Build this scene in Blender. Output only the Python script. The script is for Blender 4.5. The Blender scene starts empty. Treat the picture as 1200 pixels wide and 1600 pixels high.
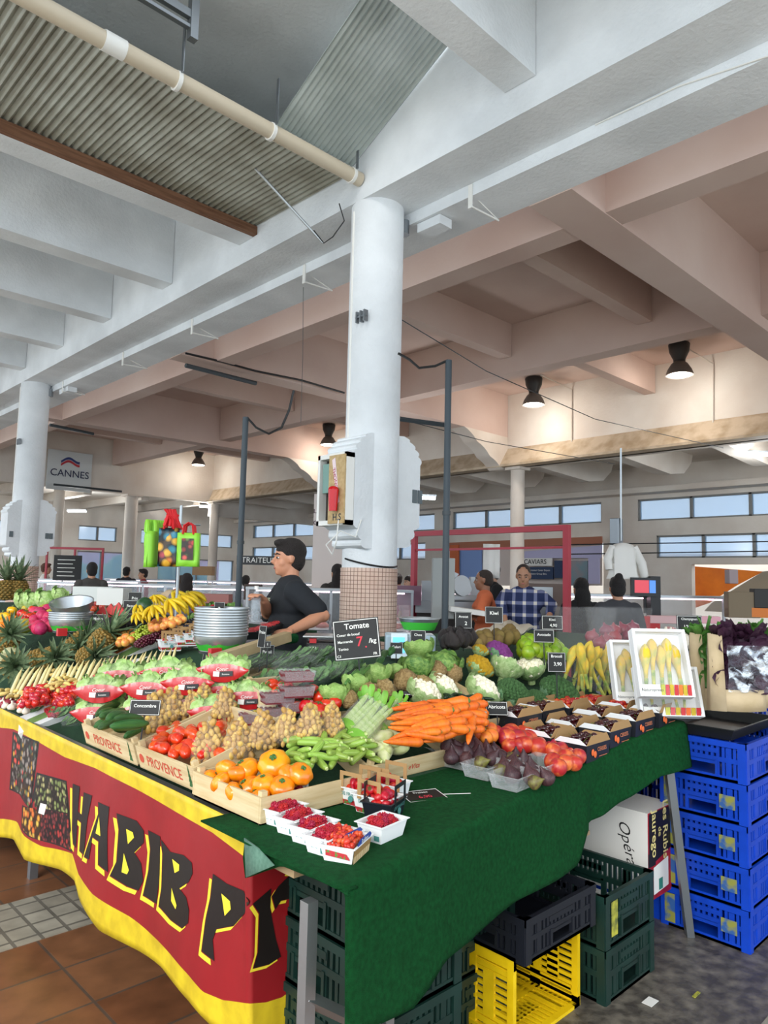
import bpy, math, random
from mathutils import Vector, Matrix, Euler, noise as mnoise
# ------------------------------------------------------------------ camera, sky, exposure
SC = bpy.context.scene
COL = SC.collection
F = 1127.0; H = 1.6
YAW, PITCH, ROLL = math.radians(43.98), math.radians(5.38), math.radians(1.3)
_fh = Vector((math.sin(YAW), math.cos(YAW), 0)); _r = Vector((math.cos(YAW), -math.sin(YAW), 0)); _z = Vector((0, 0, 1))
FWD = _fh*math.cos(PITCH) + _z*math.sin(PITCH); _u = -_fh*math.sin(PITCH) + _z*math.cos(PITCH)
RGT = _r*math.cos(ROLL) + _u*math.sin(ROLL); UPV = _u*math.cos(ROLL) - _r*math.sin(ROLL)
CAMP = Vector((0, 0, H))
cam = bpy.data.objects.new('camera', bpy.data.cameras.new('camera')); COL.objects.link(cam)
cam.matrix_world = Matrix(((RGT.x, UPV.x, -FWD.x, 0), (RGT.y, UPV.y, -FWD.y, 0), (RGT.z, UPV.z, -FWD.z, H), (0, 0, 0, 1)))
cam.data.sensor_fit = 'VERTICAL'; cam.data.sensor_height = 24.0; cam.data.lens = F/1600*24.0
cam.data.clip_start = 0.05; cam.data.clip_end = 500
SC.camera = cam
SC.view_settings.view_transform = 'Standard'; SC.view_settings.look = 'None'
SC.view_settings.gamma = 1; SC.view_settings.use_curve_mapping = False
SC.view_settings.exposure = EXPO = 0.5
world = bpy.data.worlds.new('sky'); SC.world = world; world.use_nodes = True
wn = world.node_tree.nodes; wl = world.node_tree.links
bg = wn['Background']; tc = wn.new('ShaderNodeTexCoord'); sp = wn.new('ShaderNodeSeparateXYZ'); cr = wn.new('ShaderNodeValToRGB')
wl.new(tc.outputs['Generated'], sp.inputs[0]); wl.new(sp.outputs['Z'], cr.inputs[0]); wl.new(cr.outputs[0], bg.inputs[0])
cr.color_ramp.elements[0].position = 0.0; cr.color_ramp.elements[0].color = (0.68, 0.79, 0.90, 1)
cr.color_ramp.elements[1].position = 0.5; cr.color_ramp.elements[1].color = (0.80, 0.88, 0.95, 1)
bg.inputs[1].default_value = 1.8
def lamp(name, kind, loc, energy, color=(1, 1, 1), size=0.1, rot=None, sy=None, blend=None, angle=None):
    L = bpy.data.lights.new(name, kind); L.energy = energy; L.color = color
    if kind == 'AREA':
        L.size = size
        if sy: L.shape = 'RECTANGLE'; L.size_y = sy
    elif kind == 'SUN': L.angle = size
    else: L.shadow_soft_size = size
    if angle: L.spot_size = angle; L.spot_blend = blend or 0.5
    o = bpy.data.objects.new(name, L); COL.objects.link(o); o.location = loc
    if rot: o.rotation_euler = rot
    return o
# hazy daylight falling in through the open street side behind and to the left
s = lamp('sun', 'SUN', (0, 0, 20), 2.0, (1.0, 0.97, 0.92), math.radians(35))
s.rotation_euler = Vector((0.80, 0.42, -0.52)).to_track_quat('-Z', 'Y').to_euler()

# ------------------------------------------------------------------ pixel helpers (a pixel of the photograph to a point on a real surface)
def ray(px, py): return FWD + RGT*((px-600)/F) - UPV*((py-800)/F)
def onz(px, py, z): d = ray(px, py); return CAMP + d*((z-H)/d.z)
def onx(px, py, x): d = ray(px, py); return CAMP + d*(x/d.x)
def ony(px, py, y): d = ray(px, py); return CAMP + d*(y/d.y)
def atd(px, py, dist): return CAMP + ray(px, py)*dist
def depth(p): return (Vector(p)-CAMP).dot(FWD)
def S(x, y): return .87 + .4*max(0, min(x-1.4, y-1.8, .83))     # the stall slopes up away from its two front edges
def hit(px, py, off=0):
    d = ray(px, py); t = .6
    while t < 14:
        p = CAMP + d*t
        if p.z <= S(p.x, p.y) + off: return p
        t += .004
    return p
# ------------------------------------------------------------------ materials
def rgb(h): 
    c = [int(h[i:i+2], 16)/255 for i in (0, 2, 4)]
    return tuple(x/12.92 if x <= .04045 else ((x+.055)/1.055)**2.4 for x in c) + (1,)
MC = {}
def mat(name, hexa, rough=.6, metal=0, hex2=None, scale=8, vary=0, bump=0, bscale=60, alpha=1, trans=0, spec=.5, emit=0, sub=0, contrast=(.35, .65), coord='Object', stretch=None):
    if name in MC: return MC[name]
    m = bpy.data.materials.new(name); m.use_nodes = True; MC[name] = m
    nt = m.node_tree; b = nt.nodes['Principled BSDF']; c1 = rgb(hexa)
    b.inputs['Base Color'].default_value = c1; b.inputs['Roughness'].default_value = rough; b.inputs['Metallic'].default_value = metal
    b.inputs['Specular IOR Level'].default_value = spec
    if alpha < 1: b.inputs['Alpha'].default_value = alpha
    if trans: b.inputs['Transmission Weight'].default_value = trans
    if sub: b.inputs['Subsurface Weight'].default_value = sub; b.inputs['Subsurface Radius'].default_value = (.02, .01, .005); b.inputs['Subsurface Scale'].default_value = .3
    if emit: b.inputs['Emission Color'].default_value = c1; b.inputs['Emission Strength'].default_value = emit
    co = nt.nodes.new('ShaderNodeTexCoord'); vec = co.outputs[coord]
    if stretch:
        mp = nt.nodes.new('ShaderNodeMapping'); mp.inputs['Scale'].default_value = stretch; nt.links.new(vec, mp.inputs[0]); vec = mp.outputs[0]
    out = None
    if hex2:
        n = nt.nodes.new('ShaderNodeTexNoise'); n.inputs['Scale'].default_value = scale; n.inputs['Detail'].default_value = 5; nt.links.new(vec, n.inputs['Vector'])
        r = nt.nodes.new('ShaderNodeValToRGB'); r.color_ramp.elements[0].position = contrast[0]; r.color_ramp.elements[1].position = contrast[1]
        r.color_ramp.elements[0].color = c1; r.color_ramp.elements[1].color = rgb(hex2)
        nt.links.new(n.outputs[0], r.inputs[0]); out = r.outputs[0]
    if vary:
        oi = nt.nodes.new('ShaderNodeObjectInfo'); hs = nt.nodes.new('ShaderNodeHueSaturation')
        mr = nt.nodes.new('ShaderNodeMapRange'); mr.inputs[3].default_value = 1-vary; mr.inputs[4].default_value = 1+vary*.6
        nt.links.new(oi.outputs['Random'], mr.inputs[0]); nt.links.new(mr.outputs[0], hs.inputs['Value'])
        mh = nt.nodes.new('ShaderNodeMapRange'); mh.inputs[3].default_value = .5-vary*.04; mh.inputs[4].default_value = .5+vary*.04
        nt.links.new(oi.outputs['Random'], mh.inputs[0]); nt.links.new(mh.outputs[0], hs.inputs['Hue'])
        if out: nt.links.new(out, hs.inputs['Color'])
        else: hs.inputs['Color'].default_value = c1
        out = hs.outputs[0]
    if out: nt.links.new(out, b.inputs['Base Color'])
    if bump:
        n = nt.nodes.new('ShaderNodeTexNoise'); n.inputs['Scale'].default_value = bscale; n.inputs['Detail'].default_value = 4; nt.links.new(vec, n.inputs['Vector'])
        bp = nt.nodes.new('ShaderNodeBump'); bp.inputs['Strength'].default_value = bump; bp.inputs['Distance'].default_value = .02
        nt.links.new(n.outputs[0], bp.inputs['Height']); nt.links.new(bp.outputs[0], b.inputs['Normal'])
    return m
def film(name, hexa='ffffff', a=.25, rough=.12, k=.5):          # thin clear plastic
    if name in MC: return MC[name]
    m = mat(name, hexa, rough, alpha=a*k, spec=1.0, bump=.6, bscale=25)
    return m
def brick(name, c1, c2, cm, w, h, mortar, rough=.5, bump=.3, offset=0., uv='Object', rot=None, noise=0):
    if name in MC: return MC[name]
    m = bpy.data.materials.new(name); m.use_nodes = True; MC[name] = m; nt = m.node_tree; b = nt.nodes['Principled BSDF']
    co = nt.nodes.new('ShaderNodeTexCoord'); t = nt.nodes.new('ShaderNodeTexBrick'); vec = co.outputs[uv]
    if rot is not None:
        mp = nt.nodes.new('ShaderNodeMapping'); mp.inputs['Rotation'].default_value = rot; nt.links.new(vec, mp.inputs[0]); vec = mp.outputs[0]
    nt.links.new(vec, t.inputs['Vector']); t.offset = offset; t.squash = 1
    t.inputs['Color1'].default_value = rgb(c1); t.inputs['Color2'].default_value = rgb(c2); t.inputs['Mortar'].default_value = rgb(cm)
    t.inputs['Scale'].default_value = 1; t.inputs['Brick Width'].default_value = w; t.inputs['Row Height'].default_value = h; t.inputs['Mortar Size'].default_value = mortar
    o = t.outputs['Color']
    if noise:
        n = nt.nodes.new('ShaderNodeTexNoise'); n.inputs['Scale'].default_value = 9; n.inputs['Detail'].default_value = 6
        nt.links.new(vec, n.inputs['Vector']); mx = nt.nodes.new('ShaderNodeMixRGB'); mx.blend_type = 'OVERLAY'; mx.inputs[0].default_value = noise
        nt.links.new(o, mx.inputs[1]); nt.links.new(n.outputs[0], mx.inputs[2]); o = mx.outputs[0]
    nt.links.new(o, b.inputs['Base Color']); b.inputs['Roughness'].default_value = rough
    bp = nt.nodes.new('ShaderNodeBump'); bp.inputs['Strength'].default_value = bump; bp.inputs['Distance'].default_value = .01; bp.invert = True
    nt.links.new(t.outputs['Fac'], bp.inputs['Height']); nt.links.new(bp.outputs[0], b.inputs['Normal'])
    return m
# ------------------------------------------------------------------ mesh building
class MB:
    def __init__(s): s.v = []; s.f = []; s.m = []
    def add(s, vs, fs, m=0):
        o = len(s.v); s.v += [tuple(v) for v in vs]; s.f += [tuple(i+o for i in f) for f in fs]; s.m += [m]*len(fs); return s
    def box(s, a, b, m=0, M=None):
        x0, y0, z0 = a; x1, y1, z1 = b
        vs = [Vector(q) for q in ((x0,y0,z0),(x1,y0,z0),(x1,y1,z0),(x0,y1,z0),(x0,y0,z1),(x1,y0,z1),(x1,y1,z1),(x0,y1,z1))]
        if M is not None: vs = [M @ v for v in vs]
        return s.add(vs, [(0,3,2,1),(4,5,6,7),(0,1,5,4),(1,2,6,5),(2,3,7,6),(3,0,4,7)], m)
    def cbox(s, c, d, m=0, M=None): return s.box([c[i]-d[i]/2 for i in range(3)], [c[i]+d[i]/2 for i in range(3)], m, M)
    def tube(s, pts, rad, n=8, m=0, cap=True, flat=1):
        pts = [Vector(p) for p in pts]; k = len(pts)
        if not hasattr(rad, '__len__'): rad = [rad]*k
        vs = []; up = None
        for i, p in enumerate(pts):
            d = (pts[min(i+1, k-1)] - pts[max(i-1, 0)]).normalized()
            if up is None: up = Vector((0, 0, 1)) if abs(d.z) < .9 else Vector((1, 0, 0))
            a = up - d*up.dot(d)
            if a.length < 1e-4: a = d.orthogonal()
            a.normalize(); up = a; b = d.cross(a)
            for j in range(n):
                t = 2*math.pi*j/n; vs.append(p + (b*math.cos(t)*flat + a*math.sin(t))*rad[i])
        fs = [(i*n+j, i*n+(j+1) % n, (i+1)*n+(j+1) % n, (i+1)*n+j) for i in range(k-1) for j in range(n)]
        if cap: fs += [tuple(range(n-1, -1, -1)), tuple((k-1)*n+j for j in range(n))]
        return s.add(vs, fs, m)
    def lathe(s, prof, n=16, o=(0, 0, 0), m=0, lobe=None, cap=True, M=None):
        vs = []; k = len(prof)
        for r, z in prof:
            for j in range(n):
                t = 2*math.pi*j/n; q = r*(1+(lobe(t, z) if lobe else 0)); v = Vector((q*math.cos(t), q*math.sin(t), z))
                if M is not None: v = M @ v
                vs.append(v + Vector(o))
        fs = [(i*n+j, i*n+(j+1) % n, (i+1)*n+(j+1) % n, (i+1)*n+j) for i in range(k-1) for j in range(n)]
        if cap: fs += [tuple(range(n-1, -1, -1)), tuple((k-1)*n+j for j in range(n))]
        return s.add(vs, fs, m)
    def ball(s, c, r, nu=12, nv=8, m=0, M=None, nz=0, ns=3., seed=0):
        if not hasattr(r, '__len__'): r = (r, r, r)
        vs = []; c = Vector(c)
        for i in range(nv+1):
            a = math.pi*i/nv - math.pi/2
            for j in range(nu if 0 < i < nv else 1):
                t = 2*math.pi*j/nu; d = Vector((math.cos(a)*math.cos(t), math.cos(a)*math.sin(t), math.sin(a)))
                k = 1 + (nz*mnoise.noise(d*ns + Vector((seed, seed*.7, 0))) if nz else 0)
                v = Vector((d.x*r[0], d.y*r[1], d.z*r[2]))*k
                if M is not None: v = M @ v
                vs.append(v + c)
        fs = []
        for j in range(nu): fs.append((0, 1+(j+1) % nu, 1+j))
        for i in range(nv-2):
            for j in range(nu): a = 1+i*nu; fs.append((a+j, a+(j+1) % nu, a+nu+(j+1) % nu, a+nu+j))
        a = 1+(nv-2)*nu; top = a+nu
        for j in range(nu): fs.append((a+j, a+(j+1) % nu, top))
        return s.add(vs, fs, m)
    def prism(s, poly, vec, m=0):
        n = len(poly); poly = [Vector(p) for p in poly]; vec = Vector(vec)
        return s.add(poly + [p+vec for p in poly], [tuple(range(n-1, -1, -1)), tuple(range(n, 2*n))] + [(i, (i+1) % n, (i+1) % n+n, i+n) for i in range(n)], m)
    def grid(s, rows, m=0, th=0, nrm=(0, 0, 1)):
        h = len(rows); w = len(rows[0]); vs = [Vector(p) for r in rows for p in r]
        fs = [(i*w+j, i*w+j+1, (i+1)*w+j+1, (i+1)*w+j) for i in range(h-1) for j in range(w-1)]
        if th:
            N = Vector(nrm)*th; o = len(vs); vs2 = vs + [v-N for v in vs]; f2 = fs + [tuple(o+i for i in reversed(f)) for f in fs]
            edge = [(j, j+1) for j in range(w-1)] + [(i*w+w-1, (i+1)*w+w-1) for i in range(h-1)] + [((h-1)*w+j+1, (h-1)*w+j) for j in range(w-1)] + [((i+1)*w, i*w) for i in range(h-1)]
            f2 += [(b, a, a+o, b+o) for a, b in edge]
            return s.add(vs2, f2, m)
        return s.add(vs, fs, m)
    def me(s, name, mats, smooth=True, ang=40):
        me = bpy.data.meshes.new(name); me.from_pydata(s.v, [], s.f)
        for x in (mats if isinstance(mats, (list, tuple)) else [mats]): me.materials.append(x)
        me.polygons.foreach_set('material_index', s.m)
        if smooth:
            me.polygons.foreach_set('use_smooth', [True]*len(me.polygons))
            if smooth != 'all': me.set_sharp_from_angle(angle=math.radians(ang))
        me.update(); return me
    def build(s, name, mats, parent=None, smooth=True, loc=None, ang=40):
        o = bpy.data.objects.new(name, s.me(name, mats, smooth, ang)); COL.objects.link(o)
        if parent: o.parent = parent
        if loc is not None: o.location = loc
        return o
def bevel(o, w=.01, seg=2):
    m = o.modifiers.new('b', 'BEVEL'); m.width = w; m.segments = seg; m.limit_method = 'ANGLE'; return o
def T(o, label, cat, group=None):
    o['label'] = label; o['category'] = cat
    if group: o['group'] = group
    return o
def struct(o): o['kind'] = 'structure'; return o
def thing(name, label, cat, loc=(0, 0, 0), rz=0, group=None):
    o = bpy.data.objects.new(name, None); COL.objects.link(o); o.empty_display_size = .05
    o.location = loc; o.rotation_euler = (0, 0, rz) if not hasattr(rz, '__len__') else rz
    return T(o, label, cat, group)
def dup(o, loc=None, rot=None, label=None, group=None, scale=None, parent=None):
    c = o.copy(); COL.objects.link(c)
    if parent: c.parent = parent
    if loc is not None: c.location = loc
    if rot is not None: c.rotation_euler = rot
    if scale is not None: c.scale = (scale,)*3 if not hasattr(scale, '__len__') else scale
    if label: c['label'] = label
    if group: c['group'] = group
    for ch in o.children: dup(ch, parent=c)
    return c
_tm = {}
def text_geo(txt, size=1., bold=0, shear=0, align='CENTER', sx=1.):
    k = (txt, bold, shear, align)
    if k not in _tm:
        cu = bpy.data.curves.new('t', 'FONT'); cu.body = txt; cu.align_x = align; cu.align_y = 'CENTER'; cu.offset = bold; cu.shear = shear; cu.resolution_u = 3
        o = bpy.data.objects.new('t', cu); me = o.to_mesh()
        _tm[k] = ([tuple(v.co) for v in me.vertices], [tuple(p.vertices) for p in me.polygons]); o.to_mesh_clear()
        bpy.data.objects.remove(o); bpy.data.curves.remove(cu)
    v, f = _tm[k]; return [(a[0]*size*sx, a[1]*size) for a in v], f
def text_on(mb, txt, o, ex, ey, size, m=0, bold=0, shear=0, align='CENTER', sx=1.):
    v, f = text_geo(txt, size, bold, shear, align, sx); o, ex, ey = Vector(o), Vector(ex).normalized(), Vector(ey).normalized()
    return mb.add([o+ex*a+ey*b for a, b in v], f, m)
def interp(tab, x):
    if x <= tab[0][0]: return tab[0][1]
    for (a, b), (c, d) in zip(tab, tab[1:]):
        if x <= c: return b+(d-b)*(x-a)/(c-a)
    return tab[-1][1]
rnd = random.Random(7)
def ur(a, b): return rnd.uniform(a, b)

# ------------------------------------------------------------------ the hall
WHITE = mat('white_concrete', 'eceff1', .85, hex2='d9dcde', scale=1.5, bump=.35, bscale=28)
CREAM = mat('cream_plaster', 'dcd5cb', .85, hex2='cbbfb3', scale=.8, bump=.2, bscale=20)
PINK = mat('ceiling_plaster', 'd2bdb2', .9, hex2='c2a79b', scale=.6, bump=.15, bscale=12, contrast=(.3, .7))
BROWN = mat('stained_band', 'bfae97', .8, hex2='a08c70', scale=4, contrast=(.4, .7))
ALU = mat('aluminium', 'b4b8ba', .35, .85, bump=.05)
DGREY = mat('dark_grey_paint', '3c4347', .5)
STEEL = mat('galvanised_steel', '8d9296', .4, .8)
BLACKP = mat('black_plastic', '17181a', .45)
WHITEP = mat('white_plastic', 'eceae4', .45)
BEIGEP = mat('beige_pvc', 'cdbfa8', .5)
RED = mat('red_paint', 'c0262b', .45)
# floors
b = MB().box((-.8, -.8, -.1), (2.0, 24, 0)); fl = b.build('floor', brick('terracotta_tiles', '6a4129', '7b5236', '54453a', .31, .31, .006, .35, .3, noise=.55), smooth=False); struct(fl)
BOUNCE_PAVE = mat('unseen_bounce_paving', 'd6d2c8', .8, hex2='c4bfb4', scale=3)  # street paving out of view, added pale to bounce light onto the ceilings
struct(MB().box((-16, -12, -.1), (-.8, 40, 0)).build('floor', BOUNCE_PAVE, smooth=False)); struct(MB().box((-.8, -12, -.1), (34, -.8, 0)).build('floor', BOUNCE_PAVE, smooth=False))
b = MB().box((2.0, -.8, -.1), (34, 40, 0))
STONE = mat('dark_stone_paving', '47423c', .45, hex2='7d766a', scale=16, bump=.25, bscale=30, contrast=(.40, .75))
struct(b.build('floor', STONE, smooth=False))
b = MB().box((-.8, 24, -.1), (2.0, 40, 0)); struct(b.build('floor', STONE, smooth=False))
b = MB().box((-.8, 3.40, 0), (2.0, 3.86, .004)); o = b.build('trim_1', brick('pale_cobbles', '968f80', '7f786a', '5f594f', .115, .115, .008, .7, .5, noise=.5), smooth=False); struct(o)
b = MB().box((2.0, 1.02, 0), (12, 1.035, .003)); struct(b.build('trim_2', mat('joint', '8b857a', .8), smooth=False))
# main beam and its inner fascia rail
b = MB().box((4.11, -6, 5.0), (4.586, 30, 6.08)); struct(b.build('trim_3', WHITE, smooth=False))
b = MB().box((4.588, -6, 4.89), (5.06, 30, 5.10)); struct(b.build('trim_4', WHITE, smooth=False))
# near aisle: cross beams, slab
for i, y in enumerate((-.7, 1.1, 2.925, 6.51, 8.30, 10.1, 11.92, 13.7, 15.5, 17.3, 19.1)):
    b = MB().box((-4, y-.135, 5.23), (4.105, y+.135, 6.06)); struct(b.build('trim_%d' % (5+i), WHITE, smooth=False))
b = MB()
for x0, y0, x1, y1 in ((-4, -6, .8, 26), (.8, -6, 2.9, 3.1), (.8, 3.95, 2.9, 26), (2.9, -6, 3.72, 26), (3.72, -6, 4.1, 3.35), (3.72, 4.5, 4.1, 26)): b.box((x0, y0, 6.065), (x1, y1, 6.2))  # hidden gaps added in the slab to let sky light into the ceiling pocket
struct(b.build('ceiling', WHITE, smooth=False))
# corrugated translucent sheets
CORR = mat('corrugated_sheet', 'aeb0a4', .3, hex2='8f8d7e', scale=3, alpha=.93, spec=.6)
CORR2 = mat('corrugated_sheet_clear', 'c6cfcb', .25, hex2='b0bab6', scale=3, alpha=.86, spec=.6)
def corr(x0, x1, A, B, pitch=.062, amp=.014):
    n = int((x1-x0)/pitch*8); rows = []
    for q in (A, B):
        rows.append([(x0+(x1-x0)*j/n, q[0], q[1]+amp*math.sin(2*math.pi*(x1-x0)*j/n/pitch)) for j in range(n+1)])
    return MB().grid(rows, 0, .004)
T(corr(-3, 4.1, (6.36, 5.345), (4.72, 5.30)).build('corrugated_sheet', CORR), 'grey corrugated roofing sheet between brown wood batten and beige pipe', 'roofing sheet')
T(corr(3.24, 4.1, (4.76, 5.35), (3.4, 6.02), .05, .009).build('corrugated_sheet', CORR2), 'clear ribbed plastic sheet sloping up above the beige pipe to white ceiling', 'roofing sheet')
T(MB().box((-3, 6.30, 5.235), (4.105, 6.375, 5.325)).build('wood_batten', mat('brown_timber', '8a6248', .8, hex2='6f4a33', scale=6, stretch=(.6, 8, 8), bump=.3), smooth=False), 'long brown timber batten under the corrugated sheet', 'batten')
pp = thing('gutter_pipe', 'thick beige plastic pipe running under the corrugated sheet to the column', 'pipe', (0, 4.66, 5.19))
MB().tube([(-3, 0, .03), (4.1, 0, 0)], .062, 16).build('pipe', BEIGEP, pp)
MB().tube([(1.75, 0, .012), (1.9, 0, .011)], .068, 16).build('coupling', WHITEP, pp)
for x in (2.30, 3.13, 4.0):
    MB().tube([(x-.015, 0, 0), (x+.015, 0, 0)], .072, 16).build('pipe_clamp', WHITEP, pp)
    MB().box((x-.004, -.09, .03), (x+.004, -.06, .42 if x < 4 else .2)).build('hanger_strap', STEEL, pp, smooth=False)
b = MB(); b.box((.9, 4.50, 5.60), (2.36, 4.54, 5.66)); b.box((.9, 4.50, 5.52), (2.36, 4.54, 5.545)); b.box((2.30, 4.49, 5.45), (2.36, 4.55, 6.05))
T(b.build('steel_bracket', STEEL, smooth=False), 'galvanised steel channel bracket on the ceiling above the beige pipe', 'bracket')
pa, pb = onx(187, 30, 2.34), onx(505, 380, 4.08)
rd = thing('curtain_rod', 'thin pale rod hanging diagonally below the beige pipe', 'rod', pa)
MB().tube([(0, 0, 0), (pb-pa)*.55], .009, 8).build('upper_rod', ALU, rd); MB().tube([(pb-pa)*.5, pb-pa], .013, 8).build('sleeve', ALU, rd)
# columns with brackets, tiled foot
TILE = None
def column(x, y, first):
    nm = 'round white concrete column with tiled foot ' + ('in the middle of the hall' if first else 'at the far left beside the town sign')
    c = thing('round_column', nm, 'column', (x, y, 0))
    MB().tube([(0, 0, 1.70), (0, 0, 5.0)], .243, 40, cap=False).build('shaft', WHITE, c)
    # mosaic foot: UV-free, tile pattern cut as real rows
    b = MB(); n = 44; h = .0362
    def ring(z, r): return [(r*math.cos(2*math.pi*j/n), r*math.sin(2*math.pi*j/n), z) for j in range(n)]
    b.tube([(0, 0, 0), (0, 0, 1.70)], .249, 44, 1)
    for k in range(47):
        z0 = k*h+.0022; z1 = (k+1)*h-.0022
        for j in range(n):
            a0 = 2*math.pi*(j+.06)/n; a1 = 2*math.pi*(j+.94)/n; r = .2525
            b.add([(r*math.cos(a0), r*math.sin(a0), z0), (r*math.cos(a1), r*math.sin(a1), z0), (r*math.cos(a1), r*math.sin(a1), z1), (r*math.cos(a0), r*math.sin(a0), z1)], [(0, 1, 2, 3)], 0)
    b.build('mosaic_foot', [mat('pink_mosaic', 'e3c8b6', .35, hex2='d3b19d', scale=3), mat('mosaic_grout', '8a6455', .9)], c)
    # scalloped bracket slab running through the column
    prof = []
    zz = 1.88
    L = [(.52, 1.90)]
    steps = [(.36, 1.86), (.44, 1.93), (.50, 2.02), (.60, 2.10), (.60, 2.62), (.56, 2.70), (.50, 2.76), (.40, 2.82), (.30, 2.86)]
    fine = []
    for (a, z), (a2, z2) in zip(steps, steps[1:]):
        for q in range(4):
            t = q/4; bulge = .045*math.sin(math.pi*t) if z < 2.1 or z >= 2.6 else 0
            fine.append((a+(a2-a)*t+bulge, z+(z2-z)*t-(.01 if z < 2.1 else 0)*math.sin(math.pi*t)))
    fine.append(steps[-1])
    poly = [(-a*.62, -.19, z) for a, z in fine] + [(a*.72, -.19, z+.03) for a, z in reversed(fine)]
    MB().prism([(p[0], -.19, p[2]) for p in reversed(poly)], (0, .38, 0)).build('bracket_slab', WHITE, c, smooth=False)
    MB().tube([(-.235, .06, 2.84), (-.235, .06, 4.92)], .014, 8).build('conduit', WHITEP, c)
    for zc, k in ((3.9, 1), (3.0, 0)):
        if k:
            b = MB()
            for dy in (-.05, 0, .05): b.box((-.27, dy-.008-.09, zc-.05), (-.225, dy+.008-.09, zc+.05))
            b.box((-.262, -.16, zc-.008), (-.24, -.02, zc+.008)); b.build('strap_clamp', STEEL, c, smooth=False)
    MB().tube([(.21, -.13, 4.80), (.21, -.13, 4.93)], .055, 14).build('junction_box', STEEL, c)
    return c
c1 = column(4.35, 4.68, True); c2 = column(4.35, 13.72, False)
# fittings on the middle column
b = MB(); x0 = -.37
for (ya, za, yb, zb) in ((-.19, 2.05, -.16, 2.66), (.16, 2.05, .19, 2.66), (-.19, 2.05, .19, 2.09), (-.19, 2.62, .19, 2.66)): b.box((x0-.09, ya, za), (x0+.0, yb, zb))
b.build('cabinet_frame', WHITEP, c1, smooth=False)
MB().box((x0-.012, -.16, 2.09), (x0-.002, .16, 2.62)).build('cabinet_back', mat('dark_cavity', '3a3430', .9), c1, smooth=False)
MB().box((x0-.08, .02, 2.33), (x0-.02, .13, 2.58)).build('electric_meter', mat('meter_green', '6c9488', .3), c1)
MB().box((x0-.105, -.185, 2.06), (x0-.092, .02, 2.64)).build('notice_board', mat('cork', 'b79a6a', .8, hex2='c9ad80', scale=30), c1, smooth=False)
b = MB(); b.tube([(x0-.15, -.10, 2.16), (x0-.15, -.10, 2.34)], [.035, .045], 14); b.ball((x0-.15, -.10, 2.34), (.045, .045, .03), 14, 6); bell = b.build('alarm_bell', mat('red_gloss', 'd0121c', .2), c1)
b = MB(); b.add([(x0-.107, -.02, 2.60), (x0-.107, -.10, 2.22), (x0-.107, -.13, 2.24), (x0-.107, -.06, 2.62)], [(0, 1, 2, 3)]); b.build('paper_strip', mat('paper_pink', 'efd9dd', .8), c1, smooth=False)
b = MB(); text_on(b, 'THONON', (x0-.108, -.07, 2.42), (0, -.25, -.97), (0, -.97, .25), .05, 0, .01); b.build('lettering', mat('magenta_ink', 'b02a50', .6), c1, smooth=False)
b = MB(); text_on(b, 'H.S', (x0-.107, -.10, 2.11), (0, -1, 0), (0, 0, 1), .08, 0, .015); b.build('lettering', BLACKP, c1, smooth=False)
MB().tube([(x0-.1, -.12, 2.1), (x0-.13, -.13, 1.9), (x0-.1, -.05, 1.8), (x0-.13, .0, 1.88), (x0-.06, -.1, 2.0), (x0+.02, -.2, 1.95), (x0+.08, -.2, 2.1)], .006, 6).build('white_cable', WHITEP, c1)
MB().tube([(.25*math.cos(t)-.005, .25*math.sin(t), 1.76-.05*math.sin((t-3.3)*1.1)) for t in [3.0+.15*i for i in range(17)]], .008, 6).build('black_cable', BLACKP, c1)
for xx in (.36, .43): MB().box((xx-.028, -.2, 2.30), (xx+.028, -.193, 2.42)).build('socket_plate', mat('grey_plate', '5e686c', .5), c1, smooth=False)
for xx in (-.3, .3, .37): MB().box((xx-.03, -.2, 2.2), (xx+.03, -.192, 2.3)).build('socket_plate', MC['grey_plate'], c2, smooth=False)
# brackets and boxes along the rail
rail_lbl = {3.77: 'right of the middle column', 6.08: 'just left of the middle column', 8.49: 'third from the middle column', 10.59: 'fourth along, nearer the left column', 13.04: 'beside the left column'}
for y, l in rail_lbl.items():
    b = MB(); b.box((4.575, y-.02, 4.78), (4.587, y+.02, 4.99)); b.tube([(4.58, y, 4.80), (4.98, y, 4.82)], .009, 6); b.tube([(4.58, y, 4.92), (4.98, y, 4.82)], .005, 6)
    T(b.build('rail_bracket', WHITEP, smooth=False), 'small white angle bracket on the beam rail ' + l, 'bracket')
T(MB().box((4.62, 4.15, 4.80), (4.78, 4.43, 4.885)).build('junction_box', WHITE, smooth=False), 'white oblong box under the rail right of the middle column', 'box')
T(MB().box((4.62, 12.9, 4.80), (4.78, 13.3, 4.885)).build('junction_box', WHITE, smooth=False), 'white oblong box under the rail beside the left column', 'box')
# hall ceiling grid
XW, ZL = 13.2, 4.17
struct(MB().box((5.0, -6, 5.85), (XW+.3, 22.4, 6.0)).build('ceiling', PINK, smooth=False))
n = 20
for y0, y1 in ((3.08, 3.5), (9.68, 10.05), (15.9, 16.25), (-3.4, -3.0)):
    struct(MB().box((5.06, y0, 4.88), (XW-.01, y1, 5.849)).build('trim_%d' % n, PINK, smooth=False)); n += 1
    # scalloped corbel where the beam meets the far wall
    pr = [(XW-.01, 4.88)]
    for k, (dx, zz) in enumerate(((1.55, 4.88), (1.1, 4.62), (.65, 4.36), (.2, 4.12))):
        pr.append((XW-dx, zz))
        if k < 3:
            for q in range(1, 5): t = q/5*math.pi/2; pr.append((XW-dx+.45*math.sin(t)*.9, zz-.26*(1-math.cos(t))-.05*math.sin(2*t)))
    pr.append((XW-.01, 4.12))
    b = MB(); b.prism([(p[0], y0, p[1]) for p in pr], (0, y1-y0, 0)); struct(b.build('trim_%d' % n, CREAM, ang=20)); n += 1
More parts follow.
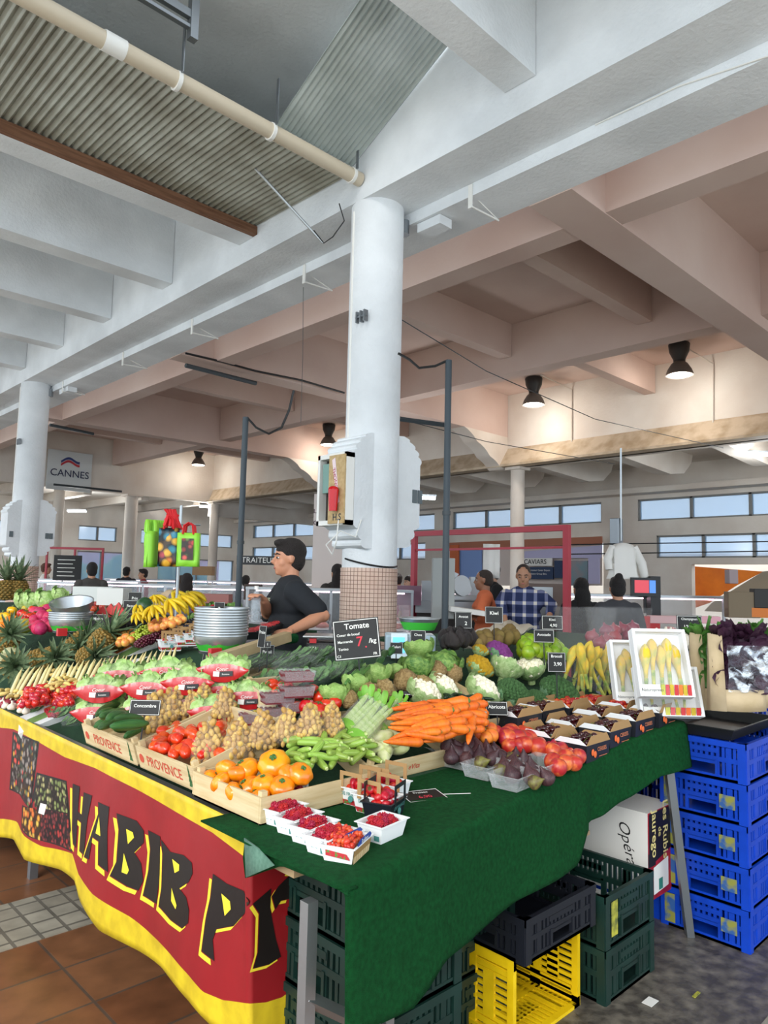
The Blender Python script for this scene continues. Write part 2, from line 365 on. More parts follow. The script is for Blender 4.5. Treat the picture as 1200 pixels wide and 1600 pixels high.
for x, zb in ((5.62, 4.88), (9.5, 5.02)):
    struct(MB().box((x, -6, zb+.01), (x+.3, 22.3, 5.848)).build('trim_%d' % n, PINK, smooth=False)); n += 1
for x0, x1, y in ((5.93, 9.49, 4.5), (9.81, XW-.02, 6.2), (5.93, 9.49, 6.9), (5.93, 9.49, 12.8), (9.81, XW-.02, 12.8), (9.81, XW-.02, 19), (5.93, 9.49, 19), (5.93, 9.49, .2), (9.81, XW-.02, .2)):
    struct(MB().box((x0, y, 5.3), (x1, y+.22, 5.847)).build('trim_%d' % n, PINK, smooth=False)); n += 1
# upper walls over the side aisles
struct(MB().box((XW, -6, ZL), (XW+.25, 22.65, 5.9)).build('wall_far', CREAM, smooth=False))
b = MB(); b.add([(XW-.002, -6, 4.62), (XW-.002, 22.4, 4.62), (XW-.30, 22.1, 4.22), (XW-.30, -6, 4.22)], [(0, 1, 2, 3)]); b.box((XW-.31, -6, ZL), (XW+.1, 22.3, 4.22))
struct(b.build('trim_%d' % n, BROWN, smooth=False)); n += 1
struct(MB().box((2, 22.4, ZL), (XW, 22.65, 5.9)).build('wall_left', CREAM, smooth=False))
struct(MB().box((XW, 22.4, 3.7), (18, 22.65, 4.5)).build('trim_%d' % n, CREAM, smooth=False)); n += 1
# slender columns under those walls
for x, y, r, l in ((XW+.05, 9.45, .155, 'under the far wall right of the middle column'), (XW+.05, 22.3, .155, 'at the corner of the upper walls'), (10.3, 22.5, .2, 'below the town sign wall, nearer the corner'), (8.3, 23.3, .16, 'behind the left column'), (11.9, 26.0, .13, 'behind the striped shopping bags')):
    o = thing('slender_column', 'slender white column ' + l, 'column', (x, y, 0)); z = ZL if y < 23 else 4.3
    MB().tube([(0, 0, 0), (0, 0, z-.06)], r, 20).build('shaft', CREAM, o); MB().cbox((0, 0, z-.03), (r*2.6, r*2.6, .058)).build('capital', CREAM, o, smooth=False)
# side aisle roof with haunched fins, window wall
XF = 18.0
struct(MB().box((XW+.25, -8, 4.72), (XF+.3, 28, 4.85)).build('ceiling', CREAM, smooth=False))
for i in range(14):
    y = -5.2+2.05*i
    pr = [(XW+.25, y, 4.22), (XW+2.6, y, 4.12), (XW+3.3, y, 4.22), (XW+3.7, y, 4.5), (XW+3.8, y, 4.715), (XW+.25, y, 4.715)]
    struct(MB().prism(pr, (0, .30, 0)).build('trim_%d' % n, CREAM, smooth=False)); n += 1
struct(MB().box((XF-.5, -8, 3.98), (XF-.02, 28, 4.12)).build('trim_%d' % n, CREAM, smooth=False)); n += 1
def wallx(X, th, y0, y1, z0, z1, holes, m, name):
    b = MB(); hs = sorted(holes); ys = sorted(set([y0, y1]+[h[0] for h in hs]+[h[1] for h in hs])); zs = sorted(set([z0, z1]+[h[2] for h in hs]+[h[3] for h in hs]))
    for a, c in zip(ys, ys[1:]):
        for d, e in zip(zs, zs[1:]):
            if not any(h[0] <= (a+c)/2 <= h[1] and h[2] <= (d+e)/2 <= h[3] for h in hs): b.box((X, a, d), (X+th, c, e))
    return struct(b.build(name, m, smooth=False))
hiw = [(-7, 1.6), (2.0, 9.0), (10.05, 15.4), (16.2, 21.6), (22.6, 27)]
holes = [(a, b_, 3.30, 3.87) for a, b_ in hiw] + [(-7, 2.2, 2.32, 2.9), (2.6, 8.5, 2.32, 2.9), (16.6, 21.6, 2.32, 2.9), (22.6, 27, 2.32, 2.9)] + [(2.9, 7.6, 0, 2.16), (10.0, 15.0, 0, 2.75)]
wallx(XF, .2, -8, 28, 0, 4.75, holes, CREAM, 'wall_right')
WG = mat('window_glass', '9cc8ee', .15, alpha=.55, spec=.4)
WFR = mat('window_frame_grey', '7d7d7a', .6)
w = 1
for (a, c, z0, z1) in holes[:9]:
    m_ = struct(MB().box((XF+.1, a, z0), (XF+.106, c, z1)).build('window_%d' % w, WG, smooth=False)); k = max(2, round((c-a)/1.28)); b = MB()
    for i in range(k+1):
        y = a+(c-a)*i/k; b.box((XF+.04, y-.035, z0), (XF+.16, y+.035, z1))
    b.box((XF+.04, a, z0), (XF+.16, c, z0+.04)); b.box((XF+.04, a, z1-.04), (XF+.16, c, z1)); b.build('window_frame', WFR, m_, smooth=False); w += 1
# left end wall
def wally(Y, x0, x1, z1, holes, name):
    b = MB(); xs = sorted(set([x0, x1]+[h[0] for h in holes]+[h[1] for h in holes])); zs = sorted(set([0, z1]+[h[2] for h in holes]+[h[3] for h in holes]))
    for a, c in zip(xs, xs[1:]):
        for d, e in zip(zs, zs[1:]):
            if not any(h[0] <= (a+c)/2 <= h[1] and h[2] <= (d+e)/2 <= h[3] for h in holes): b.box((a, Y, d), (c, Y+.2, e))
    return struct(b.build(name, CREAM, smooth=False))
lh = [(10.7, 12.2, 2.85, 3.42), (10.7, 12.6, .9, 2.45), (13.2, 17.5, 2.85, 3.42), (14, 17.6, .9, 2.3), (4, 8.2, 2.85, 3.42)]
wally(27.8, -4, 18.2, 4.75, lh, 'wall_back')
for (a, c, z0, z1) in lh:
    m_ = struct(MB().box((a, 27.9, z0), (c, 27.906, z1)).build('window_%d' % w, WG, smooth=False)); k = max(2, round((c-a)/.9)); b = MB()
    for i in range(k+1):
        x = a+(c-a)*i/k; b.box((x-.03, 27.84, z0), (x+.03, 27.96, z1))
    b.box((a, 27.84, z0), (c, 27.96, z0+.04)); b.box((a, 27.84, z1-.04), (c, 27.96, z1)); b.build('window_frame', WFR, m_, smooth=False); w += 1
struct(MB().box((2, 22.65, 4.3), (XW, 27.8, 4.4)).build('ceiling', CREAM, smooth=False))
for i in range(5):
    x = 5+1.9*i; struct(MB().box((x, 22.65, 4.05), (x+.25, 27.79, 4.299)).build('trim_%d' % n, CREAM, smooth=False)); n += 1
# street beyond the windows
GRN = mat('hedge', '5a7a44', .9, hex2='9aa86e', scale=6)
T(MB().box((24, -10, 0), (30, 34, 2.7)).build('pale_building', mat('street_wall', 'd9cdc0', .9, hex2='e8dfd2', scale=.5), smooth=False), 'pale building wall seen through the far windows', 'building')
T(MB().box((8, 33, 0), (20, 35, 3)).build('pink_building', mat('pink_wall', 'd7a3b4', .9), smooth=False), 'pinkish building seen through the left windows', 'building')
b = MB()
for i in range(26): b.ball((8.5+.4*i, 31.5+.4*math.sin(i*2.3), 1.0+.3*math.sin(i)), (.6, .6, 1.1), 8, 6, nz=.4, seed=i)
T(b.build('street_hedge', GRN), 'green shrubs outside the left windows', 'hedge')
# ------------------------------------------------------------------ the stall: sloped deck, cloth, banner
DECKM = mat('deck_green_grass_cloth', '163a23', .95, hex2='1d4429', scale=60, bump=.5, bscale=300)
def deck():
    b = MB(); xs = [1.34+.06*i for i in range(24)]; ys = [1.9+.12*i for i in range(66)]
    b.grid([[(x, y, S(x, y)-.05) for x in xs] for y in ys], 0, .02)
    o = b.build('display_deck', DECKM); T(o, 'sloping dark green deck under the produce along the yellow and red banner', 'display table')
    b = MB(); xs = [2.725+.06*i for i in range(20)]; ys = [1.85+.05*i for i in range(32)]
    b.grid([[(x, y, S(x, y)-.05) for x in xs] for y in ys], 0, .02)
    T(b.build('display_deck', DECKM), 'sloping dark green deck under the cauliflowers and cherries', 'display table')
    for x0, x1, y0, y1, l in ((3.88, 6.0, 2.3, 4.2, 'flat dark green deck behind the blossom trays'), (2.74, 4.0, 4.95, 11.5, 'flat dark green deck beyond the bananas and pan stacks')):
        t = thing('display_deck', l, 'display table', (x0, y0, 0)); MB().box((0, 0, 1.13), (x1-x0, y1-y0, 1.15)).build('deck_top', DECKM, t, smooth=False)
        for x in (.05, x1-x0-.05):
            for y in (.05, y1-y0-.05): MB().box((x-.02, y-.02, 0), (x+.02, y+.02, 1.128)).build('leg', STEEL, t, smooth=False)
deck()
tr = thing('trestle_table', 'long trestle table carrying the banner side of the stall', 'table', (1.9, 5, 0))
MB().box((-.54, -3.1, .76), (.74, 4.7, .785)).build('table_top', mat('ply', 'a58d68', .8), tr, smooth=False)
for y in (-2.9, -.9, 1.4, 3.6):
    for x in (-.45, .7): MB().box((x-.02, y-.02, 0), (x+.02, y+.02, .758)).build('leg', STEEL, tr, smooth=False)
MB().box((-.575, -3.1, .80), (-.545, 4.7, .835)).build('edge_rail', ALU, tr, smooth=False)
# banner: outline heights read along its length
TOP = [(-60, 1076), (0, 1106), (130, 1168), (267, 1232), (400, 1297)]
YR = [(-60, 1120), (0, 1137), (20, 1139), (63, 1160), (100, 1183), (150, 1200), (213, 1233), (273, 1267), (333, 1300), (380, 1337), (400, 1350), (475, 1330)]
RY = [(-60, 1282), (0, 1280), (28, 1284), (40, 1303), (67, 1322), (110, 1335), (122, 1365), (150, 1395), (200, 1433), (233, 1463), (267, 1490), (300, 1520), (323, 1547), (350, 1562), (387, 1568), (415, 1566), (440, 1558), (475, 1532)]
BOT = [(-60, 1308), (0, 1309), (20, 1312), (33, 1327), (43, 1342), (90, 1360), (115, 1377), (125, 1405), (160, 1452), (200, 1480), (250, 1512), (300, 1560), (333, 1600), (360, 1622), (387, 1632), (430, 1625), (475, 1595)]
BX, BY, CP = 1.30, 1.86, 387
def bpt(px, py, off=0):
    if px <= CP:
        p = onx(px, py, BX); k = min(1, max(0, (.85-p.z)*3)); p.x += -off+.014*math.sin(p.y*8)*k*min(1, (p.y-BY)*4)
    else:
        p = ony(px, py, BY); p.y -= off
    return p
cols = [-60+4.47*i for i in range(100)]+[CP+4.4*i for i in range(1, 21)]
bn = thing('stall_banner', 'red and yellow vinyl banner lettered in black hanging along the stall front', 'banner', (BX, BY, 0))
def bloc(p): return Vector(p)-Vector((BX, BY, 0))
VY = mat('vinyl_yellow', 'd9bd22', .5, hex2='bfa21a', scale=14, bump=.12, bscale=8); VR = mat('vinyl_red', '94171d', .45, hex2='88141a', scale=5, bump=.12, bscale=8)
VK = mat('vinyl_black', '1c1614', .4); VY2 = mat('vinyl_letter_yellow', 'f0dc3a', .45)
b = MB(); rows = []
for a, c, k in ((TOP, YR, 3), (YR, RY, 10), (RY, BOT, 4)):
    for i in range(k):
        t = i/k; rows.append([bloc(bpt(x, interp(a, x)*(1-t)+interp(c, x)*t)) for x in cols])
rows.append([bloc(bpt(x, interp(BOT, x))) for x in cols])
b.grid(rows, 0, 0); w_ = len(cols)-1
b.m = [(0 if i//w_ < 3 or i//w_ >= 13 else 1) for i in range(len(b.f))]
o = b.build('vinyl_sheet', [VY, VR], bn, smooth='all'); md = o.modifiers.new('s', 'SOLIDIFY'); md.thickness = .0015
# continuation beyond the left picture edge
b = MB(); pl = [bpt(-60, interp(t, -60)) for t in (TOP, YR, RY, BOT)]
b.grid([[bloc((BX+.014*math.sin(y*8)*(i > 0), y, p.z)) for y in (pl[0].y+.25*j for j in range(16))] for i, p in enumerate(pl)], 0, 0)
b.m = [0]*15+[1]*15+[0]*15; b.build('vinyl_sheet', [VY, VR], bn, smooth='all')
def c8(pts): return [(x/4, 1120+y/4) for x, y in pts]
def c7(pts): return [(200+x/3, 1200+y/3) for x, y in pts]
LET = [c8([(450,418),(500,436),(484,592),(516,612),(528,470),(588,490),(560,640),(538,860),(500,836),(512,660),(480,640),(470,822),(447,795),(438,700)]),
 c8([(628,528),(696,560),(690,700),(694,966),(640,916),(642,772),(602,745),(578,886),(540,870),(590,740),(634,600)]),
 c8([(738,600),(850,650),(892,715),(888,790),(832,850),(868,920),(878,1030),(850,1090),(790,1060),(705,988),(740,900),(752,700)]),
 c7([(88,292),(148,322),(140,500),(122,640),(58,600),(84,480),(96,380)]),
 c7([(150,335),(200,392),(270,405),(312,440),(318,490),(300,530),(252,560),(290,600),(306,660),(302,720),(272,745),(205,710),(135,650),(150,560),(158,400)]),
 c7([(410,492),(470,540),(545,575),(566,620),(550,680),(500,738),(428,750),(412,800),(418,900),(366,850),(385,700),(402,600)]),
 c7([(582,635),(668,562),(664,660),(690,800),(714,882),(660,918),(584,938),(606,860),(612,680)]),
 c7([(672,600),(700,555),(755,500),(768,560),(752,612),(715,620),(688,660)]),
 c7([(775,560),(838,505),(836,812),(785,850),(795,700),(790,600)])]
HOL = [c8([(640,620),(622,722),(652,740)]), c8([(792,700),(828,722),(834,756),(800,795)]), c8([(778,852),(802,960),(792,985),(765,970)]),
 c7([(212,425),(250,450),(250,478),(226,490)]), c7([(210,560),(240,640),(234,658),(208,622)]), c7([(448,585),(484,622),(488,660),(462,690)])]
def tess(poly, off, m, b):
    import bmesh
    bm = bmesh.new(); vs = [bm.verts.new((p[0], p[1], 0)) for p in poly]; bm.faces.new(vs).normal_update()
    bmesh.ops.triangulate(bm, faces=bm.faces[:])
    for _ in range(2):
        bmesh.ops.subdivide_edges(bm, edges=[e for e in bm.edges if e.calc_length() > 9], cuts=1, use_grid_fill=True)
    bmesh.ops.triangulate(bm, faces=bm.faces[:]); bm.verts.index_update()
    b.add([bloc(bpt(v.co.x, v.co.y, off)) for v in bm.verts], [tuple(v.index for v in f.verts) for f in bm.faces], m); bm.free()
b = MB()
for P_ in LET:
    tess([(x-5.0, y+6.5) for x, y in P_], .0022, 1, b); tess([(x-1, y+1) for x, y in P_], .0027, 2, b); tess(P_, .0034, 0, b)
for P_ in HOL: tess(P_, .0042, 1, b)
tess(c7([(732,505),(742,480),(768,462),(800,478),(785,492),(752,506)]), .0026, 1, b)
b.build('lettering', [VK, VY2, VR], bn, smooth=False)
# printed produce photographs on the banner
def fruitmat(name, cols_, sc):
    m = bpy.data.materials.new(name); m.use_nodes = True; nt = m.node_tree; bs = nt.nodes['Principled BSDF']
    co = nt.nodes.new('ShaderNodeTexCoord'); v = nt.nodes.new('ShaderNodeTexVoronoi'); v.inputs['Scale'].default_value = sc; nt.links.new(co.outputs['Object'], v.inputs['Vector'])
    r = nt.nodes.new('ShaderNodeValToRGB'); r.color_ramp.interpolation = 'CONSTANT'; sep = nt.nodes.new('ShaderNodeSeparateColor')
    nt.links.new(v.outputs['Color'], sep.inputs[0]); nt.links.new(sep.outputs[0], r.inputs[0])
    for i, c in enumerate(cols_):
        e = r.color_ramp.elements[i] if i < 2 else r.color_ramp.elements.new(.5)
        e.position = i/len(cols_); e.color = rgb(c)
    mx = nt.nodes.new('ShaderNodeMixRGB'); mx.blend_type = 'MULTIPLY'; mx.inputs[0].default_value = 1
    r2 = nt.nodes.new('ShaderNodeValToRGB'); r2.color_ramp.elements[0].position = .35; r2.color_ramp.elements[0].color = (1, 1, 1, 1); r2.color_ramp.elements[1].position = .75; r2.color_ramp.elements[1].color = (.05, .04, .04, 1)
    ds = nt.nodes.new('ShaderNodeMath'); ds.operation = 'MULTIPLY'; ds.inputs[1].default_value = 1.3; nt.links.new(v.outputs['Distance'], ds.inputs[0]); nt.links.new(ds.outputs[0], r2.inputs[0])
    nt.links.new(r.outputs[0], mx.inputs[1]); nt.links.new(r2.outputs[0], mx.inputs[2]); nt.links.new(mx.outputs[0], bs.inputs['Base Color']); bs.inputs['Roughness'].default_value = .4
    return m
PH = [fruitmat('printed_mixed_fruit', ['d9483a', 'd8a23c', '5d6b3e', '8b8078', 'c9c2a2', '3c4a3a', 'e0b44c'], 34), fruitmat('printed_green_fruit', ['74804a', '8b9356', '5e4f3e', 'a8a06c'], 42),
      fruitmat('printed_orange_fruit', ['e08c2a', 'e59a38', 'cf6a2a', 'd8b04a'], 30), fruitmat('printed_red_fruit', ['6e2a2c', 'a8302c', '84302e', '5a2426'], 46), VK]
b = MB()
tess(c8([(78,92),(252,155),(216,582),(128,486),(42,458)]), .002, 4, b); tess(c8([(242,345),(408,402),(438,850),(330,800),(200,745),(148,700),(152,548),(215,570)]), .002, 4, b)
tess(c8([(88,102),(242,162),(208,568),(134,478),(54,450)]), .003, 0, b); tess(c8([(248,360),(402,412),(412,606),(236,560)]), .003, 1, b)
tess(c8([(158,560),(232,566),(268,612),(262,770),(205,738),(156,695)]), .003, 2, b); tess(c8([(270,572),(414,614),(430,835),(330,790),(262,765)]), .003, 3, b)
tess(c8([(268,536),(298,548),(284,612),(256,598)]), .0036, 5, b)
b.build('printed_pictures', PH+[mat('print_white', 'e8e0da', .5)], bn, smooth=False)
# front table with green grass cloth
FT = [(545, 1390, .852), (620, 1348, .852), (700, 1305, .852), (790, 1260, .856), (880, 1214, .862), (960, 1176, .885), (1010, 1152, .92), (1066, 1131, .95)]
HEM = [(548, 1598), (585, 1590), (640, 1572), (670, 1545), (705, 1508), (760, 1485), (800, 1460), (850, 1425), (910, 1395), (955, 1368), (972, 1318), (1000, 1290), (1035, 1256), (1064, 1220)]
def zz_cloth(x): return interp([(1.1, .852), (2.4, .856), (2.75, .872), (3.1, .92), (3.5, .95)], x)
fr = [onz(*p) for p in FT]; fr = [(p.x, p.y, p.z) for p in fr]
def fline(x): return interp([(p[0], p[1]) for p in fr], x)
hemw = [ony(px, py, 1.37+.05*min(1, max(0, (px-900)/160))) for px, py in HEM]
def hemz(x): return interp([(p.x, p.z) for p in hemw], x)
CL = mat('green_grass_cloth', '14602f', .97, hex2='0d4a22', scale=70, bump=.9, bscale=420, contrast=(.3, .7), spec=.15)
CLB = mat('grass_cloth_backing', '5d7f6e', .95, hex2='4f7261', scale=90)
xs = [1.20+(3.5-1.20)*i/90 for i in range(91)]
rows = []
for k in range(9):                                      # top surface back to front
    t = k/8; rows.append([(x+(0 if i else -.012), 2.0+(fline(x)+.012-2.0)*t-.0, zz_cloth(x)+.006) for i, x in enumerate(xs)])
for k in range(1, 5):
    a = k/4*math.pi/2; rows.append([(x, fline(x)+.012-.022*math.sin(a), zz_cloth(x)+.006-.022*(1-math.cos(a))) for x in xs])
for k in range(1, 17):
    t = k/16; row = []
    for x in xs:
        z0 = zz_cloth(x)-.016; h = hemz(x); y = fline(x)-.01
        fold = .016*math.sin(x*7+.6)*t + .03*t*math.exp(-((x-2.72)/.05)**2)
        row.append((x, y-.018*t+fold, z0+(h-z0)*t))
    rows.append(row)
gc = T(MB().grid(rows, 0).build('grass_cloth', [CL], smooth='all'), 'green artificial grass cloth draped over the front table', 'tablecloth')
md = gc.modifiers.new('s', 'SOLIDIFY'); md.thickness = .005
# short side overhang with its pale turned corner, the same cloth
FL = [(545, 1390), (500, 1366), (455, 1344), (410, 1322), (383, 1308)]; FH = [(547, 1402), (520, 1385), (480, 1368), (440, 1352), (413, 1362), (386, 1372)]
b = MB(); top = []; bot = []; N = 24
LX = [(545, .0), (383, 1.)]
for i in range(N+1):
    px = 545-(545-383)*i/N; p = onz(px, interp([(383, 1308), (410, 1322), (455, 1344), (500, 1366), (545, 1390)], px), .858); top.append(p)
    q = onx(px, interp([(386, 1372), (413, 1362), (440, 1353), (480, 1369), (520, 1386), (547, 1402)], px), p.x-.015); bot.append(q)
b.grid([[p+Vector((.03, 0, .0)) for p in top], top, [p.lerp(q, .5)+Vector((-.008, 0, 0)) for p, q in zip(top, bot)], bot], 0)
o = b.build('side_overhang', [CL], gc, smooth='all'); md = o.modifiers.new('s', 'SOLIDIFY'); md.thickness = .005
b = MB(); b.add([onx(383, 1309, 1.195), onx(405, 1325, 1.19), onx(430, 1352, 1.185), onx(386, 1371, 1.18)], [(0, 1, 2, 3)])
o = b.build('turned_corner', CLB, gc); o['label'] = 'pale grey green underside of the corner'; md = o.modifiers.new('s', 'SOLIDIFY'); md.thickness = .004
ft = thing('folding_table', 'folding table with bare aluminium legs under the green cloth', 'table', (2.3, 1.7, 0))
MB().box((-1.06, -.1, .80), (1.16, .1, .835)).build('table_top', MC['ply'], ft, smooth=False)
for x, y in ((-1.11, -.23), (-.80, -.20)): MB().box((x-.016, y-.016, 0), (x+.016, y+.016, .80)).build('leg', ALU, ft, smooth=False)
b = MB(); b.tube([(-1.11, -.23, .57), (-.80, -.30, .36)], .018, 4); b.build('cross_bar', ALU, ft, smooth=False)
b = MB(); b.tube([(1.03, -.17, .80), (1.165, -.2, 0)], .024, 4); b.build('leg', STEEL, ft, smooth=False)
# ------------------------------------------------------------------ plastic crates
def crate_mesh(L, W, Hh, rib=.018):
    """stacking crate: open slotted walls, rim, corner posts, handle slots"""
    b = MB(); t = .012
    b.box((0, 0, 0), (L, W, .012))
    def wall(n, f, long):
        # f(u0,u1,z0,z1,th) maps wall coordinates to a box
        f(0, n, 0, .022, t); f(0, n, Hh-.026, Hh, t+.006); f(0, n, Hh*.46, Hh*.58, t)
        for u in (0, n-.035): f(u, u+.035, 0, Hh, t+.004)
        k = int(n/.024); hw = .065
        for i in range(1, k):
            u = n*i/k
            if abs(u-n/2) > hw: f(u-.0065, u+.0065, .022, Hh*.46, t-.003)
            f(u-.0065, u+.0065, Hh*.58, Hh-.026, t-.003)
        f(n/2-hw*1.2, n/2+hw*1.2, Hh*.66, Hh*.78, t-.001)
        for u in (n/2-hw-.012, n/2+hw): f(u, u+.012, .02, Hh*.5, t+.004)
        f(n/2-hw, n/2+hw, Hh*.38, Hh*.47, t)
        for u in (n*.16, n*.78): f(u, u+n*.06, .02, Hh-.03, t-.001)
    wall(L, lambda u0, u1, z0, z1, th: b.box((u0, t-th, z0), (u1, t, z1)), 1)
    wall(L, lambda u0, u1, z0, z1, th: b.box((u0, W-t, z0), (u1, W-t+th, z1)), 1)
    wall(W, lambda u0, u1, z0, z1, th: b.box((t-th, u0, z0), (t, u1, z1)), 0)
    wall(W, lambda u0, u1, z0, z1, th: b.box((L-t, u0, z0), (L-t+th, u1, z1)), 0)
    return b
BLUE = mat('blue_plastic', '0b46c8', .38, hex2='0a3aa8', scale=6); DGRN = mat('dark_green_plastic', '12322b', .45, hex2='0d2520', scale=7); YEL = mat('yellow_plastic', 'f2cb12', .4, hex2='dcb50c', scale=9)
CBLK = mat('crate_black', '191c24', .4); LAB = mat('label_white', 'e6e4de', .6); LABY = mat('sticker_remains', '8f8f3e', .8, hex2='2c5a9a', scale=22, contrast=(.45, .6))
def crate(mname, M_, L, W, Hh, loc, label, group=None, rot=(0, 0, 0), extra=None, cat='crate'):
    t = thing('plastic_crate', label, cat, loc, rot, group)
    o = crate_mesh(L, W, Hh).build('crate_body', M_, t, smooth=False)
    if extra: extra(t)
    return t
posn = ['topmost', 'second from the top', 'middle', 'second from the bottom', 'bottom']
CH = .18
for k in range(5):
    def ex(t, k=k):
        b = MB(); b.add([(-.0065, .12, .06), (-.0065, .05, .06), (-.0065, .05, .12), (-.0065, .12, .12)], [(0, 1, 2, 3)]); b.add([(-.0065, .38, .02), (-.0065, .33, .02), (-.0065, .33, .15), (-.0065, .38, .15)], [(0, 1, 2, 3)])
        if k: b.build('sticker_remains', LABY, t, smooth=False)
        b = MB(); text_on(b, 'EUROPOOL', (.42, -.008, .12), (1, 0, 0), (0, 0, 1), .05, 0, .01); b.build('lettering', LAB, t, smooth=False)
    crate('b', BLUE, .6, .4, CH-.002, (3.5, 1.25+ur(-.004, .004), (4-k)*CH), 'blue slatted plastic crate, %s of the tall stack by the green cloth' % posn[k], 'stack of blue crates', extra=ex)
for k in range(5): crate('b', BLUE, .6, .4, CH-.002, (4.13, 1.27, (4-k)*CH), 'blue slatted crate, %s of the rear stack at the right edge' % posn[k], 'second stack of blue crates')
for k in range(3): crate('b', BLUE, .6, .4, CH-.002, (3.52, 1.67, k*CH), 'blue crate behind the front stack, %s' % ['on the floor', 'second up', 'third up'][k], 'blue crates behind the stack')
YS = mat('yellow_label_scrap', 'b7b23a', .8, hex2='5d6430', scale=30)
def scrap(y, zz): 
    def f(t):
        b = MB(); b.add([(y, -.006, .04), (y+.05, -.006, .04), (y+.05, -.006, .17), (y, -.006, .17)], [(0, 1, 2, 3)]); b.build('label_scrap', YS, t, smooth=False)
    return f
for k in range(2): crate('g', DGRN, .4, .6, .198, (2.66, 1.48, k*.2), 'dark green crate %s beside the yellow crate' % ('on the floor' if k == 0 else 'with yellow label scraps, stacked upper one'), extra=scrap(.04, 0) if k else None)
crate('g', DGRN, .4, .6, .198, (2.30, 2.1, .2), 'dark green crate behind the black crate'); crate('g', DGRN, .4, .6, .198, (2.30, 2.1, 0), 'dark green crate on the floor behind the yellow crate')
y_ = crate('y', YEL, .42, .3, .4, (2.17, 1.52, .0), 'bright yellow plastic crate tipped on its side with the open front facing out', rot=(0, 0, 0))
y_.rotation_euler = (math.radians(90), 0, 0); y_.location = (2.17, 1.95, .0)
crate('k', CBLK, .46, .38, .15, (2.16, 1.50, .305), 'black plastic crate on top of the yellow crate')
for k in range(4): crate('g', DGRN, .42, .6, .198, (1.985, 1.72, k*.2) if k < 3 else (1.99, 1.9, .6), 'dark green crate, %s under the middle of the green cloth' % ['bottom', 'second', 'third', 'fourth'][k], 'dark green crates under the middle', extra=scrap(.02, 0) if k < 2 else None)
for k in range(4): crate('g', DGRN, .4, .5, .188, (1.42, 1.50, k*.19), 'dark green crate, %s in the stack behind the front aluminium leg' % ['bottom', 'second from bottom', 'third from bottom', 'top'][k], 'dark green crates by the leg')
# white cartons under the right end
bx = thing('fruit_carton', 'white and red printed fruit carton standing on end by the metal leg', 'carton', (3.265, 1.60, .17), 0)
o = MB().box((0, 0, 0), (.27, .42, .39)).build('carton', LAB, bx, smooth=False)
b = MB(); b.add([(0, -.001, 0), (.27, -.001, 0), (.27, -.001, .39), (0, -.001, .39)], [(0, 1, 2, 3)], 0); b.add([(.01, -.002, .15), (.26, -.002, .2), (.26, -.002, .385), (.01, -.002, .385)], [(0, 1, 2, 3)], 1)
b.add([(.05, -.003, .02), (.2, -.003, .03), (.2, -.003, .16), (.05, -.003, .14)], [(0, 1, 2, 3)], 2); b.add([(.1, -.0035, .03), (.14, -.0035, .03), (.14, -.0035, .08), (.1, -.0035, .08)], [(0, 1, 2, 3)], 3)
b.add([(0, -.0035, .15), (.07, -.0035, .15), (.07, -.0035, .21), (0, -.0035, .21)], [(0, 1, 2, 3)], 1)
b.build('printed_front', [mat('carton_red', 'b01c2c', .5, hex2='8c1424', scale=20), mat('carton_black', '181214', .5), LAB, mat('carton_teal', '2c7a6c', .6)], bx, smooth=False)
b = MB()
for i, s in enumerate(('Les Rubis', 'de', 'Jaurego')): text_on(b, s, (.17-.055*i, -.004, .29), (0, 0, -1), (1, 0, 0), .07 if i != 1 else .045, 0, .012)
b.build('lettering', mat('gold_ink', 'e6d58a', .5), bx, smooth=False)
b = MB(); text_on(b, 'Opéra', (-.002, .10, .24), (0, -.25, -1), (0, -1, .25), .075, 0, -.003, .35); b.build('handwriting', BLACKP, bx, smooth=False)
T(MB().box((3.20, 1.74, .0), (3.24, 2.1, .165)).build('cardboard_tray', LAB, smooth=False), 'white cardboard tray standing on the floor under the printed carton', 'tray')
T(MB().box((3.08, 1.85, .42), (3.19, 2.3, .44)).build('cardboard_tray', mat('kraft', 'b49a78', .85), smooth=False), 'beige cardboard piece on the dark green crates', 'tray')
T(MB().box((2.34, 1.13, .001), (2.40, 1.17, .003)).build('paper_scrap', LAB, smooth=False), 'small white paper scrap lying on the dark stone floor', 'paper').location = onz(1016, 1566, .001)-Vector((2.37, 1.15, 0))
T(MB().cbox((0, 0, 0), (.05, .012, .004)).build('leaf_scrap', YS, smooth=False), 'little white scrap on the dark floor near the blue crates', 'paper').location = onz(1088, 1554, .004)
# ------------------------------------------------------------------ produce
class Kind:
    """one modelled item; put() places the first, then copies with its parts"""
    def __init__(s, make): s.make = make; s.root = None
    def put(s, loc, rot=(0, 0, 0), scale=1, label=None, cat=None, group=None):
        if s.root is None:
            s.root = s.make(); o = s.root
            o.location = loc; o.rotation_euler = rot; o.scale = (scale,)*3 if not hasattr(scale, '__len__') else scale
        else: o = dup(s.root, loc, rot, scale=scale)
        if 'group' in o: del o['group']
        T(o, label, cat, group); return o
def fruit(name, M_, prof, n=14, lobe=None, parts=(), nz=0):
    def f():
        o = MB().lathe(prof, n, lobe=lobe).build(name, M_, smooth='all')
        for p in parts: p(o)
        return o
    return Kind(f)
def rprof(r=.5, k=8, dimp=.0, ex=1.0, flat=1.0):
    P_ = []
    for i in range(k+1):
        a = -math.pi/2+math.pi*i/k; z = math.sin(a)*r*flat; q = max(.001, math.cos(a)*r*ex)
        if dimp and i >= k-1: z -= dimp*(.6 if i == k-1 else 1.4)
        P_.append((q, z))
    return P_
STEMG = mat('stem_green', '5c7a34', .7); STEMB = mat('stem_brown', '6b5132', .8); CALYX = mat('calyx_green', '3f6a2c', .7)
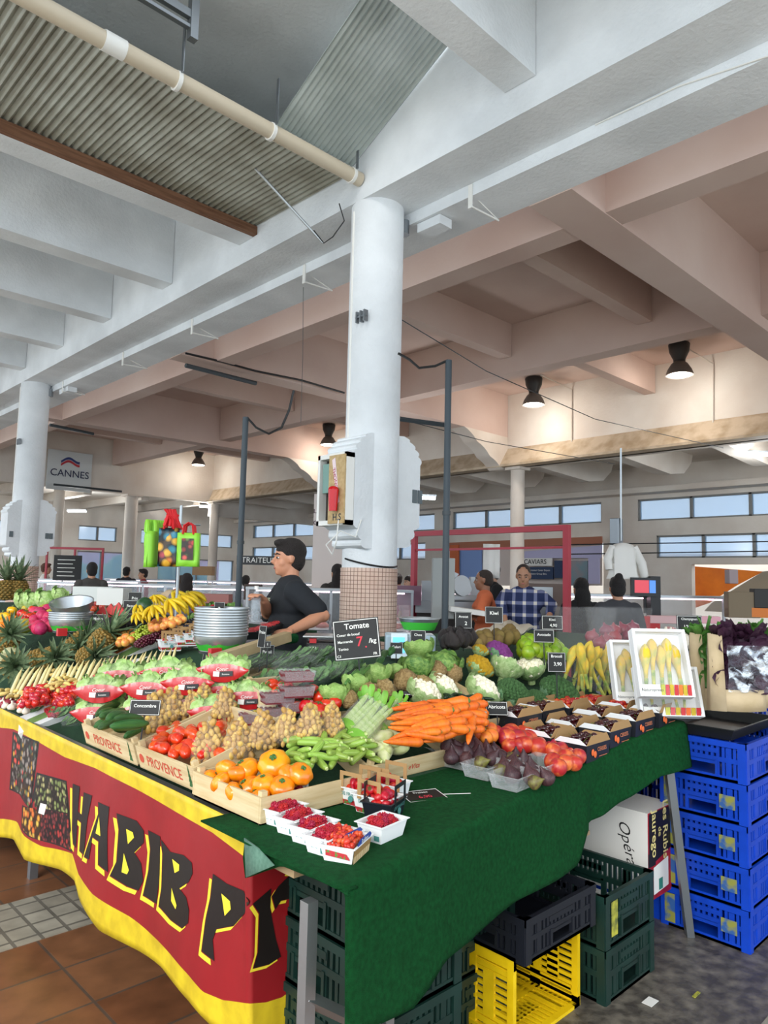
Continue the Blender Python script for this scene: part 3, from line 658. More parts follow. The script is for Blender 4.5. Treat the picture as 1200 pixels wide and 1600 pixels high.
def stem(l=.3, r=.03, m=STEMG, top=.42, bend=.1): return lambda o: MB().tube([(0, 0, top), (bend*.4, 0, top+l*.6), (bend, 0, top+l)], [r*1.2, r, r], 5).build('stem', m, o)
def calyx(n=5, r=.3, top=.42, m=CALYX):
    def f(o):
        b = MB()
        for j in range(n):
            t = 2*math.pi*j/n; c, s_ = math.cos(t), math.sin(t); d = (-s_*.06, c*.06)
            b.add([(0, 0, top+.05), (c*r*.5+d[0], s_*r*.5+d[1], top+.06), (c*r, s_*r, top-.03), (c*r*.5-d[0], s_*r*.5-d[1], top+.06)], [(0, 1, 2, 3)])
        b.build('calyx', m, o, smooth=False)
    return f
RASP = mat('raspberry_red', 'b01f36', .45, vary=.25, spec=.4, sub=.1); STRAW = mat('strawberry_red', 'c01822', .3, vary=.25); WSTRAW = mat('wild_strawberry', 'cf2c24', .35, vary=.3, hex2='d8502e', scale=40)
def mk_rasp():
    b = MB(); b.ball((0, 0, 0), (.40, .40, .46), 8, 6)
    for i in range(5):
        z = -.34+.17*i; r = .42*math.sqrt(max(.1, 1-(z/.55)**2)); k = max(4, int(r*19))
        for j in range(k):
            t = 2*math.pi*(j+.5*(i % 2))/k; b.ball((r*math.cos(t), r*math.sin(t), z), .115, 6, 4)
    return b.build('raspberry', RASP, smooth='all')
K = {}
K['rasp'] = Kind(mk_rasp)
sp_ = [(.001, -.5), (.16, -.44), (.3, -.28), (.42, -.02), (.47, .2), (.4, .36), (.2, .42), (.001, .4)]
K['straw'] = fruit('strawberry', STRAW, sp_, 12, parts=[calyx(6, .34, .4)])
K['wstraw'] = fruit('small_strawberry', WSTRAW, sp_, 9)
K['cherry'] = fruit('cherry', mat('cherry_dark', '3d0a12', .15, vary=.4, spec=.7), rprof(.5, 8, .05), 12, parts=[stem(.9, .025, STEMG, .38, .35)])
K['rcherry'] = fruit('cherry', mat('cherry_red', 'b8241e', .2, vary=.3, hex2='dd7a3c', scale=2.5, contrast=(.5, .75)), rprof(.5, 8, .05), 10)
K['peach'] = fruit('nectarine', mat('nectarine_skin', 'b8272c', .35, vary=.35, hex2='e0703a', scale=2.2, contrast=(.47, .68)), rprof(.5, 10, .04), 16, lobe=lambda t, z: -.05*math.exp(-(t-3.14)**2*20))
K['apricot'] = fruit('apricot', mat('apricot_skin', 'e9822e', .45, vary=.2, hex2='d6502c', scale=2, contrast=(.5, .7)), rprof(.5, 10, .04), 16, lobe=lambda t, z: -.05*math.exp(-(t-3.14)**2*20))
K['fig'] = fruit('fig', mat('fig_skin', '2f1a24', .5, vary=.4, hex2='5b3a3c', scale=5, stretch=(6, 6, .6)), [(.001, -.42), (.22, -.4), (.4, -.25), (.45, -.05), (.38, .15), (.22, .34), (.1, .5), (.06, .62), (.05, .66)], 14, lobe=lambda t, z: .02*math.sin(t*9))
K['gfig'] = fruit('fig', mat('fig_green', '7d7a3a', .5, vary=.3, hex2='4a2a30', scale=3), [(.001, -.42), (.22, -.4), (.4, -.25), (.45, -.05), (.38, .15), (.22, .34), (.1, .5), (.06, .62), (.05, .66)], 14, lobe=lambda t, z: .02*math.sin(t*9))
K['otom'] = fruit('beef_tomato', mat('orange_tomato_skin', 'f2930c', .22, vary=.15, hex2='ea6a10', scale=1.6, contrast=(.45, .75), spec=.7), rprof(.5, 10, .06, 1.05, .78), 32, lobe=lambda t, z: .05*math.cos(t*8)*(1-abs(z)), parts=[calyx(5, .16, .33)])
K['tom'] = fruit('vine_tomato', mat('tomato_red', 'd22a14', .18, vary=.2, spec=.7), rprof(.5, 10, .05, 1, .88), 18, parts=[calyx(5, .3, .4)])
K['ctom'] = fruit('cherry_tomato', mat('cherry_tomato_red', 'c8161a', .18, vary=.25, spec=.7), rprof(.5, 8, .03), 12)
K['lime'] = fruit('lime', mat('lime_skin', '7fae12', .35, vary=.35, hex2='a2bf2e', scale=2), [(.001, -.55), (.07, -.52), (.3, -.4), (.46, -.15), (.47, .12), (.32, .38), (.08, .5), (.001, .54)], 16)
K['apple'] = fruit('apple', mat('apple_skin', 'e06a3a', .35, vary=.3, hex2='f0b85c', scale=2.2), rprof(.5, 8, .07), 12)
K['orange'] = fruit('orange', mat('orange_skin', 'f08a1c', .45, vary=.15), rprof(.5, 8, .02), 12)
K['dragon'] = fruit('dragon_fruit', mat('dragon_pink', 'd8306a', .5, vary=.2, hex2='b8244c', scale=5), rprof(.5, 8), 12, parts=[])
K['kiwi'] = fruit('kiwi', mat('kiwi_skin', '7a6434', .85, vary=.2), [(.001, -.6), (.3, -.5), (.45, -.2), (.45, .2), (.3, .5), (.001, .6)], 12)
K['avo'] = fruit('avocado', mat('avocado_skin', '241c1c', .4, vary=.4, bump=.5, bscale=30), [(.001, -.6), (.3, -.52), (.46, -.25), (.44, .05), (.28, .35), (.12, .55), (.001, .6)], 12)
K['onion'] = fruit('red_onion', mat('red_onion_skin', '8a2a40', .35, vary=.3), [(.001, -.45), (.3, -.38), (.5, -.05), (.42, .25), (.12, .42), (.05, .6)], 12)
K['garlic'] = fruit('garlic_bulb', mat('garlic_skin', 'e2d8c6', .6, vary=.12), [(.001, -.4), (.35, -.36), (.5, -.1), (.4, .15), (.14, .35), (.07, .7)], 18, lobe=lambda t, z: .07*math.cos(t*7))
K['spotato'] = fruit('brown_potato', mat('brown_potato_skin', 'a8824e', .8, vary=.2), [(.001, -.6), (.3, -.5), (.45, -.15), (.42, .2), (.28, .48), (.001, .6)], 12)
K['squash'] = fruit('pale_squash', mat('pale_green_squash', 'c8d08c', .45, vary=.15, hex2='dfe0b4', scale=2), [(.001, -.7), (.3, -.6), (.42, -.25), (.36, .15), (.24, .5), (.13, .7), (.001, .75)], 14, lobe=lambda t, z: .06*math.cos(t*5))
K['pepper'] = fruit('yellow_pepper', mat('pepper_yellow', 'f2b414', .2), rprof(.5, 8, .1, .95, .9), 20, lobe=lambda t, z: .09*math.cos(t*4), parts=[stem(.25, .06, STEMG, .32)])
MEL = mat('melon_skin', 'a9a878', .7, hex2='c4bf94', scale=30)
K['melon'] = fruit('melon', MEL, rprof(.5, 12, .04, 1, .92), 40, lobe=lambda t, z: .035*abs(math.cos(t*5))-.02, parts=[stem(.12, .03)])
K['celeriac'] = Kind(lambda: MB().ball((0, 0, 0), .5, 22, 14, nz=.22, ns=3.2).build('celeriac', mat('celeriac_skin', 'b59a68', .95, hex2='8f7446', scale=10, vary=.15, bump=.6, bscale=16), smooth='all'))
K['eggp'] = fruit('aubergine', mat('aubergine_skin', '120a16', .12, spec=.8), [(.001, -.8), (.25, -.72), (.38, -.4), (.34, 0), (.24, .4), (.14, .62), (.05, .7)], 14, parts=[calyx(5, .22, .66)])
def bent(name, M_, L, R, bend, n=10, prof=None, parts=(), lob=None, k=10):
    def f():
        pts = []; rs = []
        for i in range(k+1):
            t = i/k; x = (t-.5)*L; pts.append((x, 0, bend*(1-4*(t-.5)**2)))
            rs.append(R*(prof(t) if prof else max(.12, math.sin(math.pi*min(1, max(0, t*.96+.02)))**.4)))
        o = MB().tube(pts, rs, n).build(name, M_, smooth='all')
        for p in parts: p(o)
        return o
    return Kind(f)
K['carrot'] = bent('carrot', mat('carrot_orange', 'ee7a1c', .45, vary=.12, hex2='e2661a', scale=3, stretch=(8, 1, 1)), 1, .095, .03, 12, lambda t: .18+.95*t**.55 if t < .97 else .55, [lambda o: MB().tube([(.49, 0, 0), (.525, 0, .005)], [.05, .03], 8).build('stem', STEMG, o)])
K['cour'] = bent('small_courgette', mat('courgette_light', '7fa03a', .4, vary=.25, hex2='9fbd55', scale=5, stretch=(.3, 6, 6)), 1, .15, .03, 10, lambda t: .75+.25*math.sin(math.pi*t) if t < .93 else .6, [lambda o: MB().tube([(.49, 0, 0), (.56, 0, .01)], [.075, .065], 6).build('stem', mat('cut_stem', 'c3d189', .7), o)])
K['cuc'] = bent('cucumber', mat('cucumber_green', '23521f', .3, vary=.3, hex2='3c6a2a', scale=4, stretch=(.4, 5, 5), bump=.4, bscale=30), 1, .13, .05, 12)
K['sanm'] = bent('plum_tomato', mat('plum_tomato_red', 'dd2f12', .2, vary=.15, spec=.7, hex2='e8521c', scale=1.5), 1, .2, .07, 14, lambda t: [.1, .72, .92, 1, .98, .95, .95, 1, .95, .7, .12][min(10, int(t*10+.01))], [lambda o: [MB().tube([(.5, 0, -.02), (.6, 0, .02)], [.05, .03], 5).build('stem', STEMG, o)]])
K['banana'] = bent('banana', mat('banana_yellow', 'f0c51a', .45, vary=.1, hex2='d8b91c', scale=2), 1, .1, .2, 7, lambda t: [.35, .75, .95, 1, 1, 1, 1, .95, .8, .45, .3][min(10, int(t*10+.01))])
K['asp'] = bent('white_asparagus', mat('asparagus_cream', 'e6d9a6', .5, vary=.12, hex2='d9c88a', scale=4), 1, .05, .01, 8, lambda t: .95 if t < .72 else .95-.8*(t-.72)/.28*(.6 if t < .9 else 1))
K['ginger'] = Kind(lambda: MB().tube([(-.5, 0, 0), (-.15, .1, .04), (.1, -.05, 0), (.5, .08, .03)], [.12, .2, .17, .08], 8).build('yellow_potato', mat('small_potato', 'd9bd6e', .7, vary=.15), smooth='all'))
K['leekg'] = bent('green_chilli', mat('dark_green_pepper', '16301a', .25, vary=.3), 1, .14, .1, 8, lambda t: .9*(1-t)**.4+.08)
def tilt(a=.35): return (ur(-a, a), ur(-a, a), ur(0, 6.28))
def zone(q, u, v):
    a = [q[0][i]+(q[1][i]-q[0][i])*u for i in (0, 1)]; b = [q[3][i]+(q[2][i]-q[3][i])*u for i in (0, 1)]
    return [a[i]+(b[i]-a[i])*v for i in (0, 1)]
ORD = ['first', 'second', 'third', 'fourth', 'fifth', 'sixth', 'seventh', 'eighth', 'ninth', 'tenth']
def pile(k, q, nu, nv, px, label, cat, group, off=0, dome=0, rot=None, jit=.35, layers=1, stretch=1, lz=.6):
    """items heaped over a four-cornered patch of the stall (TL, TR, BR, BL)"""
    out = []
    for l in range(layers):
        for j in range(nv-l):
            for i in range(nu-l):
                u = (i+.5+.5*l+ur(-jit, jit)+.25*(j % 2))/nu; v = (j+.5+.5*l+ur(-jit, jit))/nv
                u = min(1, max(0, u)); v = min(1, max(0, v)); x, y = zone(q, u, v)
                e = off+dome*max(0, 1-(2*u-1)**2)*max(0, 1-(2*v-1)**2)
                p = hit(x, y, e); s_ = px*depth(p)/F
                p = hit(x, y, e+s_*.45*stretch+l*s_*lz)
                lb = label
                if px >= 17 and len(label.split()) <= (10 if layers == 1 else 9): lb = '%s, %s row, %s from left%s' % (label, ORD[nv-l-1-j], ORD[i], ', upper' if l else '')
                out.append(K[k].put(p, rot() if rot else tilt(), s_*ur(.9, 1.1), lb, cat, group))
    return out
# ---- wooden crates
WOOD = mat('poplar_wood', 'd9c49a', .75, hex2='c8ae80', scale=5, stretch=(1, 1, 12), bump=.15); WOODR = mat('red_print', 'c8503a', .7); WOODG = mat('green_print', '3f6b3c', .7)
WOOD2 = mat('poplar_grey_wood', 'b6a07a', .8, hex2='9a8460', scale=5)
def wood_crate(lo, dims, rz, label, printed=None, tiltx=0, tilty=0, m=WOOD, group=None, pos=(0, 0), grp_print=0):
    L, W, h = dims; t = thing('wooden_crate', label, 'crate', lo, (tiltx, tilty, rz), group)
    MB().box((0, 0, 0), (L, W, .006)).build('base', m, t, smooth=False)
    for a, b_ in (((0, 0, 0), (L, .008, h)), ((0, W-.008, 0), (L, W, h)), ((0, .009, 0), (.008, W-.009, h)), ((L-.008, .009, 0), (L, W-.009, h))): MB().box(a, b_).build('side_board', m, t, smooth=False)
    for x in (.009, L-.029):
        for y in (.009, W-.029): MB().box((x, y, .006), (x+.02, y+.02, h+.015)).build('corner_block', m, t, smooth=False)
    if printed:
        b = MB(); txt, side = printed
        if side == 'x': text_on(b, txt, (-.001, W*.52, h*.47), (0, -1, 0), (0, 0, 1), h*.62, 0, .012, sx=.95)
        else: text_on(b, txt, (L*.5, -.001, h*.5), (1, 0, 0), (0, 0, 1), h*.4, 0, .012)
        b.build('printed_name', WOODR, t, smooth=False)
        if side == 'x':
            b = MB(); y = W*.09
            for i in range(4): b.add([(-.0012, y+.014-.003*i, h*.15+.018*i), (-.0012, y-.014+.003*i, h*.15+.018*i), (-.0012, y, h*.15+.035+.018*i)], [(0, 1, 2)])
            b.build('printed_tree', WOODG, t, smooth=False)
            b = MB(); b.tube([(-.0008, W*.92, h*.5), (-.0014, W*.92, h*.5)], .018, 12); b.build('printed_tomato', WOODR, t, smooth=False)
    return t
TY = 0
SL = math.radians(17)
wood_crate((1.295, 1.842, .862), (.50, .40, .08), 0, 'pale wooden crate of orange tomatoes at the banner corner')
wood_crate((1.325, 2.25, .862), (.40, .44, .09), 0, 'pale wooden crate printed in red holding red plum tomatoes', ('PROVENCE', 'x'), tilty=-SL)
wood_crate((1.325, 2.71, .862), (.40, .50, .09), 0, 'pale wooden crate printed in red holding dark cucumbers', ('PROVENCE', 'x'), tilty=-SL)
wood_crate((1.80, 1.93, .868), (.48, .40, .075), 0, 'pale wooden crate holding light green courgettes and pale squashes', ('eVita', 'y'), tiltx=.3)
wood_crate((2.29, 2.0, .90), (.46, .42, .11), .0, 'pale wooden crate heaped with carrots', None, tiltx=.3)
wood_crate((1.80, 2.50, 1.01), (.66, .26, .07), .0, 'pale wooden crate of tomatoes behind the tied potato bags', None, tiltx=.3)
wood_crate((1.72, 2.92, .98), (.5, .34, .06), .1, 'pale wooden crate behind the red lettuce packs', None, m=WOOD2, tilty=-.3)
# contents
def flatrot(a, sp=.3, el=.2): return lambda: (ur(0, 6.28), ur(-el, el), a+ur(-sp, sp))
OT = sorted(((345,1226,30,.02),(372,1212,30,.07),(415,1228,30,.03),(453,1216,34,.04),(388,1236,38,.0),(440,1234,36,.03),(333,1222,30,.0),(368,1243,32,-.01),(405,1250,34,-.01),(356,1208,34,.06),(383,1208,40,.075),(428,1198,44,.08),(470,1213,34,.05),(412,1228,32,.06)))
for n_, (x, y, s_, d) in enumerate(OT):
    p = hit(x, y-4, .05+d*.5); K['otom'].put(p, (ur(-.9, .3), ur(-.5, .5), ur(0, 6)), s_*1.1*depth(p)/F, 'ribbed orange beef tomato in the corner crate, ' + ['leftmost', 'second', 'third', 'fourth', 'fifth', 'sixth', 'seventh', 'middle', 'ninth', 'tenth', 'eleventh', 'twelfth', 'thirteenth', 'rightmost'][n_] + ' from the left', 'tomato', 'orange tomatoes')
pile('sanm', [(240,1138),(352,1130),(356,1188),(232,1172)], 5, 5, 44, 'long red plum tomato in the printed crate', 'tomato', 'plum tomatoes', .03, .03, flatrot(1.0, .5))
pile('cuc', [(160,1104),(224,1104),(216,1150),(152,1130)], 3, 4, 50, 'dark green ridged cucumber in the crate beside the plum tomatoes', 'cucumber', 'cucumbers', .02, .02, flatrot(.4, .4), layers=2)
pile('cour', [(450,1155),(565,1145),(592,1182),(440,1205)], 7, 6, 36, 'light green courgette in the crate beside the strawberries', 'courgette', 'small courgettes', .02, .035, flatrot(-.6, 1.5, .35))
pile('squash', [(556,1150),(610,1148),(640,1165),(600,1186)], 4, 3, 27, 'pale green squash beside the small courgettes', 'squash', 'pale squashes', .0, .01, lambda: (1.4+ur(-.3, .3), ur(-.3, .3), ur(-1, 1)))
pile('carrot', [(630,1098),(735,1092),(745,1140),(610,1168)], 6, 7, 66, 'orange carrot in the heaped wooden crate', 'carrot', 'carrots', .03, .05, flatrot(-.25, .35))
for x, y, a, l in ((735,1140,.6,'right'),(690,1105,-1.0,'middle'),(665,1120,-.9,'left')):
    p = hit(x, y, .12); K['carrot'].put(p, (0, -.3, a), 88*depth(p)/F, 'long orange carrot lying across the top of the carrot heap, ' + l, 'carrot', 'carrots on top')
pile('leekg', [(690,1085),(760,1090),(775,1118),(715,1100)], 6, 3, 26, 'small dark green pepper behind the carrots', 'pepper', 'dark green peppers', .02, .01)
for x, y, k in ((737,1103,'pepper'), (750,1104,'apricot')):
    p = hit(x, y, .08); K[k].put(p, tilt(), 17*depth(p)/F, 'small yellow pepper beside the dark green peppers' if k == 'pepper' else 'small orange fruit beside the yellow pepper', 'pepper' if k == 'pepper' else 'fruit')
# ---- clear punnets with figs and nectarines
CLEAR = film('clear_punnet_plastic', 'f4f8fa', .28)
def tray_mesh(L, W, h, fl=.012, t=.0015, rim=.006):
    b = MB(); ix, iy = fl, fl
    o = [(0, 0, h), (L, 0, h), (L, W, h), (0, W, h)]; q = [(ix, iy, 0), (L-ix, iy, 0), (L-ix, W-iy, 0), (ix, W-iy, 0)]
    b.add(o+q, [(0, 1, 5, 4), (1, 2, 6, 5), (2, 3, 7, 6), (3, 0, 4, 7), (4, 5, 6, 7)])
    r = [(-rim, -rim, h), (L+rim, -rim, h), (L+rim, W+rim, h), (-rim, W+rim, h)]
    b.add(o+r, [(0, 4, 5, 1), (1, 5, 6, 2), (2, 6, 7, 3), (3, 7, 4, 0)])
    return b
def solid(o, t=.002): m = o.modifiers.new('s', 'SOLIDIFY'); m.thickness = t; m.offset = 0; return o
def mk_clear(): return solid(tray_mesh(.17, .125, .05).build('clear_punnet', CLEAR, smooth=False), .0012)
K['clear'] = Kind(mk_clear)
CLW = []
for x, y, l in ((684,1190,'leftmost'),(727,1205,'second from left'),(766,1222,'third from left'),(812,1240,'nearest')):
    p = onz(x, y, .872); CLW.append(p); K['clear'].put(p-Vector((.01, .0, 0)), (0, 0, .1), .98, 'clear plastic punnet of figs, %s of the front row' % l, 'punnet', 'fig punnets')
p = onz(868, 1224, .872); K['clear'].put(p-Vector((.02, -.03, 0)), (0, 0, .1), 1.1, 'clear plastic punnet of nectarines beside the dark cherry boxes', 'punnet')
pile('fig', [(690,1160),(770,1170),(838,1196),(700,1186)], 6, 3, 29, 'dark purple fig in the clear punnets', 'fig', 'purple figs', .0, .01, lambda: (ur(-.6, .6), ur(-.5, .5), ur(0, 6)), .3)
pile('fig', [(770,1192),(840,1200),(870,1222),(790,1216)], 3, 2, 29, 'dark purple fig in the nearest clear punnet', 'fig', 'purple figs in the nearest punnet', .0, .01, lambda: (ur(-.6, .6), ur(-.5, .5), ur(0, 6)), .2)
for x, y in ((752,1192),(836,1222),(800,1186),(782,1204)):
    p = hit(x, y, .035); K['gfig'].put(p, (1.1, ur(-1, 1), 0), 26*depth(p)/F, 'greenish fig lying among the purple figs', 'fig', 'greenish figs')
pile('peach', [(765,1140),(815,1142),(882,1172),(800,1172)], 6, 3, 27, 'red and orange nectarine heaped behind the fig punnets', 'nectarine', 'nectarines', .01, .03)
pile('peach', [(850,1172),(902,1168),(908,1192),(862,1206)], 3, 3, 26, 'red nectarine in the clear punnet beside the cherry boxes', 'nectarine', 'nectarines in the punnet', .01, .01)
pile('apricot', [(738,1140),(770,1138),(776,1152),(748,1158)], 2, 2, 22, 'orange apricot beside the nectarines', 'apricot', 'apricots', .03, .02)
# ---- white punnets with raspberries
WP = mat('white_card', 'eceeee', .6); TEALP = mat('teal_print', '4e8f8a', .6); REDP = mat('berry_print', 'c2303a', .6, hex2='5c8a3c', scale=90, contrast=(.55, .6))
def mk_punnet():
    b = tray_mesh(.115, .085, .05, .010); o = b.build('white_punnet', WP, smooth=False); solid(o)
    b = MB(); text_on(b, 'BIO', (-.0005+.006, .05, .026), (0, -1, 0), (.15, 0, 1), .017, 0, .01)
    b.add([(.1*.05+.001, .03, .01), (.006, .012, .01), (.004, .012, .024), (.004, .03, .024)], [(0, 1, 2, 3)]); b.build('print', TEALP, o, smooth=False); return o
K['pun'] = Kind(mk_punnet)
names = ['first', 'second', 'third', 'fourth', 'fifth']
def berries(k, c, ax, L, W, z, n1, n2, sz, label, cat, group, lay=2):
    e1 = Vector((math.cos(ax), math.sin(ax), 0)); e2 = Vector((-math.sin(ax), math.cos(ax), 0))
    for l in range(lay):
        for i in range(n1-l):
            for j in range(n2-l):
                u = (i+.5+.5*l)/n1+ur(-.06, .06); v = (j+.5+.5*l)/n2+ur(-.06, .06)
                ins = sz*.42+.006; K[k].put(c+e1*(ins+u*(L-2*ins))+e2*(ins+v*(W-2*ins))+Vector((0, 0, z+l*sz*.6+ur(0, .004))), (ur(0, 3), ur(0, 3), ur(0, 6)), sz*ur(.85, 1.12), label, cat, group)
LP = [(413,1268),(438,1284),(462,1299),(487,1314),(512,1331)]
for i, (x, y) in enumerate(LP):
    p = onz(x, y+14, .860); c = p+Vector((.0, .0, 0))
    K['pun'].put(c, (0, 0, .2), 1, 'white card punnet of raspberries, %s from the left of the front row' % names[i], 'punnet', 'raspberry punnets')
    berries('rasp', c, .2, .115, .085, .040, 5, 4, .021, 'raspberry in the %s white punnet from the left' % names[i], 'raspberry', 'raspberries in the %s punnet' % names[i])
for x, y, l, r in ((478,1268,'behind the front row by the wooden crate', .9), (596,1325,'standing apart at the right', .15)):
    c = onz(x, y, .860); K['pun'].put(c, (0, 0, r), 1.05, 'white card punnet of raspberries ' + l, 'punnet'); berries('rasp', c, r, .12, .089, .040, 5, 4, .021, 'raspberry in the white punnet ' + l, 'raspberry', 'raspberries ' + l)
# wicker printed baskets with small strawberries
WICK = brick('wicker_print', 'd8b98a', 'e6cfa4', 'a07c4a', .016, .008, .0012, .6, .1, .5)
def mk_wick():
    o = solid(tray_mesh(.125, .095, .045, .010).build('printed_basket', WP, smooth=False))
    b = MB(); b.add([(.006, -.0015+.005, .004), (.119, .0035, .004), (.124, -.0015, .044), (.001, -.0015, .044)], [(0, 1, 2, 3)]); b.build('wicker_print', WICK, o, smooth=False)
    b = MB(); b.add([(.02, -.004, .042), (.105, -.004, .042), (.115, -.005, .052), (.1, -.006, .062), (.03, -.006, .062), (.012, -.005, .052)], [(0, 1, 2, 3, 4, 5)]); b.build('blue_oval_label', mat('blue_print', '2c4aa0', .5), o, smooth=False)
    b = MB(); text_on(b, 'Reflets', (.063, -.0065, .052), (1, 0, 0), (0, -.1, 1), .018, 0, .01); b.build('lettering', WP, o, smooth=False)
    b = MB(); b.add([(-.001, .02, .03), (.001, .01, .015), (.001, .08, .02), (-.001, .08, .035)], [(0, 1, 2, 3)]); b.build('tricolour_print', REDP, o, smooth=False)
    return o
K['wick'] = Kind(mk_wick)
for x, y, l, r in ((526,1346,'left one', .25), (552,1356,'nearest one at the cloth edge', .45)):
    c = onz(x, y, .860); K['wick'].put(c, (0, 0, r), 1, 'small wicker printed basket of tiny strawberries, ' + l, 'basket', 'tiny strawberry baskets'); berries('wstraw', c, r, .125, .095, .040, 7, 5, .017, 'tiny red strawberry in the wicker printed basket, ' + l, 'strawberry', 'tiny strawberries in the ' + l)
# handled strawberry baskets
KRAFT = mat('kraft_card', 'a98557', .85)
def mk_hand(mo, mi, nm):
    def f():
        o = solid(tray_mesh(.13, .095, .06, .010).build(nm, mo, smooth=False), .003)
        b = MB()
        for y in (-.004, .099):
            for x in (.02, .097): b.box((x, y-.001, .05), (x+.014, y+.001, .10))
            b.box((.02, y-.001, .10), (.111, y+.001, .113))
        b.build('handle', mi, o, smooth=False)
        b = MB(); b.add([(.012, .0075, .006), (.118, .0075, .006), (.126, .0025, .022), (.006, .0025, .022)], [(0, 1, 2, 3)]); b.add([(.0065, .085, .006), (.0065, .012, .006), (.0025, .012, .022), (.0025, .085, .022)], [(0, 1, 2, 3)])
        if mo is WP: b.build('strawberry_print', REDP, o, smooth=False)
        b = MB(); text_on(b, 'DE FRANCE', (.065, -.003, .042), (1, 0, 0), (0, -.15, 1), .016, 0, .01); b.tube([(.065, -.001, .028), (.065, -.004, .028)], .010, 12); b.build('print', TEALP, o, smooth=False)
        return o
    return f
K['hand'] = Kind(mk_hand(WP, KRAFT, 'strawberry_basket')); K['handk'] = Kind(mk_hand(CBLK, CBLK, 'black_basket'))
for x, y, l, r, k in ((524,1256,'left one', -1.4, 'hand'), (551,1270,'front one', -1.4, 'hand'), (567,1247,'rear one', -1.4, 'hand'), (610,1291,'', .4, 'handk')):
    c = onz(x, y, .860); lab = 'kraft handled strawberry basket, ' + l if k == 'hand' else 'black handled basket of large strawberries'
    K[k].put(c, (0, 0, r), 1, lab, 'basket', 'handled strawberry baskets' if k == 'hand' else None)
    berries('straw', c, r, .13, .095, .048, 4, 3, .033, 'red strawberry in the ' + (lab if k == 'hand' else 'black handled basket'), 'strawberry', 'strawberries in ' + lab, 2)
# price card lying down
SLATE = mat('slate_black', '0f1011', .6); CHALK = mat('chalk_white', 'e8e8e2', .8); CHR = mat('chalk_red', 'cf3a48', .8)
def sign(c, w, h, rz, tx, lines, label, pole=.0, peg=True, nm='price_sign', back=False):
    """slate price board: c is its bottom centre, it faces the front"""
    t = thing(nm, label, 'price sign', c, (tx, 0, rz))
    MB().box((-w/2, -.002, 0), (w/2, .002, h)).build('board', SLATE, t, smooth=False)
    b = MB(); e = w*.02
    for a, d in (((-w/2+e, e), (w/2-e, e*1.7)), ((-w/2+e, h-e*1.7), (w/2-e, h-e)), ((-w/2+e, e), (-w/2+e*1.7, h-e)), ((w/2-e*1.7, e), (w/2-e, h-e))): b.box((a[0], -.003, a[1]), (d[0], -.0022, d[1]))
    b.build('chalk_border', CHALK, t, smooth=False)
    for txt, x, z, s_, m_ in lines:
        b = MB(); text_on(b, txt, (x*w/2, -.0035, z*h), (1, 0, 0), (0, 0, 1), s_*h, 0, .012); b.build('lettering', m_, t, smooth=False)
    if pole: MB().tube([(0, .004, 0), (0, .004, -pole)], .003, 6).build('stake', BLACKP, t)
    return t
K['dummy'] = None
FACE = -.75       # yaw of a board that faces the street corner
sg = sign(onz(672, 1252, .862), .15, .10, -.35, -1.5, [('Fraises', 0, .75, .2, CHALK), ('6,90', 0, .35, .3, CHR)], 'small black price card lying flat on the green cloth')
MB().tube([(.05, .0, .05), (.17, -.003, .02)], .0015, 6).build('stake', CHALK, sg)
p = atd(560, 1030, 3.15)
sign(p, .205, .175, FACE-.1, -.12, [('Tomate', .05, .82, .2, CHALK), ('Coeur de boeuf', -.35, .62, .09, CHALK), ('Marmande', -.5, .45, .09, CHALK), ('Torino', -.6, .27, .09, CHALK), ('7', .12, .42, .34, CHR), ('.', .38, .36, .3, CHR), ('/kg', .68, .42, .16, CHALK), ('FR', .75, .1, .09, CHALK), ('C1', -.8, .1, .09, CHALK)], 'large black board reading Tomate on a thin stake beside the column', .22).rotation_euler.y = -.13
# ---- cherry boxes
def mk_cbox():
    t = bpy.data.objects.new('cherry_box', None); COL.objects.link(t)
    L, W, h = .20, .15, .07
    b = MB(); pr = lambda z, e: [(e, e, z), (L-e, e, z), (L-e, W-e, z), (e, W-e, z)]
    b.add(pr(h, 0)+pr(0, .006), [(0, 1, 5, 4), (1, 2, 6, 5), (2, 3, 7, 6), (3, 0, 4, 7), (4, 5, 6, 7)]); b.build('outer_card', CBLK, t, smooth=False)
    b = MB(); b.add(pr(h, .002)+pr(.01, .007), [(0, 1, 5, 4), (1, 2, 6, 5), (2, 3, 7, 6), (3, 0, 4, 7), (4, 5, 6, 7)]); b.build('brown_lining', KRAFT, t, smooth=False)
    for y, ym in ((0, -.002), (W, W+.002)):
        MB().prism([(.0, y, h), (L, y, h), (L-.035, ym, h+.035), (.035, ym, h+.035)], (0, .0015, 0)).build('end_flap', KRAFT, t, smooth=False)
    for x, xm in ((0, -.003), (L, L+.003)):
        MB().prism([(x, 0, h), (x, W, h), (xm, W-.03, h+.022), (xm, .03, h+.022)], (.0015, 0, 0)).build('side_flap', WP if x == 0 else KRAFT, t, smooth=False)
    b = MB(); b.ball((.05, -.0005, .038), (.012, .002, .014), 10, 6); b.ball((.07, -.0005, .028), (.012, .002, .014), 10, 6); b.build('cherry_print', mat('orange_print', 'e0672a', .6), t)
    b = MB(); text_on(b, 'CERISES', (.125, -.0015, .045), (1, 0, 0), (0, .08, 1), .022, 0, .015); b.add([(.1, -.0005, .015), (.17, -.0005, .015), (.17, -.0008, .018), (.1, -.0008, .018)], [(0, 1, 2, 3)]); b.build('lettering', mat('copper_print', 'c0704a', .6), t, smooth=False)
    return t
K['cbox'] = Kind(mk_cbox)
B0 = onz(917, 1196, .875)
wd2 = ['front row', 'second row', 'third row', 'rear row']; wc = ['nearest the figs', 'second from the figs', 'third from the figs', 'farthest from the figs', 'at the very end']
def cz(x, y): return max(zz_cloth(x), S(x, y)-.01)
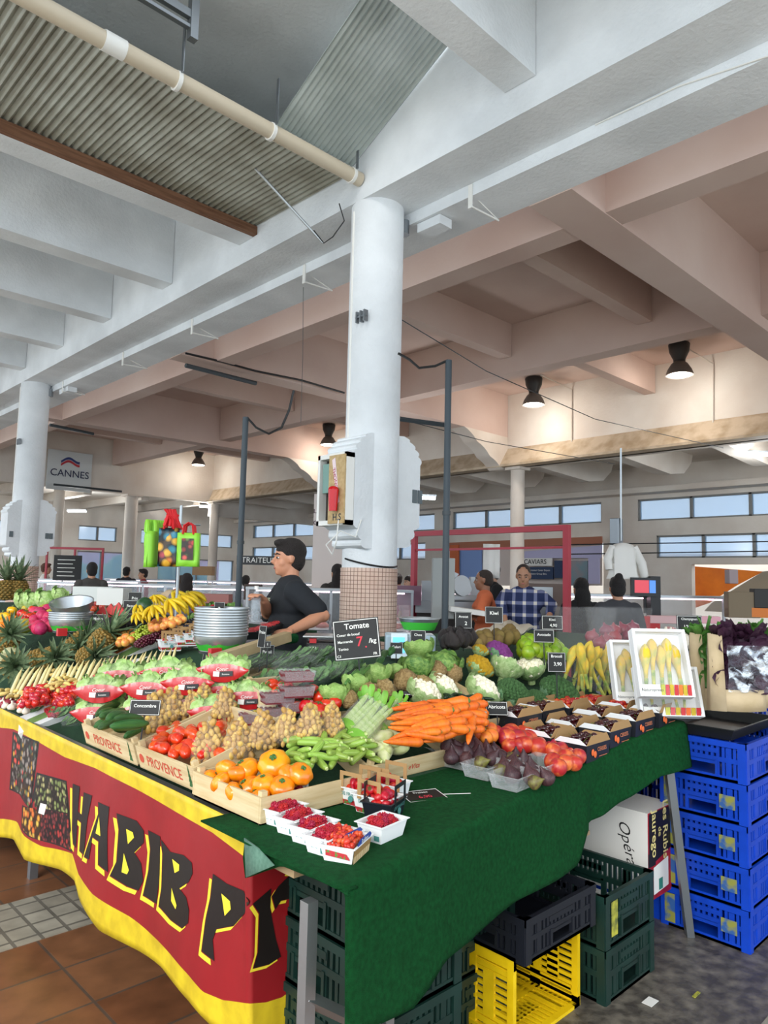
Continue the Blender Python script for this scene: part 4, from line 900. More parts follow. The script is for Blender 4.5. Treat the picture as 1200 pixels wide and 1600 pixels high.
for j in range(3):
    for i in range(4):
        x = B0.x+.205*i-.02*j; y = B0.y+.155*j-.012*i+(.02 if i else 0)
        red = (i == 3 and j > 0) or (j == 2 and i == 2)
        c = Vector((x, y, cz(x+.1, y+.14)+.004)); l = wd2[j]+' '+wc[i]
        K['cbox'].put(c, (0, 0, .03), 1, 'dark card box of cherries, ' + l, 'box', 'cherry boxes')
        berries('rcherry' if red else 'cherry', c, .03, .19, .14, .066, 6, 4 if red else 3, .028, ('bright red' if red else 'dark') + ' cherry in the card box, ' + l, 'cherry', 'cherries, ' + l, 2)
# ------------------------------------------------------------------ leafy and bagged produce
def leafm(n, a, b_, sc=6): return mat(n, a, .5, hex2=b_, scale=sc, bump=.4, bscale=18, vary=.12)
CABG = leafm('cabbage_green', '7da24c', 'a6c26e', 4); CABD = leafm('savoy_green', '4c7a34', '86a852', 9); LETG = leafm('lettuce_green', '9cc266', 'c4dc98', 7)
BROC = mat('broccoli_green', '46703c', .85, hex2='5c8a4e', scale=20, bump=.8, bscale=90); CAUL = mat('cauliflower_cream', 'fdf6da', .8, bump=.3, bscale=80); CAUP = mat('cauliflower_purple', 'a04aa0', .8, bump=.8, bscale=80); CAUY = mat('cauliflower_yellow', 'f0bc24', .8, bump=.8, bscale=80)
LEAFD = leafm('leaf_blue_green', '4f7d58', '7ea37a', 8); LEAFP = leafm('leaf_pale', 'b9cf92', '8fb06a', 6)
def leaf(b, base, out, up, w, l, cup=.3, m=0, n=5, wav=.0, seed=0):
    """one cupped ruffled leaf growing from base along out, curling up"""
    out = Vector(out).normalized(); up = Vector(up).normalized(); side = out.cross(up).normalized(); rows = []
    for i in range(n+1):
        t = i/n; c = Vector(base)+out*l*math.sin(t*1.5)/math.sin(1.5)*.9+up*l*cup*(1-math.cos(t*1.6)); row = []
        ww = w*math.sin(math.pi*(.12+.8*t))**.7
        for j in range(-3, 4):
            s_ = j/3; row.append(c+side*ww*s_*.5+up*(abs(s_)**2*ww*.22)+up*wav*math.sin(j*2.6+i*2.1+seed)*ww)
        rows.append(row)
    b.grid(rows, m)
def mk_cab(m, name, vein=None):
    def f():
        t = MB(); t.ball((0, 0, 0), (.42, .42, .40), 20, 12, nz=.12, ns=2.5, seed=3)
        r2 = random.Random(5)
        for k in range(11):
            a = k*2.4; el = -.7+.13*k
            d = Vector((math.cos(a)*math.cos(el), math.sin(a)*math.cos(el), math.sin(el))); base = d*.30+Vector((0, 0, -.28)); upd = (Vector((0, 0, 1))*.9+d*.3).normalized()
            leaf(t, Vector((d.x*.30, d.y*.30, -.38)), upd*1.0+d*.55, -d*1.0+Vector((0, 0, .3)), .62, .82, .42, 0, 7, .035, k)
        return t.build(name, m, smooth='all')
    return Kind(f)
K['cab'] = mk_cab(CABG, 'green_cabbage'); K['sav'] = mk_cab(CABD, 'savoy_cabbage'); K['let'] = mk_cab(LETG, 'romaine_lettuce')
def mk_head(mh, ml, name, dome=(.5, .5, .34), leaves=9, ll=.55, bumps=70, br=.1):
    def f():
        r2 = random.Random(11); b = MB(); b.ball((0, 0, .05), (dome[0]*.86, dome[1]*.86, dome[2]*.86), 16, 10)
        for k in range(bumps):
            z = 1-(k+.5)/bumps*1.15; a = k*2.39996; rr = math.sqrt(max(0, 1-z*z)); q = br*r2.uniform(.75, 1.2)
            b.ball((math.cos(a)*rr*dome[0]*.88, math.sin(a)*rr*dome[1]*.88, .05+z*dome[2]*.88), q, 7, 5, nz=.25, ns=4, seed=k)
        o = b.build(name, mh, smooth='all')
        if leaves:
            b = MB()
            for k in range(leaves):
                a = 2*math.pi*k/leaves; d = Vector((math.cos(a), math.sin(a), 0)); leaf(b, d*.18+Vector((0, 0, -.32)), d+Vector((0, 0, .5)), Vector((0, 0, 1))-d*.5, .45, ll*r2.uniform(.85, 1.1), .5, 0, 6, .05, k)
            b.build('leaves', ml, o, smooth='all')
        MB().tube([(0, 0, -.5), (0, 0, -.1)], [.12, .16], 8).build('stalk', LEAFP, o)
        return o
    return Kind(f)
K['caul'] = mk_head(CAUL, LEAFP, 'cauliflower', leaves=10, ll=.72); K['caup'] = mk_head(CAUP, LEAFD, 'purple_cauliflower', leaves=8, ll=.6); K['cauy'] = mk_head(CAUY, LEAFP, 'yellow_cauliflower', leaves=8, ll=.6)
K['broc'] = mk_head(BROC, LEAFD, 'broccoli', (.5, .5, .36), 4, .5, 150, .062)
def at(k, x, y, px, off, label, cat, group=None, rot=None, e=0):
    p = hit(x, y+px*.15, off); return K[k].put(p+Vector((0, 0, e)), rot or (ur(-.2, .2), ur(-.2, .2), ur(0, 6)), px*depth(p)/F, label, cat, group)
for x, y, s_, l in ((660,1078,58,'at the left of the cauliflowers'),(690,1070,50,'behind the left cauliflower'),(752,1075,56,'in the middle, leaves spread')): at('caul', x, y, s_, .03, 'cream cauliflower in pale leaves, ' + l, 'cauliflower', rot=(.5, -.3, 1))
at('caul', 790, 1040, 46, .05, 'cream cauliflower below the limes', 'cauliflower', rot=(.4, -.3, 2)); at('caul', 828, 1040, 46, .05, 'pale leafy cauliflower beside the limes above the broccoli', 'cauliflower', rot=(.2, .2, 4))
at('cauy', 748, 1038, 44, .06, 'bright yellow cauliflower in front of the kiwi box', 'cauliflower', rot=(.4, -.3, 1)); at('cauy', 750, 1014, 26, .10, 'small yellow cauliflower beside the purple one', 'cauliflower', rot=(.3, 0, 1)); at('caup', 778, 1016, 44, .09, 'purple cauliflower in front of the limes', 'cauliflower', rot=(.4, -.3, 1))
for x, y, s_, l in ((800,1078,58,'darker round head in front'),(872,1078,70,'large head by the blossom bags'),(838,1090,40,'partly hidden between the two big heads')): at('broc', x, y, s_, .05, 'green broccoli, ' + l, 'broccoli', rot=(.5, -.3, 1))
for k, x, y, s_, l in (('cab',655,1008,42,'round pale head topmost of the heap'),('sav',650,1036,50,'large middle head'),('sav',693,1032,52,'big ribbed head right of the heap'),('cab',590,1046,40,'at the left behind the celeriac'),('cab',522,1078,42,'leftmost beside the tomatoes'),('cab',556,1062,40,'between the left heads'),('cab',618,1044,30,'small one behind the celeriac')): at(k, x, y, s_, .07, 'green cabbage, ' + l, 'cabbage')
for x, y, s_, l in ((545,1092,28,'leftmost'),(575,1082,32,'beside the stake'),(600,1078,32,'below the left cabbages'),(633,1062,34,'middle upper'),(660,1072,34,'middle lower'),(680,1048,34,'under the big savoy'),(707,1052,30,'right, near the cauliflower'),(682,1066,24,'small one at right')): at('celeriac', x, y-4, s_*1.05, .06, 'knobbly brown celeriac, ' + l, 'celeriac')
for x, y, a, l in ((560,1094,.5,'left'),(604,1086,1.2,'middle left'),(632,1083,.3,'middle right'),(662,1088,.9,'right')): at('eggp', x, y, 24, .02, 'shiny black aubergine in front of the celeriac, ' + l, 'aubergine', rot=(1.4, ur(-.3, .3), a))
for i, (x, y) in enumerate(((600,1024),(612,1018),(625,1012),(594,1034))):
    p = hit(x, y, .1); K['cuc'].put(p, (0, -.15, .6), 44*depth(p)/F, 'long dark green courgette behind the cabbages', 'courgette', 'dark courgettes')
pile('lime', [(808,1000),(856,998),(888,1022),(812,1028)], 5, 4, 21, 'shiny green lime in the heap', 'lime', 'limes', .05, .05, layers=2)
pile('kiwi', [(745,995),(800,985),(818,998),(740,1012)], 5, 3, 19, 'brown kiwi in the lined box', 'kiwi', 'kiwis', .08, .02)
pile('avo', [(688,992),(735,985),(742,1000),(695,1008)], 5, 3, 21, 'dark avocado beside the green scale pan', 'avocado', 'avocados', .1, .05)
pile('onion', [(925,985),(995,980),(1005,1000),(920,1010)], 5, 2, 24, 'red onion behind the blossom bags', 'onion', 'red onions', .16, .04)
pile('garlic', [(1028,990),(1085,985),(1098,1005),(1020,1015)], 6, 3, 19, 'white garlic bulb behind the blossom trays', 'garlic', 'garlic bulbs', .14, .05)
pile('spotato', [(985,1030),(1020,1022),(1030,1036),(990,1042)], 3, 2, 19, 'brown mushroom-coloured potato behind the white tray', 'potato', 'brown potatoes', .12, .01)
b = MB(); q = [hit(x, y, .06) for x, y in ((705,1008),(790,975),(835,985),(748,1030))]
rows = []
for j in range(7):
    row = []
    for i in range(9):
        u, v = i/8, j/6; p = q[0].lerp(q[1], u).lerp(q[3].lerp(q[2], u), v); e = .05*max(abs(2*u-1)**4, abs(2*v-1)**4)+.012*math.sin(i*2.3+j*1.7); row.append(p+Vector((0, 0, e-.02)))
    rows.append(row)
T(solid(b.grid(rows).build('paper_liner', mat('creased_paper', 'cfc6b4', .7, bump=.6, bscale=14), smooth='all')), 'creased clear paper liner holding the kiwis', 'liner')
# celery
CEL = mat('celery_pale', 'c3d492', .5, hex2='a5c060', scale=5, stretch=(20, 1, 1)); CELL = leafm('celery_leaf', '5f9a2c', '86bc40', 9); BAGC = film('bag_film', 'ffffff', .3)
def celery(p0, p1, r, label):
    t = thing('celery_bundle', label, 'celery', p0); d = p1-p0; b = MB(); s1 = d.cross(Vector((0, 0, 1))).normalized(); s2 = s1.cross(d).normalized()
    for k in range(9):
        a = k*2.4; q = r*.62*math.sqrt((k+.5)/9)*1.3; o_ = s1*math.cos(a)*q+s2*math.sin(a)*q
        b.tube([o_*.8, d*.5+o_, d*.85+o_*1.3], [r*.36, r*.3, r*.2], 8)
    b.build('stalks', CEL, t); b = MB()
    for k in range(9): a = k*.7; o_ = s1*math.cos(a)*r+s2*abs(math.sin(a))*r; leaf(b, d*.8+o_*.6, d.normalized()+o_.normalized()*.9, s2, r*.7, r*1.1, .5, 0, 5, .14, k)
    b.build('leaves', CELL, t, smooth='all')
    MB().tube([d*.02, d*.2, d*.75], [r*.9, r*1.1, r*1.15], 14, cap=False).build('clear_sleeve', BAGC, t)
    MB().tube([-d*.04, d*.06], [r*.7, r*1.05], 14).build('cut_base', CELL, t)
celery(hit(553, 1160, .05), hit(606, 1104, .07), .045, 'pale green celery bundle in a clear sleeve, nearer one'); celery(hit(538, 1142, .05), hit(585, 1092, .07), .042, 'pale green celery bundle lying behind another')
celery(hit(590, 1142, .03), hit(630, 1098, .06), .036, 'celery bundle with a white printed sleeve beside the carrots')
# tied potato bags
SPOT = mat('new_potato_skin', 'd2ab5c', .55, vary=.3, hex2='b98f45', scale=3)
def mk_pbag():
    t = bpy.data.objects.new('potato_bag', None); COL.objects.link(t); r2 = random.Random(3)
    pm = MB().ball((0, 0, 0), (.62, .42, .4), 9, 6, nz=.1).me('potato', SPOT, 'all'); n = 0
    for lv in range(7):
        z = .09+lv*.145; R = .42*(1-(z/1.12)**1.6)+.02; k = max(1, int(2*math.pi*R/.19))
        for j in range(k):
            a = 2*math.pi*(j+.5*(lv % 2))/k; o = bpy.data.objects.new('potato', pm); COL.objects.link(o); o.parent = t
            R2 = R*r2.uniform(.92, 1.08); o.location = (R2*math.cos(a+r2.uniform(-.2, .2)), R2*math.sin(a), z+r2.uniform(-.06, .06)); o.rotation_euler = (r2.uniform(0, 3), r2.uniform(0, 3), a); o.scale = (.205*r2.uniform(.8, 1.15),)*3
    o = MB().lathe([(.15, .04), (.28, .07), (.34, .16), (.32, .35), (.24, .6), (.12, .80), (.03, .92)], 16).build('packed_potatoes', SPOT, t, smooth='all'); o['kind'] = 'stuff'
    MB().lathe([(.2, 0), (.44, .03), (.52, .14), (.50, .35), (.40, .6), (.25, .85), (.10, 1.02), (.03, 1.1), (.05, 1.16)], 20, lobe=lambda a, z: .05*math.sin(a*7+z*9)).build('bag', film('potato_bag_film', 'fbf6ee', .2), t, smooth='all')
    return t
K['pbag'] = Kind(mk_pbag)
bagpos = [(268,1125,34,'tall one standing behind the cucumbers'),(240,1138,36,'sunk beside the cucumbers'),(318,1118,30,'in front of the black stand pole'),(350,1122,30,'right of the black stand pole'),(300,1118,24,'small, half hidden'),(327,1190,40,'nearest one, over the plum tomatoes'),(372,1182,36,'second in the front row'),(410,1168,36,'third in the front row'),(448,1160,33,'fourth in the front row'),(482,1152,33,'fifth in the front row'),(516,1150,32,'last in the front row beside the celery')]
for x, y, w_, l in bagpos:
    p = hit(x, y, .045 if y > 1150 else .03); sc = w_*1.42*depth(p)/F; K['pbag'].put(p, (ur(-.05, .05), ur(-.05, .05), ur(0, 6)), (sc, sc, sc*1.05), 'clear tied bag of small potatoes, ' + l, 'bag', 'tied potato bags')
# lettuce packs with red bands
REDB = mat('red_film', 'c01f26', .22, hex2='d8484a', scale=5, contrast=(.5, .9), spec=.9)
def mk_pack():
    t = bpy.data.objects.new('lettuce_pack', None); COL.objects.link(t)
    hm = MB(); hm.ball((0, 0, 0), (.20, .26, .24), 18, 12, nz=.2, ns=4)
    for k in range(7): a = k*.9; leaf(hm, (math.cos(a)*.1, -.05, math.sin(a)*.1), (math.cos(a)*.6, .4, math.sin(a)*.6), (0, -1, .3), .24, .26, .5, 0, 5, .07, k)
    me = hm.me('lettuce_heart', LETG, 'all')
    for x in (-.33, 0, .33): o = bpy.data.objects.new('lettuce_heart', me); COL.objects.link(o); o.parent = t; o.location = (x, 0, .22); o.rotation_euler = (0, x*5, x*3)
    b = MB(); N = 16; rows = []
    for i in range(N+1):
        u = i/N*2-1; h = (1-u*u)*.27+.02; sag = -.10*(1-u*u)+.04; row = []
        for j in range(5):
            v = j/4; row.append((u*.62, -.27-.03*math.sin(v*3.1)-.015*math.sin(i*2.2), sag+.13+(v-.5)*h*1.5+.02*(1-u*u)))
        rows.append(row)
    b.grid(rows); b.build('red_band', REDB, t, smooth='all')
    b = MB(); b.add([(-.20, -.33, .02), (-.06, -.335, .01), (-.05, -.325, .13), (-.20, -.32, .13)], [(0, 1, 2, 3)]); b.build('price_sticker', LAB, t, smooth=False)
    b = MB(); b.add([(-.04, -.34, .01), (.26, -.335, .04), (.26, -.325, .15), (-.04, -.33, .13)], [(0, 1, 2, 3)]); b.build('dark_label', BLACKP, t, smooth=False)
    b = MB(); text_on(b, 'Coeur', (0, -.345, .19), (1, 0, .05), (0, .1, 1), .11, 0, .0, .3); text_on(b, 'Romaine', (.1, -.349, .075), (1, 0, .05), (0, .1, 1), .05, 0, .01); b.build('lettering', LAB, t, smooth=False)
    b = MB(); b.ball((0, -.01, .2), (.60, .31, .27), 20, 10, nz=.12, ns=4); b.build('clear_wrap', film('lettuce_wrap', 'f4fbf4', .16), t, smooth='all'); return t
K['pack'] = Kind(mk_pack)
packs = [(157,1122,2,'first'),(232,1118,2,'second'),(293,1110,2,'third'),(336,1120,1,'fourth'),(350,1090,2,'fifth'),(388,1098,1,'sixth'),(190,1100,2,'second row first'),(262,1095,2,'second row second')]
for x, y, n_, l in packs:
    p = hit(x, y, .03); dp = depth(p)/F
    for q in range(n_): K['pack'].put(p+Vector((0, 0, 34*dp*q)), (0, 0, -.72+ur(-.1, .1)), 66*dp, 'clear lettuce pack with red printed band, %s stack from the left, %s' % (l, 'upper' if q else 'lower'), 'lettuce pack', 'red banded lettuce packs')
# vine tomatoes, berry clamshells
for _q, (x, y, s_, l) in enumerate(((425,1068,24,0),(445,1072,28,0),(487,1078,27,0),(488,1112,28,0),(522,1095,24,0),(510,1098,22,0),(480,1100,26,0),(460,1100,24,0),(497,1108,24,0),(435,1080,24,0),(470,1085,24,0),(500,1085,24,0))):
    p = hit(x, y+4, .05); K['tom'].put(p, tilt(.6), s_*1.05*depth(p)/F, 'large red tomato heaped behind the berry boxes, at %s' % ('the back left', 'the upper left', 'the top', 'the middle right', 'the far right', 'the right', 'the centre', 'the left', 'the front right', 'the low left', 'the middle left', 'the upper right')[_q], 'tomato', 'red tomatoes behind the berry boxes')
p = hit(497, 1107, .06); T(K['tom'].put(p, tilt(.5), 24*depth(p)/F, 'brownish red tomato at the right front of the tomato heap', 'tomato'), 'brownish red tomato at the right front of the tomato heap', 'tomato')
BERR = mat('berries_dark_red', '98182c', .4, hex2='b82a40', scale=60, bump=1, bscale=120)
def mk_clam():
    t = bpy.data.objects.new('berry_clamshell', None); COL.objects.link(t); b = MB(); r2 = random.Random(2)
    for i in range(7):
        for j in range(5): b.ball((-.42+.14*i, -.28+.14*j, .2+r2.uniform(0, .05)), .085, 7, 5)
    b.cbox((0, 0, .1), (.9, .66, .18)); o = b.build('berries', BERR, t); o['kind'] = 'stuff'
    solid(tray_mesh(1.0, .76, .34, .06, rim=.03).build('tray', CLEAR, t, smooth=False, loc=(-.5, -.38, 0)), .006); MB().box((-.49, -.37, .35), (.49, .37, .36)).build('lid', film('clam_lid', 'ffffff', .14), t, smooth=False); return t
K['clam'] = Kind(mk_clam)
for x, y, e, l in ((432,1122,0,'lower left'),(460,1112,0,'lower right'),(432,1122,.06,'upper left'),(462,1112,.06,'upper middle'),(462,1112,.12,'topmost'),(400,1130,0,'with a yellow sticker beside the potato bags')):
    p = hit(x, y, .03); o = K['clam'].put(p+Vector((0, 0, e)), (0, 0, -.35), 50*depth(p)/F, 'clear clamshell of dark red berries, ' + l, 'berry box', 'berry clamshells')
    if 'yellow' in l: b = MB(); b.box((-.1, -.15, .38), (.16, .1, .385)); b.build('yellow_sticker', VY, o, smooth=False)
# bagged herbs and salad behind
HERB = leafm('salad_green', '3f6b35', '6c9354', 9)
def mk_hbag():
    t = bpy.data.objects.new('salad_bag', None); COL.objects.link(t); b = MB(); r2 = random.Random(9)
    for k in range(34): a = r2.uniform(-.4, .4); leaf(b, (r2.uniform(-.45, .3), r2.uniform(-.22, .22), r2.uniform(.02, .16)), (1, a, r2.uniform(-.1, .35)), (0, 0, 1), .12, .34, .3, 0, 4, .12, k)
    b.build('leaves', HERB, t, smooth='all'); MB().ball((0, 0, .13), (.58, .32, .18), 16, 8, nz=.2, ns=3).build('clear_bag', film('herb_bag', 'eef6f0', .14), t, smooth='all'); return t
K['hbag'] = Kind(mk_hbag)
for x, y, s_, a, l in ((420,1044,85,-.5,'long one by the pan stand'),(470,1048,80,-.8,'second behind the tomatoes'),(440,1065,72,.3,'lying across in front'),(505,1062,74,.4,'beside the left cabbage'),(540,1052,74,.5,'at the foot of the black board'),(410,1072,60,.5,'left, next to the red lettuce packs'),(490,1030,70,-.2,'rear row beside the scale'),(385,1045,50,.2,'behind the lettuce packs')):
    p = hit(x, y, .0); K['hbag'].put(p, (0, -.1, a), s_*depth(p)/F, 'clear plastic bag of green salad herbs, ' + l, 'salad bag', 'bags of salad herbs')
K['onionG'] = bent('spring_onion', mat('spring_onion_green', '4c7a34', .5, vary=.2), 1, .045, .03, 6, lambda t: 1-.5*t)
for i in range(9): p = hit(548+3.2*i, 1058-1.3*i, .1); K['onionG'].put(p, (0, -.25, .55+ur(-.1, .1)), 60*depth(p)/F, 'thin dark green spring onion below the black board', 'spring onion', 'spring onions')
# blossom bags
BLO = mat('blossom_yellow', 'f0c42c', .6, hex2='b8b43a', scale=4, vary=.1); BLG = mat('blossom_green', '7a9a3c', .6, hex2='d8cc5a', scale=4)
def mk_blo():
    b = MB(); b.lathe([(.05, -.5), (.07, -.25), (.12, -.02), (.15, .15), (.13, .32), (.07, .45), (.01, .52)], 15, lobe=lambda t, z: .35*math.sin(t*5)*max(0, z+.3)); o = b.build('courgette_blossom', BLO, smooth='all')
    MB().tube([(0, 0, -.95), (0, 0, -.48)], [.05, .06], 7).build('stem', BLG, o); return o
K['blo'] = Kind(mk_blo)
for x, y, s_, l, n in ((915,1050,75,'left one',14),(968,1050,80,'right one',15)):
    p = hit(x, y+25, .02); dp = depth(p)/F; t = thing('blossom_bag', 'open clear bag standing full of courgette blossoms, ' + l, 'bag', p, -.7, 'blossom bags')
    w_, h_ = s_*dp*.62, 125*dp
    b = MB(); N = 24; rows = []
    for k in range(9):
        z = h_*k/8; row = []
        for j in range(N+1): a = 2*math.pi*j/N; row.append((w_*math.cos(a)*(1+.05*k/8)+.01*math.sin(5*a+k), w_*.55*math.sin(a)+.008*math.cos(7*a+k), z))
        rows.append(row)
    b.grid(rows); b.build('clear_bag', film('blossom_film', 'ffffff', .07), t, smooth='all')
    for k in range(n):
        q = p+Vector((ur(-.6, .6)*w_, ur(-.3, .3)*w_, h_*.3+ur(-.1, .12)*h_)); K['blo'].put(q, (ur(-.5, .5)-.2, ur(-.5, .5), ur(0, 6)), 48*dp, 'yellow green courgette blossom in the clear bag, ' + l, 'blossom', 'blossoms in the ' + l)
# white polystyrene trays of blossoms leaning up
FOAM = mat('white_foam', 'f0f1f2', .7, bump=.1)
def btray(cx_, cy_, w_, h_, rz, tx, label, n, off=.04, tag_=True, dist=None):
    p = atd(cx_, cy_, dist); t = thing('foam_tray', label, 'tray', p, (tx, 0, rz)); dp = dist/F; w_ *= dp; h_ *= dp
    b = MB(); b.box((-w_/2, 0, 0), (w_/2, .008, h_))
    for a, c in (((-w_/2, -.05, 0), (-w_/2+.015, 0, h_)), ((w_/2-.015, -.05, 0), (w_/2, 0, h_)), ((-w_/2+.015, -.05, 0), (w_/2-.015, 0, .015)), ((-w_/2+.015, -.05, h_-.015), (w_/2-.015, 0, h_))): b.box(a, c)
    bevel(b.build('tray_body', FOAM, t, smooth=False), .003)
    b = MB(); z0 = h_*.02; zt = h_*.17; c4 = [(-w_*.44, 0), (-w_*.15, 0)]
    b.box((-w_*.45, -.053, z0), (-w_*.12, -.0515, zt)); b.build('white_label', LAB, t, smooth=False)
    for k, m_ in enumerate((BLG, REDB, VY, RED, MC['carrot_orange'], VY, RED)):
        if k < 7: x = -w_*.12+k*w_*.08; MB().prism([(x, -.0515, z0), (x+w_*.07, -.0515, z0), (x+w_*.085, -.0515, zt), (x+w_*.015, -.0515, zt)], (0, -.001, 0)).build('coloured_stripe', m_, t, smooth=False)
    b = MB(); text_on(b, 'Naturopreso', (-w_*.28, -.0535, h_*.09), (1, 0, 0), (0, 0, 1), h_*.06, 0, .005, .3); b.build('lettering', DGREY, t, smooth=False)
    MB().box((-w_/2+.016, -.047, zt), (w_/2-.016, -.0465, h_-.02)).build('clear_film', film('tray_film', 'ffffff', .18), t, smooth=False)
    M_ = Matrix.LocRotScale(p, Euler((tx, 0, rz)), None)
    for k in range(n):
        q = M_ @ Vector((w_*(-.36+.72*(k+.5)/n), -.025, h_*(.52+.1*(k % 2)))); K['blo'].put(q, (tx+ur(-.15, .15), ur(-.2, .2), rz), h_*.5, 'yellow courgette blossom in the ' + label, 'blossom', 'blossoms in the ' + label)
    return t
btray(998, 1102, 78, 100, -.75, -.35, 'white foam tray behind, leaning left of the other', 5, dist=3.55)
btray(1046, 1122, 100, 78, -.75, -.35, 'lower white foam tray at the end of the table', 4, dist=3.4)
btray(1038, 1092, 86, 108, -.75, -.35, 'white foam tray leaning on top, nearest the paper bags', 5, dist=3.3)
# kraft paper bags of herbs
KB = mat('kraft_paper', 'cdb896', .8, hex2='bca680', scale=8, bump=.3, bscale=12); PUR = leafm('purple_basil', '2c1626', '46243c', 8); BAS = leafm('basil_green', '3c6e2c', '5f9440', 8)
FOIL = mat('crinkled_window', 'dfe6ee', .12, .6, bump=1.2, bscale=14, spec=1)
nt = FOIL.node_tree; co = nt.nodes.new('ShaderNodeTexCoord'); nz_ = nt.nodes.new('ShaderNodeTexNoise'); nz_.inputs['Scale'].default_value = 11; nz_.inputs['Distortion'].default_value = 1.5; rp = nt.nodes.new('ShaderNodeValToRGB'); rp.color_ramp.elements[0].position = .46; rp.color_ramp.elements[1].position = .58; rp.color_ramp.elements[0].color = (.06,)*3+(1,); rp.color_ramp.elements[1].color = (.8,)*3+(1,)
nt.links.new(co.outputs['Object'], nz_.inputs['Vector']); nt.links.new(nz_.outputs[0], rp.inputs[0]); nt.links.new(rp.outputs[0], nt.nodes['Principled BSDF'].inputs['Alpha'])
def pbag(cx_, cy_, w_, h_, lm, label, dist, foil=False):
    p = atd(cx_, cy_, dist); dp = dist/F; w_ *= dp; h_ *= dp; t = thing('herb_bag', label, 'bag', p, -.75)
    b = MB(); b.grid([[(-w_/2+w_*i/10, -.045*math.sin(math.pi*(.08+.84*i/10)), h_*.0+h_*.28*j) for i in range(11)] for j in range(2)])
    b.grid([[(-w_/2-.01, -.02, 0), (-w_/2+w_*.2, -.042, 0)], [(-w_/2-.01, .0, h_), (-w_/2+w_*.16, -.03, h_*.98)]]); b.grid([[(-w_/2, .05, 0), (w_/2, .05, 0)], [(-w_/2, .03, h_), (w_/2, .03, h_)]]); b.grid([[(-w_/2-.01, -.02, 0), (-w_/2, .05, 0)], [(-w_/2-.01, 0, h_), (-w_/2, .03, h_)]])
    solid(b.build('paper', KB, t, smooth='all'), .0015); b = MB()
    for k in range(70): leaf(b, (ur(-.35, .45)*w_, ur(-.03, .03), h_*ur(.2, .85)), (ur(-.6, .6), .1, ur(.2, .8)), (0, -1, .2), .08, .08, .4, 0, 4, .1, k)
    for k in range(16): leaf(b, (ur(-.4, .4)*w_, ur(-.02, .03), h_*ur(.9, 1.0)), (ur(-1, 1), ur(-1, .2), .5), (0, 0, 1), .06, .08, .2, 0, 4, .12, k)
    b.build('herb_leaves', lm, t, smooth='all')
    b = MB(); b.grid([[(-w_*.3+w_*.8*i/8, -.058-.014*math.sin(i*1.9+j*2)*math.cos(j*1.3-i), h_*(.26+.6*j/6)) for i in range(9)] for j in range(7)]); b.build('window_film', FOIL if foil else film('herb_window', 'dfe8f0', .25, .06), t, smooth='all')
pbag(1118, 1108, 70, 118, BAS, 'kraft and clear bag of green basil, left of the row', 3.5); pbag(1186, 1104, 60, 112, BAS, 'kraft bag of herbs at the right picture edge', 3.5); pbag(1154, 1110, 84, 118, PUR, 'kraft bag with shiny window full of purple basil', 3.3, True)
dt = thing('black_tray', 'black plastic tray on the blue crates holding the herb bags', 'tray', (3.50, 1.30, .902), 0); solid(tray_mesh(.56, .36, .05, .02).build('tray', BLACKP, dt, smooth=False), .004)
# ------------------------------------------------------------------ left side of the stall
def mk_pine():
    t = bpy.data.objects.new('pineapple', None); COL.objects.link(t); b = MB(); n = 13
    b.lathe([(.1, 0), (.3, .05), (.4, .3), (.4, .6), (.3, .85), (.12, .95)], 16)
    for i in range(9):
        z = .08+i*.1; r = [.3, .37, .4, .41, .41, .4, .38, .34, .27][i]
        for j in range(n): a = 2*math.pi*(j+.5*(i % 2))/n; b.ball((r*math.cos(a), r*math.sin(a), z), (.095, .095, .06), 6, 4)
    b.build('fruit_body', mat('pineapple_skin', 'a8803a', .7, hex2='5f5a2c', scale=14), t); b = MB()
    for k in range(30):
        a = k*2.4; el = .25+1.2*k/30; d = Vector((math.cos(a)*math.cos(el), math.sin(a)*math.cos(el), math.sin(el))); s_ = d.cross(Vector((0, 0, 1))).normalized(); c = Vector((0, 0, .92)); L_ = .85+.5*k/30
        pts = [c+d*L_*u+Vector((0, 0, -.22*u*u*(1-k/40))) for u in (0, .4, .75, 1)]; w_ = (.085, .075, .045, .004)
        b.grid([[p-s_*w for p, w in zip(pts, w_)], [p+Vector((0, 0, -.02)) for p in pts], [p+s_*w for p, w in zip(pts, w_)]])
    b.build('crown', mat('pineapple_leaf', '55704f', .6, hex2='8a9c74', scale=8, vary=.2), t, smooth='all'); return t
K['pine'] = Kind(mk_pine)
for x, y, s_, rx, ry, l in ((148,1018,40,.6,.3,'whole fruit showing beside the pan stand pole'),(128,1028,34,1.3,.8,'lying, crown forward'),(100,1020,36,1.2,-.5,'lying below the pan stand'),(75,1030,36,1.3,-.8,'lying left of the pan stand'),(50,1034,38,1.3,-1.1,'lying above the asparagus'),(22,1040,40,1.3,-1.2,'leftmost above the asparagus'),(165,1006,34,.9,.9,'crown reaching to the right'),(8,1010,36,.8,-.6,'at the left picture edge'),(115,1010,32,1,0,'behind the pan stand pole'),(8,938,32,0,0,'upright on the far shelf, leftmost'),(26,938,32,.1,0,'upright on the far shelf beside the column')):
    p = hit(x, y, .05); K['pine'].put(p, (rx, ry, ur(0, .5)), s_*1.05*depth(p)/F, 'pineapple with grey green crown, ' + l, 'pineapple', 'pineapples')
for x, y, s_, l in ((18,1020,30,'ribbed one at the left edge'),(128,995,30,'behind the pan stand pole'),(148,988,26,'upper one right of the pan stand'),(142,1000,24,'below the upper one'),(4,1028,26,'cut by the picture edge')): at('melon', x, y, s_, .08, 'pale ribbed melon, ' + l, 'melon')
def lay(k, x, y, a, s_, off, label, cat, group, tiltx=-.85): p = hit(x, y, off); K[k].put(p, (0, tiltx, a), s_*depth(p)/F, label, cat, group)
